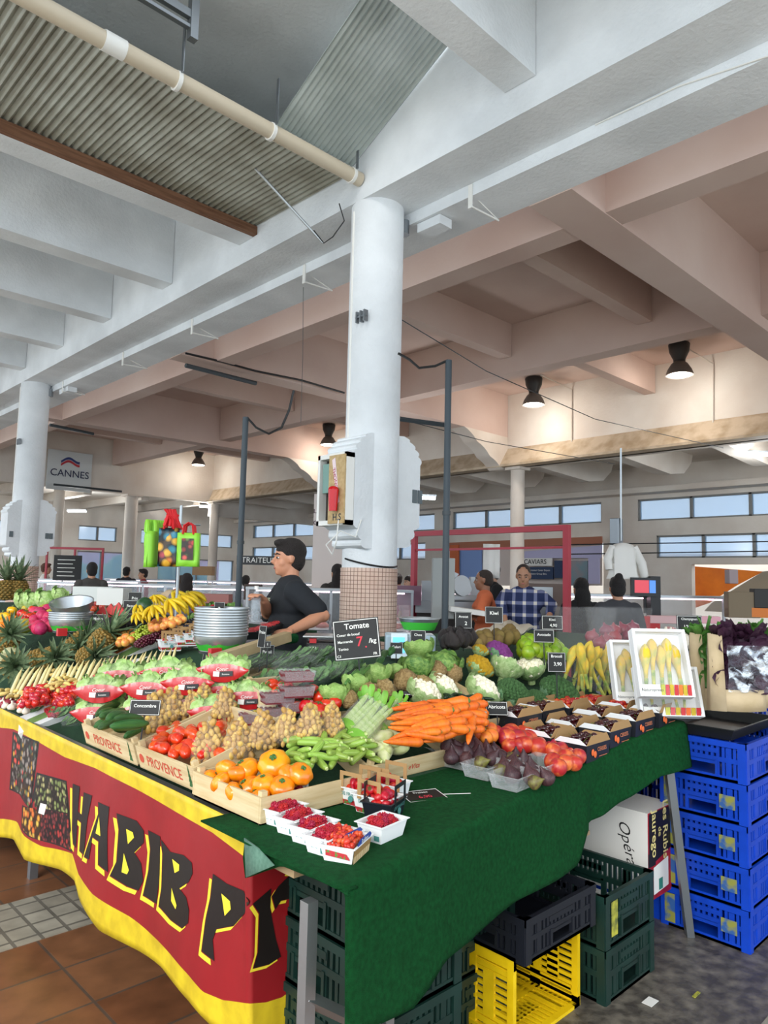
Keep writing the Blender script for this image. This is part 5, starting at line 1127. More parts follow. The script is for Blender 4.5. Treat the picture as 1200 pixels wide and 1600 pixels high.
for i in range(16): lay('asp', 24+8.0*i+ur(-2, 2), 1068-.9*i+ur(-2, 2), .7+ur(-.12, .12), 62, .10, 'thick white asparagus spear in the front row', 'asparagus', 'white asparagus in front')
for i in range(18): lay('asp', 140+7.6*i+ur(-2, 2), 1050-1.2*i+ur(-2, 2), .7+ur(-.12, .12), 46, .10, 'white asparagus spear in the rear row', 'asparagus', 'white asparagus behind')
pile('ginger', [(70,1048),(125,1042),(120,1078),(64,1082)], 5, 5, 17, 'knobbly yellow small potato heaped beside the asparagus', 'potato', 'knobbly yellow potatoes', .05, .04)
pile('ginger', [(0,1076),(36,1078),(40,1090),(0,1090)], 4, 2, 18, 'yellow small potato at the left edge', 'potato', 'small potatoes at the left edge', .03, .01)
pile('ctom', [(40,1072),(80,1068),(82,1100),(26,1108)], 6, 6, 11, 'small cherry tomato in the loose heap', 'tomato', 'cherry tomatoes in the heap', .03, .03, layers=2)
pile('ctom', [(84,1070),(122,1068),(122,1080),(86,1088)], 5, 3, 11, 'cherry tomato in the clear tub beside the heap', 'tomato', 'cherry tomatoes in the tub', .05, .02)
pile('onion', [(0,1090),(20,1092),(24,1105),(0,1102)], 3, 2, 12, 'pinkish shallot at the left edge', 'shallot', 'shallots', .02, .01)
def carton(x, y, dist, L, W, h, rot, label):
    p = atd(x, y, dist); t = thing('asparagus_carton', label, 'carton', p, rot); MB().cbox((0, 0, 0), (L, W, h)).build('carton_body', WP, t, smooth=False)
    MB().cbox((0, -.01, h/2+.001), (L*.8, W*.35, .0015)).build('printed_stripe', mat('print_green', '7da05c', .6), t, smooth=False); MB().cbox((L*.1, W*.28, h/2+.001), (L*.6, W*.12, .0015)).build('printed_stripe', mat('print_orange', 'd8783c', .6), t, smooth=False); return t
carton(98, 1112, 3.75, .42, .14, .06, (.5, -.42, -.55), 'long white printed carton leaning at the banner edge beside the cherry tomatoes')
carton(196, 1028, 4.6, .42, .16, .07, (.6, -.5, -.55), 'long white printed carton leaning above the lettuce packs')
carton(270, 1036, 4.4, .5, .16, .08, (.3, -.2, -.55), 'flat white carton under the strawberry baskets')
# pans on pole stands
def pans(x, y, dist, w_, n_, tiltd, hstep, label, polel):
    p = atd(x, y, dist); r = w_*dist/F/2; t = thing('pan_stack', label, 'pans', p, 0)
    for k in range(n_):
        o = MB().lathe([(r*.78, 0), (r*.98, .05), (r*1.0, .075), (r*1.035, .078), (r*1.03, .084), (r*.97, .08), (r*.95, .055), (r*.75, .008)], 36, cap=False).build('pan', ALU, t); o.location = (0, 0, .012*0+hstep*k)
        if k == 0: MB().tube([(0, 0, 0), (0, 0, .006)], r*.79, 36).build('pan_base', ALU, t)
    b = MB(); N = 40; b.grid([[(math.cos(a)*r*q, math.sin(a)*r*q, z+dz*math.sin(a*5+1)*.5) for a in [2*math.pi*i/N for i in range(N+1)]] for q, z, dz in ((.795, .003, 0), (.87, .02, 0), (.945, .038, .012))]); b.build('green_paint', mat('bright_green_paint', '3fb53a', .5), t, smooth='all')
    if tiltd:
        o = MB().lathe([(r*.78, 0), (r*.98, .06), (r*1.03, .084), (r*.97, .08), (r*.75, .008)], 36, cap=False).build('loose_pan', ALU, t); o.location = (r*.05, 0, hstep*n_+.06); o.rotation_euler = (.2, -.22, 0)
        o2 = MB().lathe([(.001, .004), (r*.77, .006)], 36, cap=False).build('pan_base', ALU, o)
    s_ = thing('pan_stand', 'black pole stand carrying the ' + label, 'stand', p-Vector((0, 0, polel)), 0)
    MB().tube([(0, 0, 0), (0, 0, polel-.012)], .011, 8).build('pole', BLACKP, s_); MB().tube([(0, 0, polel-.012), (0, 0, polel-.002)], r*.8, 20).build('plate', BLACKP, s_)
    MB().cbox((-.1, -r*.86, polel+.0), (.06, .03, .05)).build('red_clip', RED, s_, smooth=False)
pans(344, 1016, 3.7, 82, 11, False, .0135, 'tall stack of silver pans with green bottom', .32)
pans(110, 985, 4.9, 64, 4, True, .014, 'short stack of silver pans with a tilted pan on top', .30)
# fruits on the far left
pile('dragon', [(50,955),(76,950),(80,985),(46,990)], 3, 4, 18, 'bright pink dragon fruit beside the papayas', 'dragon fruit', 'dragon fruits', .1, .03)
K['papaya'] = bent('papaya', mat('papaya_skin', 'd8b83a', .45, hex2='9aa83c', scale=2.5, contrast=(.4, .6)), 1, .24, .06, 14)
for x, y, s_, a, l in ((36,982,50,.5,'long green yellow one before the dragon fruits'),(70,957,44,.5,'yellow one behind the dragon fruits'),(82,962,40,.6,'yellow one touching the tilted pan'),(50,950,34,.3,'pale green one behind')): lay('papaya', x, y, a, s_, .12, 'papaya, ' + l, 'papaya', None, -.2)
pile('orange', [(0,960),(24,956),(28,985),(0,992)], 3, 4, 14, 'orange persimmon coloured fruit at the far left', 'fruit', 'orange fruits at far left', .1, .03)
pile('tom', [(28,958),(54,950),(56,965),(32,975)], 3, 2, 15, 'red orange pepper-like tomato behind the papaya', 'tomato', 'tomatoes behind the papaya', .12, .03)
pile('pepper', [(0,955),(22,950),(24,962),(0,968)], 3, 1, 15, 'yellow pepper at the far left', 'pepper', 'yellow peppers', .13, .02)
for x, y, l in ((38,934,'left'),(52,934,'middle'),(70,932,'right')): at('let', x, y, 30, .2, 'pale green romaine lettuce on the far shelf, ' + l, 'lettuce', rot=(.6, .3, 0))
at('let', 92, 925, 22, .22, 'pale green lettuce beyond the tilted pan', 'lettuce', rot=(.6, .3, 0))
WM = mat('watermelon_rind', '2f5a2c', .35)
nt = WM.node_tree; co = nt.nodes.new('ShaderNodeTexCoord'); wv = nt.nodes.new('ShaderNodeTexWave'); wv.bands_direction = 'X'; wv.inputs['Scale'].default_value = 1.1; wv.inputs['Distortion'].default_value = 6; wv.inputs['Detail'].default_value = 3
rr = nt.nodes.new('ShaderNodeValToRGB'); rr.color_ramp.elements[0].color = rgb('1f4422'); rr.color_ramp.elements[1].color = rgb('7da05a'); rr.color_ramp.elements[0].position = .35; rr.color_ramp.elements[1].position = .8
nt.links.new(co.outputs['Object'], wv.inputs['Vector']); nt.links.new(wv.outputs[0], rr.inputs[0]); nt.links.new(rr.outputs[0], nt.nodes['Principled BSDF'].inputs['Base Color'])
p = hit(226, 950, .22); d = 34*depth(p)/F
T(MB().ball((0, 0, 0), (d*.42, d*.42, d*.5), 24, 14).build('watermelon', WM, smooth='all', loc=p), 'striped green watermelon beside the bananas', 'watermelon')
RIND = WM; PULP = mat('melon_red_flesh', 'e0413c', .4, hex2='c9302e', scale=30)
for i, (x, y) in enumerate(((160,958),(172,955),(184,953))):
    p = hit(x, y, .16); r = 13*depth(p)/F; t = thing('watermelon_slice', 'red watermelon slice, %s of the three' % ['left', 'middle', 'right'][i], 'watermelon', p, (0, 0, -.7), 'watermelon slices')
    MB().prism([(0, 0, r*.9)]+[(r*math.cos(a), 0, -r*.4+r*.3*math.sin(a)) for a in [math.pi+math.pi*k/8 for k in range(9)]], (0, .03, 0)).build('flesh', PULP, t, smooth=False)
    MB().tube([(r*1.04*math.cos(a), .015, -r*.42+r*.34*math.sin(a)) for a in [math.pi+math.pi*k/8 for k in range(9)]], .008, 6).build('rind', RIND, t)
# bananas
BANM = mat('banana_yellow', 'f0c51a'); BSTEM = mat('banana_stem', 'a8a030', .6)
def mk_bunch():
    t = bpy.data.objects.new('banana_bunch', None); COL.objects.link(t)
    pts = []; rs = []
    for i in range(10): u = i/9; a = -.2+1.5*u; pts.append((.62*math.sin(a)+.02, 0, -.62*(1-math.cos(a))*1.0)); rs.append(.085*[.35, .8, 1, 1, 1, 1, 1, .9, .6, .25][i])
    me = MB().tube(pts, rs, 7).me('banana', BANM, 'all')
    for k in range(7): o = bpy.data.objects.new('banana', me); COL.objects.link(o); o.parent = t; o.rotation_euler = (0, (k % 2)*.25-.1, -1.0+k*.33); o.location = (0, 0, -.05*(k % 2))
    MB().tube([(0, 0, .12), (0, 0, -.02)], [.05, .1], 8).build('crown_stem', BSTEM, t); return t
K['bun'] = Kind(mk_bunch)
for x, y, s_, a, l in ((216,958,34,-1.5,'front left'),(238,962,38,-1.8,'front middle'),(262,952,42,-1.3,'large, in the middle'),(280,946,44,-1.0,'right middle'),(293,938,42,-1.2,'far right'),(240,944,30,-1.6,'behind the front ones'),(270,936,34,-1.1,'upper, by the bag post'),(212,972,28,-1.5,'lower left below the dark cloth')):
    p = hit(x, y, .2); K['bun'].put(p+Vector((0, 0, .05)), (.2, -.1, a), s_*depth(p)/F, 'bunch of yellow bananas, ' + l, 'bananas', 'banana bunches')
T(MB().ball((0, 0, 0), (.22, .14, .06), 14, 8, nz=.3, seed=2).build('dark_cloth', mat('dark_cloth', '231c20', .9), smooth='all', loc=hit(212, 975, .1)), 'dark cloth lying between bananas and grapes', 'cloth')
# grapes, apples, berries
def mk_grape(m, nm):
    def f():
        b = MB(); r2 = random.Random(4)
        for k in range(46): u = (k+.5)/46; R = .34*math.sin(math.pi*(.15+.8*u))**.8; a = k*2.4; b.ball((R*math.cos(a), R*math.sin(a)*.8, .42-.9*u), .095, 7, 5)
        o = b.build(nm, m, smooth='all'); MB().tube([(0, 0, .4), (.03, 0, .6)], .02, 5).build('stem', STEMB, o); return o
    return Kind(f)
K['ggr'] = mk_grape(mat('green_grape', 'a8b83c', .25, vary=.1, sub=.1), 'grape_bunch'); K['rgr'] = mk_grape(mat('red_grape', '5c2030', .25, vary=.2), 'grape_bunch'); K['bgr'] = mk_grape(mat('black_grape', '1f2230', .4, vary=.2), 'grape_bunch')
for k, lst, c in (('ggr', ((210,998),(218,990),(228,985),(238,980),(248,978),(258,974),(222,997),(232,990)), 'green'), ('rgr', ((222,1004),(232,1000),(242,996),(252,992),(262,988)), 'red'), ('bgr', ((290,978),(298,975),(284,984),(294,984)), 'black')):
    for x, y in lst: p = hit(x, y, .08); K[k].put(p, (1.2, ur(-.3, .3), ur(-1, 1)), 24*depth(p)/F, 'bunch of %s grapes below the bananas' % c, 'grapes', c + ' grape bunches')
pile('apple', [(184,990),(208,985),(210,1003),(186,1008)], 3, 3, 13, 'orange red apple left of the green grapes', 'apple', 'apples left of the grapes', .06, .02)
pile('apple', [(230,972),(285,962),(288,972),(235,984)], 7, 2, 13, 'red yellow peach-like apple below the bananas', 'apple', 'apples below the bananas', .12, .01)
for i, (x, y) in enumerate(((250,1018),(262,1012),(275,1010),(288,1006),(300,1002))):
    c = hit(x, y, .03); K['hand'].put(c, (0, 0, -.3), 1.0, 'white handled strawberry basket on the far side, %s from the left' % names[i], 'basket', 'far strawberry baskets')
    berries('straw', c, -.3, .13, .09, .05, 3, 3, .034, 'strawberry in the far basket, %s from the left' % names[i], 'strawberry', 'far strawberries %d' % i, 1)
for i in range(9):
    x, y = 385+6.5*i, 1000-2.4*i; c = hit(x, y, .06); t = thing('berry_punnet', 'dark punnet of red berries near the man in black, %d along the row' % (i+1), 'punnet', c, .1, 'dark berry punnets')
    solid(tray_mesh(.10, .08, .04, .01).build('punnet', BLACKP, t, smooth=False)); MB().ball((.05, .04, .035), (.045, .035, .018), 12, 6, nz=.4, ns=9, seed=i).build('berries', mat('berries_bright', 'd84a48', .4, hex2='8a1c28', scale=60), t)
T(MB().cbox((0, 0, 0), (.55, .05, .05)).build('wooden_plank', WOOD2, smooth=False), 'wooden crate edge in front of the dark berry punnets', 'plank').matrix_world = Matrix.LocRotScale(atd(395, 1012, 3.6), Euler((0, -.15, .25)), None)
T(MB().tube([(0, 0, 0), (.16, .05, .0)], [.03, .028], 10).build('grass_cloth_roll', MC['green_grass_cloth']), 'roll of green cloth beside the hand of the man in black', 'cloth').location = atd(433, 1000, 4.0)
# small price boards
def sg2(x, y, dist, w_, h_, lines, label, rz=FACE, tx=-.1, pole=.12):
    p = atd(x, y, dist); dp = dist/F; sign(p, w_*dp, h_*dp, rz, tx, [(a, b_, c, d, CHALK) for a, b_, c, d in lines], label, pole)
sg2(408, 1012, 3.5, 20, 34, [('Fraise', 0, .7, .2)], 'small black board standing on edge left of the man in black', -1.6)
sg2(318, 1040, 3.9, 22, 40, [('Salade', 0, .8, .15)], 'black board seen edge-on over the lettuce packs', -1.9)
sg2(225, 1118, 2.8, 48, 24, [('Concombre', 0, .6, .3)], 'black board standing between cucumbers and lettuce', -.75, -.3)
sg2(152, 984, 4.9, 26, 24, [('Melon', 0, .7, .25)], 'tilted black board right of the short pan stack')
sg2(205, 960, 5.2, 28, 22, [('Banane', 0, .6, .25)], 'black board left of the bananas')
sg2(342, 963, 3.8, 16, 22, [('2', 0, .5, .4)], 'pale card standing behind the tall pan stack')
sg2(210, 945, 5.4, 22, 20, [('Prix', 0, .5, .3)], 'grey card above the banana board')
sg2(417, 1030, 3.6, 22, 22, [('Persil', 0, .5, .3)], 'small dark board leaning between the salad bags')
sg2(418, 1012, 3.4, 10, 10, [('1', 0, .5, .5)], 'tiny dark tag among the salad bags')
sg2(724, 982, 3.9, 26, 26, [('Avocat', 0, .7, .2), ('2', .3, .3, .3)], 'black board reading Avocat behind the avocados')
sg2(653, 1003, 3.7, 24, 18, [('Chou', 0, .6, .3)], 'small black board beside the digital scale')
sg2(619, 1022, 3.5, 20, 18, [('Celeri', 0, .6, .3)], 'small black board left of the round cabbage')
sg2(772, 974, 4.0, 28, 26, [('Kiwi', 0, .6, .3)], 'glossy board tilted before the man in the orange shirt')
sg2(863, 984, 4.1, 33, 22, [('Kiwi', 0, .7, .25), ('4,90', .1, .3, .3)], 'black board in front of the man in the checked shirt')
sg2(850, 1004, 3.9, 32, 20, [('Avocado', 0, .6, .3)], 'black board behind the limes')
sg2(870, 1050, 3.5, 28, 30, [('Brocoli', 0, .8, .2), ('3,90', .1, .4, .25)], 'black board reading Brocoli between broccoli and blossoms')
sg2(1078, 990, 4.1, 40, 28, [('Champignon', 0, .8, .18), ('12', -.3, .35, .3), ('/kg', .3, .35, .25)], 'black board above the garlic at the right')
sg2(777, 1118, 3.1, 34, 22, [('Abricots', 0, .6, .35)], 'black board reading Abricots between carrots and broccoli', -.75, -.5)
sg2(745, 1135, 3.0, 34, 24, [('Carotte', 0, .6, .3)], 'plain black board leaning behind the apricots', -.75, -.5)
# scales
sc_ = thing('digital_scale', 'black counter scale with a steel plate left of the Tomate board', 'scale', atd(506, 1018, 4.3), -.75)
bevel(MB().box((-.10, -.09, -.05), (.12, .09, .06)).build('scale_body', BLACKP, sc_, smooth=False), .01); bevel(MB().box((-.12, -.11, .085), (.14, .11, .10)).build('weighing_plate', ALU, sc_, smooth=False), .008)
for x in (-.06, .09): MB().cbox((x, -.08, .07), (.04, .03, .028)).build('red_foot', RED, sc_, smooth=False)
b = MB(); b.add([(-.09, -.092, 0), (-.04, -.092, 0), (-.04, -.092, .035), (-.09, -.092, .035)], [(0, 1, 2, 3)]); b.build('label_plate', LAB, sc_, smooth=False)
s2 = thing('weighing_scale', 'pale digital scale with blue display carrying the green pan', 'scale', atd(640, 1010, 4.1), -.75)
bevel(MB().box((-.14, -.10, -.05), (.14, .12, .07)).build('scale_body', mat('scale_grey_blue', '9fb4c0', .4), s2, smooth=False), .01)
b = MB(); b.prism([(-.11, -.18, -.05), (-.02, -.18, -.05), (-.02, -.11, .08), (-.11, -.11, .08)], (0, .01, 0)); b.build('display_unit', mat('scale_light', 'cfdde2', .4), s2, smooth=False)
b = MB(); b.add([(-.10, -.172, -.02), (-.035, -.172, -.02), (-.035, -.125, .06), (-.10, -.125, .06)], [(0, 1, 2, 3)]); b.build('lit_screen', mat('screen_blue', '5fb8ea', .3, emit=.8), s2, smooth=False)
gp = thing('green_pan', 'wide silver pan painted bright green standing on the pale scale', 'pan', atd(655, 984, 4.1), 0); r = .115
MB().lathe([(r*.75, 0), (r*.95, .05), (r*1.0, .062), (r*1.04, .064), (r*1.04, .068), (r*.93, .05), (r*.72, .006), (.001, .005)], 32).build('pan', ALU, gp); MB().lathe([(r*.77, .002), (r*.95, .045)], 32, cap=False).build('green_paint', MC['bright_green_paint'], gp)
# shopping bags on a post
post = thing('bag_post', 'thin steel post holding up the coloured shopping bags', 'post', (2.79, 5.2, .9), 0); MB().tube([(0, 0, 0), (0, 0, 1.25)], .012, 8).build('post', ALU, post); MB().tube([(-.2, .18, 1.1), (.12, -.1, 1.1)], .008, 6).build('hook_bar', ALU, post)
def shopbag(x, y, dist, w_, h_, m, hm, label, rz=FACE, n=1):
    p = atd(x, y, dist); dp = dist/F; w_ *= dp; h_ *= dp; t = thing('shopping_bag', label, 'bag', p, rz); b = MB()
    b.grid([[(-w_/2+w_*i/6, -.03-.006*math.sin(i*1.5+j), -h_*j/6) for i in range(7)] for j in range(7)]); b.grid([[(-w_/2+w_*i/6, .03, -h_*j/6) for i in range(7)] for j in range(7)])
    for s_ in (-1, 1): b.grid([[(s_*w_/2, -.03+.06*i, -h_*j/6) for i in range(2)] for j in range(7)])
    b.grid([[(-w_/2+w_*i, -.03+.06*j, -h_) for i in range(2)] for j in range(2)]); solid(b.build('bag_body', m, t, smooth='all'), .002)
    for yy in (-.03, .03): MB().tube([(-w_*.25, yy, -.01), (-w_*.2, yy, h_*.22), (0, yy, h_*.3), (w_*.2, yy, h_*.22), (w_*.25, yy, -.01)], .008, 6, flat=2).build('handle', hm, t)
    return t
GB = mat('bag_lime_green', '8fd43c', .5); RH = mat('handle_red', 'd81f26', .6)
PB1 = fruitmat('bag_fruit_print', ['e8862c', 'cf3a4c', '3f9ab0', '2f8aa6', 'f0b43c', '5a3a5c'], 16)
for i in range(5): shopbag(236+3.6*i, 830, 5.25+.05*i, 14, 56-i, GB, GB, 'narrow lime green shopping bag hanging at the left of the post, %s' % names[i], FACE-.9)
shopbag(266, 825, 5.2, 30, 60, PB1, RH, 'shopping bag printed with oranges and citrus, red handles'); t = shopbag(296, 833, 5.1, 33, 52, GB, RH, 'lime green shopping bag printed with a red strawberry picture, red handles')
b = MB(); w_ = 33*5.1/F; b.add([(-w_*.28, -.04, -.19), (w_*.28, -.04, -.19), (w_*.28, -.04, -.04), (-w_*.28, -.04, -.04)], [(0, 1, 2, 3)]); b.build('printed_picture', fruitmat('bag_berry_print', ['b8342c', '8a2a24', 'd8564a', '7a8a3c'], 26), t, smooth=False)
b = MB()
for k in range(8): b.tube([(ur(-.05, .05), ur(-.02, .02), 0), (ur(-.06, .06), 0, .08), (ur(-.05, .05), 0, .12), (ur(.02, .09), 0, -.02)], .012, 6)
T(b.build('strap_bundle', RH, loc=atd(266, 822, 5.18)), 'bundle of red bag handles gathered at the top of the post', 'handles')

pile('avo', [(400,945),(470,945),(470,965),(390,965)], 5, 2, 14, 'dark purple fruit on the deck behind the man in black', 'fruit', 'dark fruits behind', .05, .02)
pile('ctom', [(300,950),(345,945),(345,958),(300,962)], 6, 2, 9, 'small red fruit on the far deck beside the bananas', 'fruit', 'red fruits beside the bananas', .05, .02)
for x, y in ((312,945),(325,940),(338,946),(352,941),(366,946),(305,962),(318,972),(88,938),(100,932),(112,938)): at('sav', x, y, 20, .05, 'dark green leafy vegetable on the far deck', 'greens', 'greens on the far deck')
for x, y in ((128,948),(136,955),(146,950),(152,942),(160,947),(140,944)): at('peach', x, y, 11, .06, 'small reddish onion beyond the tilted pan', 'onion', 'onions beyond the pan')

for x, y, s_, a, l in ((104,1120,56,.4,'at the banner edge beside the white carton'),(120,1132,44,.2,'at the banner edge left of the cucumbers'),(60,1112,40,.5,'below the cherry tomatoes')):
    p = hit(x, y, .0); K['hbag'].put(p, (0, -.05, a), s_*depth(p)/F, 'clear bag of green salad ' + l, 'salad bag')
pile('garlic', [(0,1096),(34,1100),(44,1112),(0,1104)], 4, 2, 12, 'pinkish white garlic bulb at the far left banner edge', 'garlic', 'garlic at the left edge', .02, .01)
pile('rasp', [(70,1108),(92,1104),(100,1116),(76,1120)], 4, 3, 8, 'dark berry beside the cherry tomatoes', 'berry', 'berries beside the tomatoes', .02, .01)
pile('ctom', [(84,1084),(118,1082),(112,1100),(84,1104)], 5, 4, 11, 'cherry tomato in the nearer tub', 'tomato', 'cherry tomatoes in the nearer tub', .03, .02)
# ------------------------------------------------------------------ the market beyond the stall
def panel(nm, X, pts, th, m, label=None, cat=None, parent=None):
    q = [onx(px, py, X) for px, py in pts]; o = MB().prism(q, (th, 0, 0)).build(nm, m, parent, smooth=False)
    if label: T(o, label, cat)
    return o
DARK = mat('dark_interior', '3a3836', .8); GLS = mat('counter_glass', 'dfe8ee', .05, alpha=.12, spec=.8); LILAC = mat('lilac_cloth', 'b9b4d2', .7); NAVY = mat('navy_board', '1f3557', .6); ORF = mat('orange_awning_cloth', 'f08018', .7, hex2='d96a12', scale=2); MEAT = mat('meat_pink', 'cf8a80', .4, hex2='a84840', scale=12, vary=.3); STEELW = mat('brushed_steel', 'a9adb0', .35, .7)
def counter(label, c, rz, L, goods=10, zt=1.5, pink=True, front=None):
    t = thing('display_counter', label, 'counter', (c[0], c[1], 0), rz)
    MB().box((-L/2, -.4, 0), (L/2, .4, .92)).build('base', front or mat('counter_grey', '8f8b92', .5), t, smooth=False); MB().box((-L/2, -.44, .92), (L/2, .42, 1.0)).build('counter_ledge', STEELW, t, smooth=False)
    MB().box((-L/2+.02, -.42, 1.0), (L/2-.02, -.414, zt-.04)).build('front_glass', GLS, t, smooth=False)
    MB().box((-L/2, -.44, zt-.04), (L/2, .0, zt-.01)).build('top_shelf', STEELW, t, smooth=False)
    for x in (-L/2, 0, L/2-.03): MB().box((x, -.41, 1.0), (x+.03, -.38, zt-.04)).build('glass_post', STEELW, t, smooth=False)
    MB().box((-L/2+.1, -.30, zt-.06), (L/2-.1, -.27, zt-.045)).build('tube_light', mat('pink_tube', 'ffd9ec', .5, emit=6), t, smooth=False)
    M_ = t.matrix_basis if False else Matrix.LocRotScale(Vector((c[0], c[1], 0)), Euler((0, 0, rz)), None)
    for k in range(goods):
        q = M_ @ Vector((-L/2+.2+(L-.4)*k/max(1, goods-1), -.15+ur(-.12, .12), 1.045)); KM.put(q, (0, 0, ur(0, 6)), ur(.12, .19), 'tray of pinkish meat inside the ' + ' '.join(label.split()[:9]), 'meat', 'meat in the ' + label)
    return t
def mk_meat():
    o = MB().ball((0, 0, .12), (.55, .4, .2), 10, 6, nz=.3).build('meat_tray', MEAT, smooth='all'); MB().cbox((0, 0, -.12), (1.5, 1.1, .1)).build('tray', LAB, o, smooth=False); return o
KM = Kind(mk_meat)
VA = -.767   # yaw of things squarely facing the street corner
def gxy(px, dist): p = atd(px, 900, dist); return (p.x, p.y)
counter('long steel meat counter at the right behind the two women', gxy(1100, 9.3), VA+.12, 4.1, 15, 1.5)
counter('glass cheese counter just left of the middle column', gxy(520, 8.6), VA, 1.9, 8, 1.50)
counter('glass counter behind the man in black', gxy(385, 10.8), VA-.05, 2.2, 9, 1.46)
counter('glass counter behind the shopping bags', gxy(235, 12.2), VA, 3.4, 10, 1.46)
counter('glass counter far behind beside the red frame at left', gxy(110, 15), VA, 3.2, 8, 1.48)
counter('glass counter behind the middle column at right', gxy(655, 10.2), VA, 1.6, 6, 1.48)
counter('distant counter under the left windows', gxy(330, 18), VA, 5, 8, 1.5); counter('distant counter near the corner column', gxy(470, 17), VA, 4, 8, 1.5)
# steel work table with slicer
wt = thing('work_table', 'steel work table right of the middle column with a dark shelf', 'table', gxy(712, 8.9)+(0,), VA)
MB().box((-.5, -.25, 1.22), (.5, .3, 1.36)).build('table_top', STEELW, wt, smooth=False); MB().box((-.48, -.2, 0), (.48, .28, 1.22)).build('cabinet', DARK, wt, smooth=False)
sl = thing('meat_slicer', 'steel meat slicer standing on the work table', 'slicer', gxy(722, 8.85)+(1.362,), VA)
bevel(MB().box((-.3, -.12, 0), (.3, .14, .08)).build('slicer_base', ALU, sl, smooth=False), .02); MB().tube([(-.02, -.06, .18), (.0, -.1, .19)], .13, 28).build('blade', ALU, sl)
MB().prism([(-.30, -.1, .08), (-.22, -.1, .08), (-.05, -.1, .33), (-.12, -.1, .36)], (0, .15, 0)).build('carriage', STEELW, sl, smooth=False); MB().tube([(-.33, -.05, .32), (-.15, -.05, .12)], .03, 10).build('handle', BLACKP, sl); MB().box((.1, -.05, .08), (.3, .12, .3)).build('motor_housing', ALU, sl, smooth=False)
T(MB().box((-.15, -.1, 0), (.15, .1, .24)).build('steel_box', STEELW, smooth=False, loc=gxy(678, 8.85)+(1.362,)), 'square steel box on the work table beside the slicer', 'box').rotation_euler.z = VA
T(bevel(MB().box((-.06, -.06, 1.2), (.18, .1, 1.85)).build('electric_box', mat('box_grey', 'a6a9a6', .5), smooth=False, loc=gxy(684, 7.8)+(0,)), .01).id_data, 'grey electric box fixed on the dark pole', 'box').rotation_euler.z = VA
# dark poles with cables
for (px, top, dist, l, pts) in ((384, 652, 6.6, 'left of the man in black', [(386, 652), (400, 668), (420, 678), (440, 668), (452, 640), (459, 610)]), (701, 563, 6.1, 'right of the middle column', [(700, 563), (680, 572), (655, 575), (640, 562), (622, 552)])):
    p = atd(px, top, dist); t = thing('dark_pole', 'tall dark grey pole ' + l, 'pole', (p.x, p.y, 0)); MB().tube([(0, 0, 0), (0, 0, p.z)], .028, 10).build('pole', mat('slate_paint', '39434a', .5), t); MB().tube([(0, 0, p.z*.62), (0, 0, p.z*.63)], .034, 10).build('joint', DGREY, t)
    MB().tube([Vector(atd(x, y, dist))-Vector((p.x, p.y, 0)) for x, y in pts], .011, 6).build('cable', BLACKP, t)
# red frame
rf = thing('tube_gantry', 'red painted tube frame standing behind the checked-shirt man', 'frame', (6.42, 5.0, 0)); RP = mat('frame_red', 'a83240', .5)
for y in (-1.03, 1.10): MB().box((-.03, y-.03, 0), (.03, y+.03, 2.14)).build('post', RP, rf, smooth=False)
MB().box((-.03, -1.06, 2.14), (.03, 1.13, 2.2)).build('top_bar', RP, rf, smooth=False); MB().box((-.012, -1.0, 1.96), (.012, 1.07, 1.985)).build('lower_bar', RP, rf, smooth=False)
rf = thing('tube_gantry', 'thin red frame far behind at the left of the hall', 'frame', gxy(115, 15.5)+(0,), VA)
for x in (-.6, .6, 0): MB().box((x-.02, -.02, 0), (x+.02, .02, 2.1)).build('post', RP, rf, smooth=False)
MB().box((-.62, -.02, 2.1), (.62, .02, 2.15)).build('top_bar', RP, rf, smooth=False)
# rails, coat
rl = thing('hanging_rail', 'pair of black rails over the meat counter at the right', 'rail', (0, 0, 0))
for y0 in (848, 863): MB().tube([atd(885, y0+3, 8.8), atd(1215, y0-2, 8.8)], .008, 6).build('rail', BLACKP, rl)
MB().tube([atd(970, 700, 8.85), atd(970, 845, 8.85)], .012, 6).build('hanger', ALU, rl); bevel(MB().cbox((0, 0, 0), (.12, .12, .35)).build('duct_head', STEEL, rl, smooth=False, loc=atd(963, 832, 8.9)), .01)
ct = thing('white_coat', 'white work coat hanging from the rail above the two women', 'coat', atd(974, 848, 8.75), VA); b = MB()
b.lathe([(.02, 0), (.10, -.02), (.17, -.08), (.16, -.25), (.17, -.38), (.19, -.44)], 24, lobe=lambda t, z: .12*math.sin(t*5)+.06*math.sin(t*9+z*9), M=Matrix.Diagonal((1, .5, 1)), cap=False); b.build('coat_body', LAB, ct)
MB().tube([(-.12, 0, -.05), (-.19, 0, -.2), (-.18, -.02, -.33)], [.05, .055, .045], 10).build('sleeve', LAB, ct); MB().tube([(.12, 0, -.05), (.22, 0, -.25), (.25, -.02, -.42)], [.05, .055, .045], 10).build('sleeve', LAB, ct)
ct = thing('white_apron', 'white apron hanging behind the orange-shirted man', 'apron', atd(768, 850, 8.9), VA); b = MB(); b.grid([[(-.10+.2*i/6, .02*math.sin(i*1.9), -.42*j/5) for i in range(7)] for j in range(6)]); solid(b.build('cloth', LAB, ct, smooth='all'), .01)
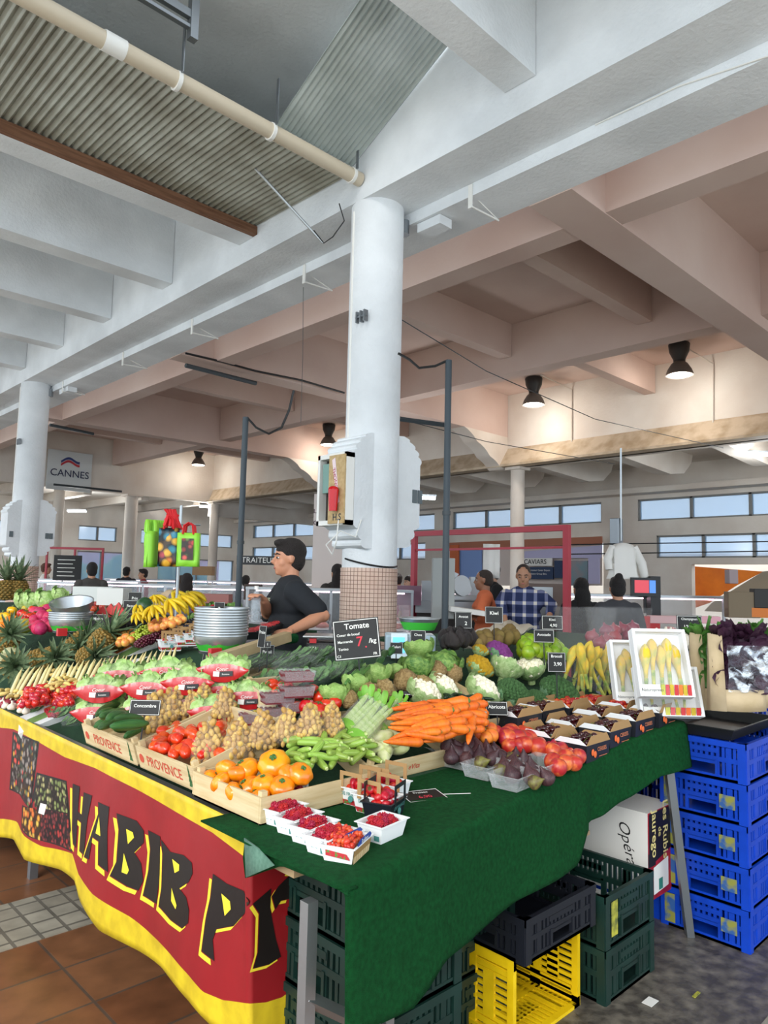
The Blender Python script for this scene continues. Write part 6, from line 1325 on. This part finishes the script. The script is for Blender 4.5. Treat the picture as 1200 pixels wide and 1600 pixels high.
# shop fronts in the opening
sh = thing('caviar_shop', 'pale shop front with a board reading CAVIARS', 'shop', (17.6, 12, 0))
def sp2(nm, pts, m, X=17.3, th=.05): q = [onx(px, py, X)-Vector((17.6, 12, 0)) for px, py in pts]; return MB().prism(q, (th, 0, 0)).build(nm, m, sh, smooth=False)
sp2('back_panel', [(700, 915), (940, 915), (940, 845), (700, 852)], mat('shop_wall', 'd8c9c0', .8), 17.5); sp2('rust_beam', [(700, 848), (940, 838), (940, 850), (700, 858)], mat('rust_paint', 'a86a50', .7), 17.25)
sp2('lilac_awning', [(812, 862), (940, 852), (938, 872), (812, 872)], LILAC); sp2('name_board', [(812, 872), (862, 872), (862, 884), (812, 884)], LAB, 17.2); sp2('navy_board', [(818, 886), (864, 886), (864, 905), (818, 905)], NAVY, 17.2); sp2('navy_board', [(866, 876), (878, 876), (878, 903), (866, 903)], NAVY, 17.2)
sp2('glazing', [(880, 876), (918, 876), (918, 915), (880, 915)], mat('shop_glass_green', '3f5f68', .2, hex2='7a5048', scale=1.5)); sp2('blue_door', [(718, 852), (752, 850), (752, 915), (718, 915)], mat('pale_blue_door', '7f9cd2', .6)); sp2('orange_post', [(703, 852), (716, 851), (716, 915), (703, 915)], mat('orange_post', 'c8683a', .7), 17.2); sp2('lilac_panel', [(919, 872), (936, 872), (936, 912), (919, 912)], LILAC, 17.2)
b = MB(); q = onx(836, 878, 17.19)-Vector((17.6, 12, 0)); text_on(b, 'CAVIARS', q, (0, -1, 0), (0, 0, 1), .19, 0, .01); b.build('lettering', BLACKP, sh, smooth=False)
b = MB(); q = onx(841, 891, 17.19)-Vector((17.6, 12, 0)); text_on(b, 'Importateur Caviar Depuis', q, (0, -1, 0), (0, 0, 1), .07); text_on(b, 'Maison Group Bleu', q-Vector((0, 0, .1)), (0, -1, 0), (0, 0, 1), .07); b.build('lettering', LAB, sh, smooth=False)
o = panel('orange_awning', 18.9, [(1032, 881), (1192, 893), (1150, 915), (1108, 942), (1085, 950), (1064, 957)], .04, ORF, 'bright orange awning cloth beyond the meat counter', 'awning')
T(MB().tube([onx(1032, 881, 18.8), onx(1068, 960, 18.8)], .035, 6).build('awning_pole', DGREY), 'dark pole along the edge of the orange awning', 'pole')
panel('orange_hoarding', 19.1, [(1000, 886), (1036, 886), (1050, 925), (1000, 925)], .05, mat('orange_panel', 'e0662c', .7), 'orange red panel left of the orange awning', 'panel'); panel('lilac_tarpaulin', 19.0, [(1024, 902), (1050, 902), (1058, 958), (1024, 958)], .04, mat('lilac_blue', '8a94cc', .7), 'lilac blue tarpaulin below the orange panel', 'tarpaulin')
panel('beige_parasol', 18.7, [(1192, 893), (1215, 890), (1215, 960), (1100, 955), (1112, 942)], .04, mat('beige_canvas', '9a8a74', .8), 'beige canvas at the right behind the orange awning', 'canvas')
# till and boxes on the right counter
tl = thing('cash_till', 'black till with a colourful touch screen on the meat counter', 'till', atd(1008, 958, 8.6), VA)
MB().box((.05, -.05, -.05), (.17, .1, .44)).build('printer', BLACKP, tl, smooth=False); MB().box((-.19, -.08, .20), (.12, -.04, .42)).build('screen', BLACKP, tl, smooth=False); b = MB(); b.add([(-.15, -.081, .24), (.02, -.081, .24), (.02, -.081, .39), (-.15, -.081, .39)], [(0, 1, 2, 3)]); b.build('display', mat('screen_red', 'c8404c', .3, emit=.5), tl, smooth=False)
b = MB(); b.add([(.025, -.081, .24), (.10, -.081, .24), (.10, -.081, .39), (.025, -.081, .39)], [(0, 1, 2, 3)]); b.build('display', mat('screen_blue2', '4f86d8', .3, emit=.5), tl, smooth=False); MB().tube([(0, 0, 0), (0, 0, .22)], .02, 8).build('stand', BLACKP, tl)
for x, y, w_, h_, hx, l in ((1106, 974, 34, 11, 'e6a8b4', 'pink paper pile'), (1038, 974, 50, 12, 'd8b0b0', 'flat pink package'), (1143, 912, 14, 22, '9a8a8c', 'white and grey tub'), (1160, 965, 50, 40, '7a6a52', 'woven brown basket'), (1190, 965, 40, 16, 'd87a30', 'orange package'), (1012, 985, 34, 22, 'b82a2c', 'red cardboard box'), (1190, 950, 30, 30, '2a2826', 'black appliance')):
    dp = 8.4/F; T(bevel(MB().box((-w_*dp/2, -.06, 0), (w_*dp/2, .06, h_*dp)).build('counter_item', mat('item_'+l.replace(' ', '_'), hx, .6), smooth=False, loc=atd(x, y, 8.4)), .008).id_data, l + ' on the right meat counter', 'package').rotation_euler.z = VA
    for o in [COL.objects[-1]]: o.name = l.split()[-1] if l.split()[-1] not in ('package', 'pile') else 'paper_package'
fg = thing('fridge', 'tall steel fridge with white door beside the checked-shirt man', 'fridge', gxy(852, 8.4)+(0,), VA); MB().box((-.22, -.1, 0), (.22, .4, 1.6)).build('cabinet', mat('fridge_brown', '5e4c44', .5), fg, smooth=False); MB().box((-.17, -.12, .4), (.06, -.101, 1.56)).build('door', STEELW, fg, smooth=False)
T(MB().cbox((0, 0, 0), (.42, .3, .05)).build('cardboard_tray', LAB, smooth=False, loc=atd(733, 955, 7.6)), 'white printed fruit tray carried by the man in orange', 'tray').rotation_euler = (0, .12, VA)
T(MB().cbox((0, 0, 0), (.5, .3, .05)).build('jeans_cloth', mat('dark_blue_cloth', '222c40', .9), smooth=False, loc=atd(1010, 1006, 5.0)), 'dark blue cloth behind the garlic', 'cloth')
# town sign
ts = thing('town_sign', 'square grey wall sign with blue and red swoosh reading CANNES', 'sign', (8.22, 22.38, 4.68), 0)
MB().box((-.66, -.05, -.6), (.66, -.01, .6)).build('sign_panel', mat('sign_grey', 'cfd4d4', .5, bump=.2, bscale=3), ts, smooth=False)
b = MB(); text_on(b, 'CANNES', (.0, -.06, -.09), (1, 0, 0), (0, 0, 1), .30, 0, .006); b.build('lettering', mat('sign_navy', '27304e', .6), ts, smooth=False)
for nm, z, m_ in (('blue_swoosh', .26, mat('sign_blue', '2f3f78', .6)), ('red_swoosh', .17, mat('sign_red', 'b8323c', .6))):
    b = MB(); n_ = 16; b.grid([[(-.28+.56*i/n_, -.055, z+.07*math.sin(i/n_*5.5-.6)+dz-.0*i+.05*(i/n_)) for i in range(n_+1)] for dz in (0, .075)]); b.build(nm, m_, ts, smooth=False)
b = MB()
for i, s_ in enumerate(('MARIE', 'LA CERISE', 'SUR LE', 'GATEAU ?')): text_on(b, s_, (0, -.052, .75-.17*i), (1, 0, 0), (0, 0, 1), .17, 0, .01)
gs = thing('lettered_notice', 'white shop panel with dark hand lettering behind the column', 'panel', gxy(515, 11.5)+(2.0,), VA); MB().box((-.28, -.05, -.7), (.5, 0, .95)).build('panel_board', mat('panel_pink_white', 'ddd0c8', .7), gs, smooth=False); o = b.build('lettering', mat('plum_ink', '4a2438', .6), gs, smooth=False); o.scale = (.62, 1, .55); o.location = (-.05, 0, .35)
b = MB(); text_on(b, 'TRAITEUR', (0, -.03, 0), (1, 0, 0), (0, 0, 1), .12); tt = thing('black_sign', 'black shop sign with white lettering behind the man in black', 'sign', gxy(404, 11.3)+(1.86,), VA); MB().box((-.35, -.02, -.07), (.35, 0, .07)).build('board', BLACKP, tt, smooth=False); b.build('lettering', LAB, tt, smooth=False)
mb_ = thing('menu_board', 'black menu board with chalk lines far behind the left column', 'board', gxy(105, 14.5)+(1.45,), VA); MB().box((-.28, -.02, 0), (.28, 0, .5)).build('board', SLATE, mb_, smooth=False); b = MB()
for i in range(5): b.box((-.2, -.024, .08+.08*i), (.15-.04*(i % 2), -.021, .095+.08*i))
b.build('chalk_lines', CHALK, mb_, smooth=False)
# background goods: boxes and baskets on counters
for i, (px, py, dist, w_, h_, hx, l) in enumerate(((318, 892, 12, 30, 14, '8a6a48', 'brown cardboard box behind the bag post'), (470, 958, 7.6, 36, 20, '7a5a58', 'brown tray of red goods behind the seller'), (500, 965, 7.6, 30, 10, '8c8a88', 'steel pan behind the digital scale'), (330, 935, 8.8, 60, 14, 'a8706a', 'tray of pink meat left of the seller'), (150, 928, 7.6, 60, 22, 'd8dcd8', 'white open tray behind the romaine lettuces'), (178, 932, 7.0, 40, 26, 'e4e4e0', 'white carton standing behind the banana board'), (110, 935, 8.2, 40, 8, 'c2a070', 'wooden tray behind the tilted pan'), (395, 925, 9.6, 24, 24, '4a3a34', 'dark brown jar rack behind the bottle'), (635, 930, 8.6, 44, 30, '7c5c6c', 'mauve crate right of the column foot'), (590, 875, 12, 30, 8, 'd8b88a', 'pastry tray beyond the column'))):
    dp = dist/F; o = MB().box((-w_*dp/2, -.12, 0), (w_*dp/2, .12, h_*dp)).build('market_box', mat('goods_%d' % i, hx, .7), smooth=False, loc=atd(px, py+h_/2, dist)); o.rotation_euler.z = VA; T(o, l, 'box')
# hall lamps
def pendant(px, py, lit_l, z=5.84, on=True):
    p = onz(px, py, z); t = thing('pendant_lamp', 'black and grey bell pendant lamp ' + lit_l, 'lamp', p)
    MB().lathe([(.17, -.01), (.18, -.03), (.165, -.16), (.10, -.30), (.10, -.34)], 20).build('housing', BLACKP, t)
    MB().lathe([(.08, -.33), (.14, -.38), (.2, -.48), (.235, -.58), (.228, -.58), (.19, -.48), (.13, -.39)], 24, cap=False).build('shade', mat('shade_grey', '5c5652', .4), t)
    MB().ball((0, 0, -.575), (.20, .20, .02), 20, 6).build('diffuser', mat('lamp_glow', 'fff2e2', .5, emit=9), t)
    lamp('lamp_light', 'POINT', p+Vector((0, 0, -.75)), 27, (1.0, .93, .84), .12).parent = None
pendant(1061, 536, 'above the right meat counter'); pendant(834, 590, 'beside the scalloped corbel'); pendant(514, 663, 'left of the middle column'); pendant(311, 700, 'over the corner of the upper walls')
for px, py, dist, l in ((1190, 712, 14, 'under the side roof at the right edge'), (656, 780, 14, 'just right of the column bracket'), (325, 793, 26, 'far left under the side roof'), (120, 800, 24, 'behind the left column')):
    p = atd(px, py, dist); t = thing('tube_lamp', 'bright tube lamp ' + l, 'lamp', p, VA); MB().box((-.3, -.04, 0), (.3, .04, .05)).build('diffuser', mat('tube_glow', 'f4fbff', .5, emit=12), t, smooth=False); MB().box((-.32, -.05, .05), (.32, .05, .09)).build('housing', STEEL, t, smooth=False)
    lamp('tube_light', 'POINT', p+Vector((-.3, -.3, -.25)), 70, (.95, .98, 1), .25)
# ceiling fluorescent battens (off), conduits, wires
for a, c, l in (((290, 571), (400, 599), 'left of the middle column'), ((78, 664), (146, 678), 'beside the left column'), ((84, 757), (190, 768), 'under the town sign wall')):
    d_ = 4.75 if l[0] != 'u' else 4.1; q0, q1 = (onz(*a, d_), onz(*c, d_)); T(MB().tube([q0, q1], .035, 6).build('batten_light', DGREY), 'long grey unlit light batten on the ceiling ' + l, 'lamp')
for (px, y0, y1, top) in ((893, 608, 710, (845, 586)), (1114, 568, 686, (1075, 545)), (415, 0, 0, None)):
    if top: T(MB().tube([onz(*top, 5.83), onx(px, y0, 13.17), onx(px, y1, 13.17)], .014, 6).build('conduit', CREAM), 'thin conduit running down the far wall from the lamp at x %s' % ('right' if px > 1000 else 'middle'), 'conduit')
def wire(pts, r, m, label): T(MB().tube(pts, r, 5).build('cable', m), label, 'cable')
wire([ony(290, 552, 9.6), ony(345, 565, 9.6), ony(400, 580, 9.6), ony(470, 594, 9.6), ony(538, 614, 9.6)], .018, BLACKP, 'thick black cable along the ceiling beam left of the column')
wire([atd(474, 445, 8.2), atd(473, 560, 8.2), atd(470, 660, 8.2)], .003, DGREY, 'thin wire hanging straight from the rail left of the column')
wire([atd(628, 500, 8), atd(760, 580, 9), atd(930, 655, 11), atd(1130, 700, 13)], .006, DGREY, 'long thin wire crossing the hall from the column to the right'); wire([atd(625, 655, 9), atd(760, 690, 11), atd(960, 725, 14)], .006, DGREY, 'lower thin wire right of the column')
wire([atd(530, 318, 6.3), atd(538, 345, 6.3), atd(520, 370, 6.3), atd(506, 380, 6.3), atd(490, 360, 6.3)], .006, BLACKP, 'short black cable looping at the column top'); wire([onx(1200, 88, 4.58), onx(1060, 135, 4.58), onx(930, 195, 4.58)], .006, WHITEP, 'white cable drooping along the rail at the upper right')
wire([atd(625, 655, 8.8), atd(700, 665, 8.8)], .03, DGREY, 'dark tube between the column and the right pole')
# ------------------------------------------------------------------ people
SK = {}
def skin(hx='c89a7c'): return mat('skin_'+hx, hx, .5, sub=.08, hex2=hx, bump=.05)
def limb(b, pts, rad, n=12):
    b.tube(pts, rad, n); [b.ball(p, r, 12, 8) for p, r in zip(pts, rad)]
def remesh(o, vox, smooth_it=6):
    m = o.modifiers.new('r', 'REMESH'); m.mode = 'VOXEL'; m.voxel_size = vox; m.use_smooth_shade = True
    s_ = o.modifiers.new('s', 'SMOOTH'); s_.factor = .5; s_.iterations = smooth_it; return o
def hand(b, w, d, up, s=1., curl=.6, side=1):
    """palm, four unequal bent fingers and a thumb from the palm's side; w = wrist, d = pointing direction"""
    d = Vector(d).normalized(); up = Vector(up); up = (up-d*up.dot(d)).normalized(); sd = d.cross(up).normalized()*side
    for k in range(4): a = sd*(-.027+.018*k)*s; b.tube([w+a*.5, w+a+d*.085*s], [.015*s, .0125*s], 8)
    for k, l in enumerate((.068, .078, .072, .055)):
        a = sd*(.029-.0195*k)*s; p0 = w+a+d*.08*s; L_ = l*s; dd = d; pts = [p0-d*.02*s, p0]
        for q in range(3):
            ang = curl*(q+.6)*.55; dv = (d*math.cos(ang)-up*math.sin(ang)); pts.append(pts[-1]+dv*L_*(.42, .32, .26)[q])
        b.tube(pts, [.0105*s, .0105*s, .0098*s, .009*s, .007*s], 8)
    t0 = w+sd*.03*s+d*.025*s; b.tube([w+sd*.012*s+d*.01*s, t0, t0+(d*.6+sd*.7-up*.3).normalized()*.038*s, t0+(d*.85+sd*.35-up*.5).normalized()*.068*s], [.016*s, .013*s, .011*s, .008*s], 8)
def person(pos, face, hgt, label, shirt, hair=('short', '1c1512'), skinhx='c39273', trousers='22242a', arms=None, headyaw=0, lean=0, long_hair=False, bun=False, detail=False, bald=0, sleeve=.45, apron=None, group=None, collar=False, headtilt=0):
    """local frame: +X forward, +Y left; joints optionally given in world coordinates"""
    s = hgt/1.78; t = thing('person', label, 'person', (pos[0], pos[1], 0), face); Mi = Matrix.LocRotScale(Vector((pos[0], pos[1], 0)), Euler((0, 0, face)), None).inverted()
    sk = skin(skinhx); V = lambda x, y, z: Vector((x*s, y*s, z*s))
    def L(z): return V(lean*max(0, z-.95), 0, z-abs(lean)*.25*max(0, z-.95))
    sh = {1: L(1.44)+V(0, .18, 0), -1: L(1.44)+V(0, -.18, 0)}
    A = {}
    for sd in (1, -1):
        if arms and arms.get(sd): A[sd] = [Mi @ Vector(q) for q in arms[sd]]
        else: A[sd] = [sh[sd]+V(-.02, .06*sd, -.28), sh[sd]+V(.10, .04*sd, -.50)]
    b = MB(); HC = L(1.66)+V(.02+lean*.1, 0, 0)
    R_ = Matrix.LocRotScale(HC, Euler((0, headtilt, headyaw)), None)
    # head: cranium, jaw, nose, brow, chin, ears
    for c, r in (((-.01, 0, .02), (.098, .076, .10)), ((.022, 0, -.055), (.068, .056, .068)), ((.06, 0, -.095), (.026, .024, .02)), ((.068, 0, .022), (.024, .045, .016))): b.ball(R_ @ (Vector(c)*s), [q*s for q in r], 16, 12, M=R_.to_3x3())
    b.tube([R_ @ (Vector((.082, 0, .008))*s), R_ @ (Vector((.108, 0, -.030))*s), R_ @ (Vector((.088, 0, -.040))*s)], [.009*s, .014*s, .012*s], 8)
    for q in (1, -1): b.ball(R_ @ (Vector((-.002, .076*q, -.008))*s), (.018*s, .010*s, .030*s), 8, 6, M=R_.to_3x3()); b.ball(R_ @ (Vector((.05, .034*q, -.035))*s), .028*s, 8, 6)
    b.ball(R_ @ (Vector((.084, 0, -.062))*s), (.012*s, .022*s, .006*s), 8, 6, M=R_.to_3x3()); b.ball(R_ @ (Vector((.082, 0, -.073))*s), (.012*s, .018*s, .006*s), 8, 6, M=R_.to_3x3())
    limb(b, [L(1.42), L(1.50), HC+V(-.02, 0, -.06)], [.07*s, .058*s, .056*s])
    # trunk
    for z, rx, ry in ((1.00, .105, .165), (1.12, .10, .155), (1.24, .115, .17), (1.36, .115, .185), (1.43, .08, .15)): b.ball(L(z), (rx*s, ry*s, .12*s), 16, 10)
    for q in (1, -1):
        limb(b, [V(0, .09*q, .96), V(.01, .10*q, .52), V(-.01, .10*q, .10)], [.09*s, .06*s, .042*s]); b.ball(V(.05, .10*q, .045), (.12*s, .045*s, .042*s), 10, 8)
        el, wr = A[q][0], A[q][1]; limb(b, [sh[q], sh[q].lerp(el, .5), el, el.lerp(wr, .35), wr], [.056*s, .05*s, .042*s, .042*s, .027*s])
        hd = A[q][2] if len(A[q]) > 2 else wr+(wr-el).normalized()*.1; hand(b, wr, hd-wr, Vector((0, 0, 1)), s*1.0, .8, -q)
    body = remesh(b.build('body', sk, t), .0075 if detail else .011, 4)
    b = MB(); e = .014*s
    for z, rx, ry in ((.94, .115, .17), (1.02, .11, .168), (1.12, .105, .158), (1.24, .122, .176), (1.36, .122, .190), (1.44, .085, .160)): b.ball(L(z), (rx*s+e, ry*s+e, .12*s), 18, 10)
    for q in (1, -1):
        el = A[q][0]; k = sleeve; pts = [sh[q]+V(0, -.01*q, .0), sh[q].lerp(el, .5), sh[q].lerp(el, min(1, k*2))] if k <= .5 else [sh[q], el, el.lerp(A[q][1], (k-.5)*2)]
        limb(b, pts, [.082*s, .074*s, .070*s] if k <= .5 else [.08*s, .06*s, .052*s])
    b.tube([L(1.44), L(1.50)], [.085*s, .07*s], 14)
    remesh(b.build('shirt', shirt, t), .012, 3)
    b = MB()
    for z, rx, ry in ((.99, .125, .178), (.90, .125, .175)): b.ball(V(0, 0, z), (rx*s, ry*s, .10*s), 16, 10)
    for q in (1, -1): limb(b, [V(0, .09*q, .90), V(.01, .10*q, .52), V(-.01, .10*q, .09)], [.105*s, .078*s, .065*s])
    remesh(b.build('trousers', mat('cloth_'+trousers, trousers, .85), t), .016, 3)
    for q in (1, -1): b = MB(); b.ball(V(.05, .10*q, .045), (.135*s, .055*s, .05*s), 12, 8); b.build('shoe', BLACKP, t)
    # hair
    hm = mat('hair_'+hair[1], hair[1], .6, bump=.8, bscale=160); b = MB()
    M3 = R_.to_3x3()
    if not bald:
        b.ball(R_ @ (Vector((-.020, 0, .045))*s), (.104*s, .084*s, .092*s), 18, 12, M=M3, nz=.06); b.ball(R_ @ (Vector((-.045, 0, -.01))*s), (.072*s, .078*s, .085*s), 14, 10, M=M3, nz=.06)
        if hair[0] == 'short': b.ball(R_ @ (Vector((.045, .0, .098))*s), (.055*s, .058*s, .030*s), 14, 8, M=M3, nz=.15)
    else:
        b.ball(R_ @ (Vector((-.035, 0, -.005))*s), (.082*s, .081*s, .075*s), 14, 10, M=M3); b.ball(R_ @ (Vector((-.018, 0, .035))*s), (.097*s, .079*s, .088*s), 14, 10, M=M3)
    if long_hair: b.ball(R_ @ (Vector((-.055, 0, -.10))*s), (.075*s, .095*s, .17*s), 14, 10, M=M3, nz=.12); b.ball(R_ @ (Vector((-.07, 0, -.2))*s), (.06*s, .10*s, .16*s), 14, 10, M=M3, nz=.12)
    if bun: b.ball(R_ @ (Vector((-.07, 0, .12))*s), .045*s, 12, 8, nz=.15)
    remesh(b.build('hair', hm, t), .008, 2)
    for q in (1, -1):
        b = MB(); b.ball(R_ @ (Vector((.076, .032*q, .0))*s), (.008*s, .013*s, .0055*s), 10, 6, M=M3); b.build('eye', mat('eye_white', 'e8e4de', .3), t)
        b = MB(); b.ball(R_ @ (Vector((.083, .033*q, .0))*s), .007*s, 8, 6); b.build('iris', mat('iris_dark', '201612', .3), t)
        b = MB(); b.tube([R_ @ (Vector((.090, .016*q, .022))*s), R_ @ (Vector((.086, .036*q, .028))*s), R_ @ (Vector((.070, .052*q, .020))*s)], [.004*s, .005*s, .003*s], 6); b.build('eyebrow', hm, t)
    b = MB(); b.ball(R_ @ (Vector((.090, 0, -.067))*s), (.006*s, .020*s, .006*s), 10, 6, M=M3); b.build('lips', mat('lips', 'a8605a', .5), t)
    return t
def fab(n, a, b_=None): return mat(n, a, .9, hex2=b_ or a, scale=5, bump=.25, bscale=9)
away = math.atan2(FWD.y, FWD.x); left = away+math.pi/2
# the man in black, weighing out fruit
A_ = lambda px, py, d: atd(px, py, d)
P0 = atd(452, 960, 4.95)
m0 = person((P0.x, P0.y), left+.35, 1.86, 'dark haired man in a black short sleeved t-shirt looking left over the stall', fab('black_tshirt', '15181d', '1b1f25'), ('short', '1d1411'), 'c4896a', '17181c',
   {1: [A_(505, 962, 4.72), A_(455, 985, 4.5), A_(432, 988, 4.42)], -1: [A_(418, 958, 5.0), A_(412, 938, 4.75), A_(402, 930, 4.68)]}, headyaw=.05, detail=True, sleeve=.38)
b = MB(); q = Vector((.150, .05, 1.38))*1.045; text_on(b, 'HBF', q, (0, 1, 0), (0, 0, 1), .055, 0, .01); b.build('shirt_print', mat('pale_print', 'd8d8b0', .6), m0, smooth=False)
bo = thing('water_bottle', 'clear plastic water bottle in the hand of the man in black', 'bottle', atd(399, 972, 4.66)); MB().lathe([(.028, 0), (.032, .01), (.032, .11), (.028, .125), (.032, .14), (.03, .17), (.012, .2), (.012, .215)], 16).build('bottle_body', film('bottle_plastic', 'dfeaf2', .5), bo); MB().tube([(0, 0, .21), (0, 0, .232)], .015, 10).build('cap', LAB, bo)
# others
PL = mat('checked_shirt', '24305c', .9)
nt = PL.node_tree; co = nt.nodes.new('ShaderNodeTexCoord'); sx = nt.nodes.new('ShaderNodeSeparateXYZ'); nt.links.new(co.outputs['Object'], sx.inputs[0])
def stripe(sock, sc, thr):
    m1 = nt.nodes.new('ShaderNodeMath'); m1.operation = 'MULTIPLY'; m1.inputs[1].default_value = sc; nt.links.new(sock, m1.inputs[0]); f_ = nt.nodes.new('ShaderNodeMath'); f_.operation = 'FRACT'; nt.links.new(m1.outputs[0], f_.inputs[0])
    g = nt.nodes.new('ShaderNodeMath'); g.operation = 'LESS_THAN'; g.inputs[1].default_value = thr; nt.links.new(f_.outputs[0], g.inputs[0]); return g.outputs[0]
a1 = stripe(sx.outputs['Y'], 9, .3); a2 = stripe(sx.outputs['Z'], 8, .28); ad = nt.nodes.new('ShaderNodeMath'); ad.operation = 'ADD'; nt.links.new(a1, ad.inputs[0]); nt.links.new(a2, ad.inputs[1]); dv = nt.nodes.new('ShaderNodeMath'); dv.operation = 'MULTIPLY'; dv.inputs[1].default_value = .5; nt.links.new(ad.outputs[0], dv.inputs[0])
rp = nt.nodes.new('ShaderNodeValToRGB'); rp.color_ramp.interpolation = 'CONSTANT'; rp.color_ramp.elements[0].color = rgb('1c2850'); rp.color_ramp.elements[1].position = .3; rp.color_ramp.elements[1].color = rgb('6a7090'); e_ = rp.color_ramp.elements.new(.8); e_.color = rgb('d4cec4')
nt.links.new(dv.outputs[0], rp.inputs[0]); nt.links.new(rp.outputs[0], nt.nodes['Principled BSDF'].inputs['Base Color'])
def pg(px, d): p = atd(px, 905, d); return (p.x, p.y)
person(pg(818, 7.7), away+math.pi-.25, 1.80, 'balding man with moustache in a blue and white checked shirt', PL, ('short', '2a211c'), 'a87a5e', bald=1, sleeve=.8, headtilt=.2, arms={1: [A_(862, 945, 7.6), A_(858, 965, 7.4)], -1: [A_(782, 940, 7.6), A_(790, 972, 7.4)]})
person(pg(758, 8.1), left-.1, 1.74, 'man in an orange polo shirt turned left, short greying hair', fab('orange_polo', 'd8744c', 'c9663f'), ('short', '3a302a'), '9a6a50', bald=1, arms={1: [A_(752, 955, 7.8), A_(742, 962, 7.7)], -1: [A_(745, 950, 8.2), A_(735, 960, 8.1)]})
person(pg(908, 7.7), away+.2, 1.66, 'woman with long black hair in a black top seen from behind', fab('black_top', '17181a'), ('long', '151212'), 'a9795e', long_hair=True)
person(pg(965, 7.2), away-.05, 1.68, 'woman with a dark bun in a charcoal t-shirt seen from behind', fab('charcoal_tshirt', '3b3c40', '333438'), ('short', '191414'), 'b07f63', bun=True)
person(pg(770, 9.8), left+.2, 1.85, 'man in a black shirt behind the orange-shirted man', fab('black_shirt', '1a1b1d'), ('short', '1c1613'), 'b98a6e')
person(pg(640, 12.4), left+.6, 1.68, 'woman in a pink patterned blouse right of the column', fab('pink_blouse', 'd0a8ac', 'a86a80'), ('long', '241a16'), 'c69a80', long_hair=True); person(pg(622, 13.2), away, 1.72, 'person in a magenta top beyond the pink blouse', fab('magenta_top', 'c03a5c'), ('short', '2a1c16'))
person(pg(527, 10.2), away+.5, 1.80, 'dark haired woman in a dark brown top just left of the column', fab('dark_brown_top', '2e2a28'), ('long', '1e1614'), long_hair=True)
person(pg(143, 11.2), away+.5, 1.76, 'man with black hair in a dark grey t-shirt seen from behind', fab('grey_tshirt', '4a4744', '423f3c'), ('short', '171212'), 'b88a6c')
person(pg(238, 9.6), away-.9, 1.68, 'person in a beige shirt bending over the counter beside the bananas', fab('beige_shirt', 'd8bf9e', 'c9ae8a'), ('short', '3a2c22'), 'b88664', lean=.55)
person(pg(292, 9.5), away+.1, 1.62, 'woman with dark hair in a grey patterned top beside the bananas', fab('grey_pattern', '8a8494', '6c6878'), ('long', '231a18'), long_hair=True)
person(pg(70, 16.5), away-1.3, 1.80, 'person in a white t-shirt far behind the left column', fab('white_tshirt', 'e2ddd6'), ('short', '5c3a2a'), 'b4856a')
person(pg(224, 16.6), left+.5, 1.72, 'person in a dark red top in the far background', fab('red_top', '8c2a30'), ('short', '2a201c')); person(pg(197, 16.9), away, 1.76, 'dark haired person in the far background left of the red top', fab('dark_top', '2c2a30'), ('short', '191414'))
person(pg(384, 13.5), away, 1.62, 'person in dark clothes behind the counter left of the man in black', fab('dark_clothes', '26242a'), ('short', '1c1614'))
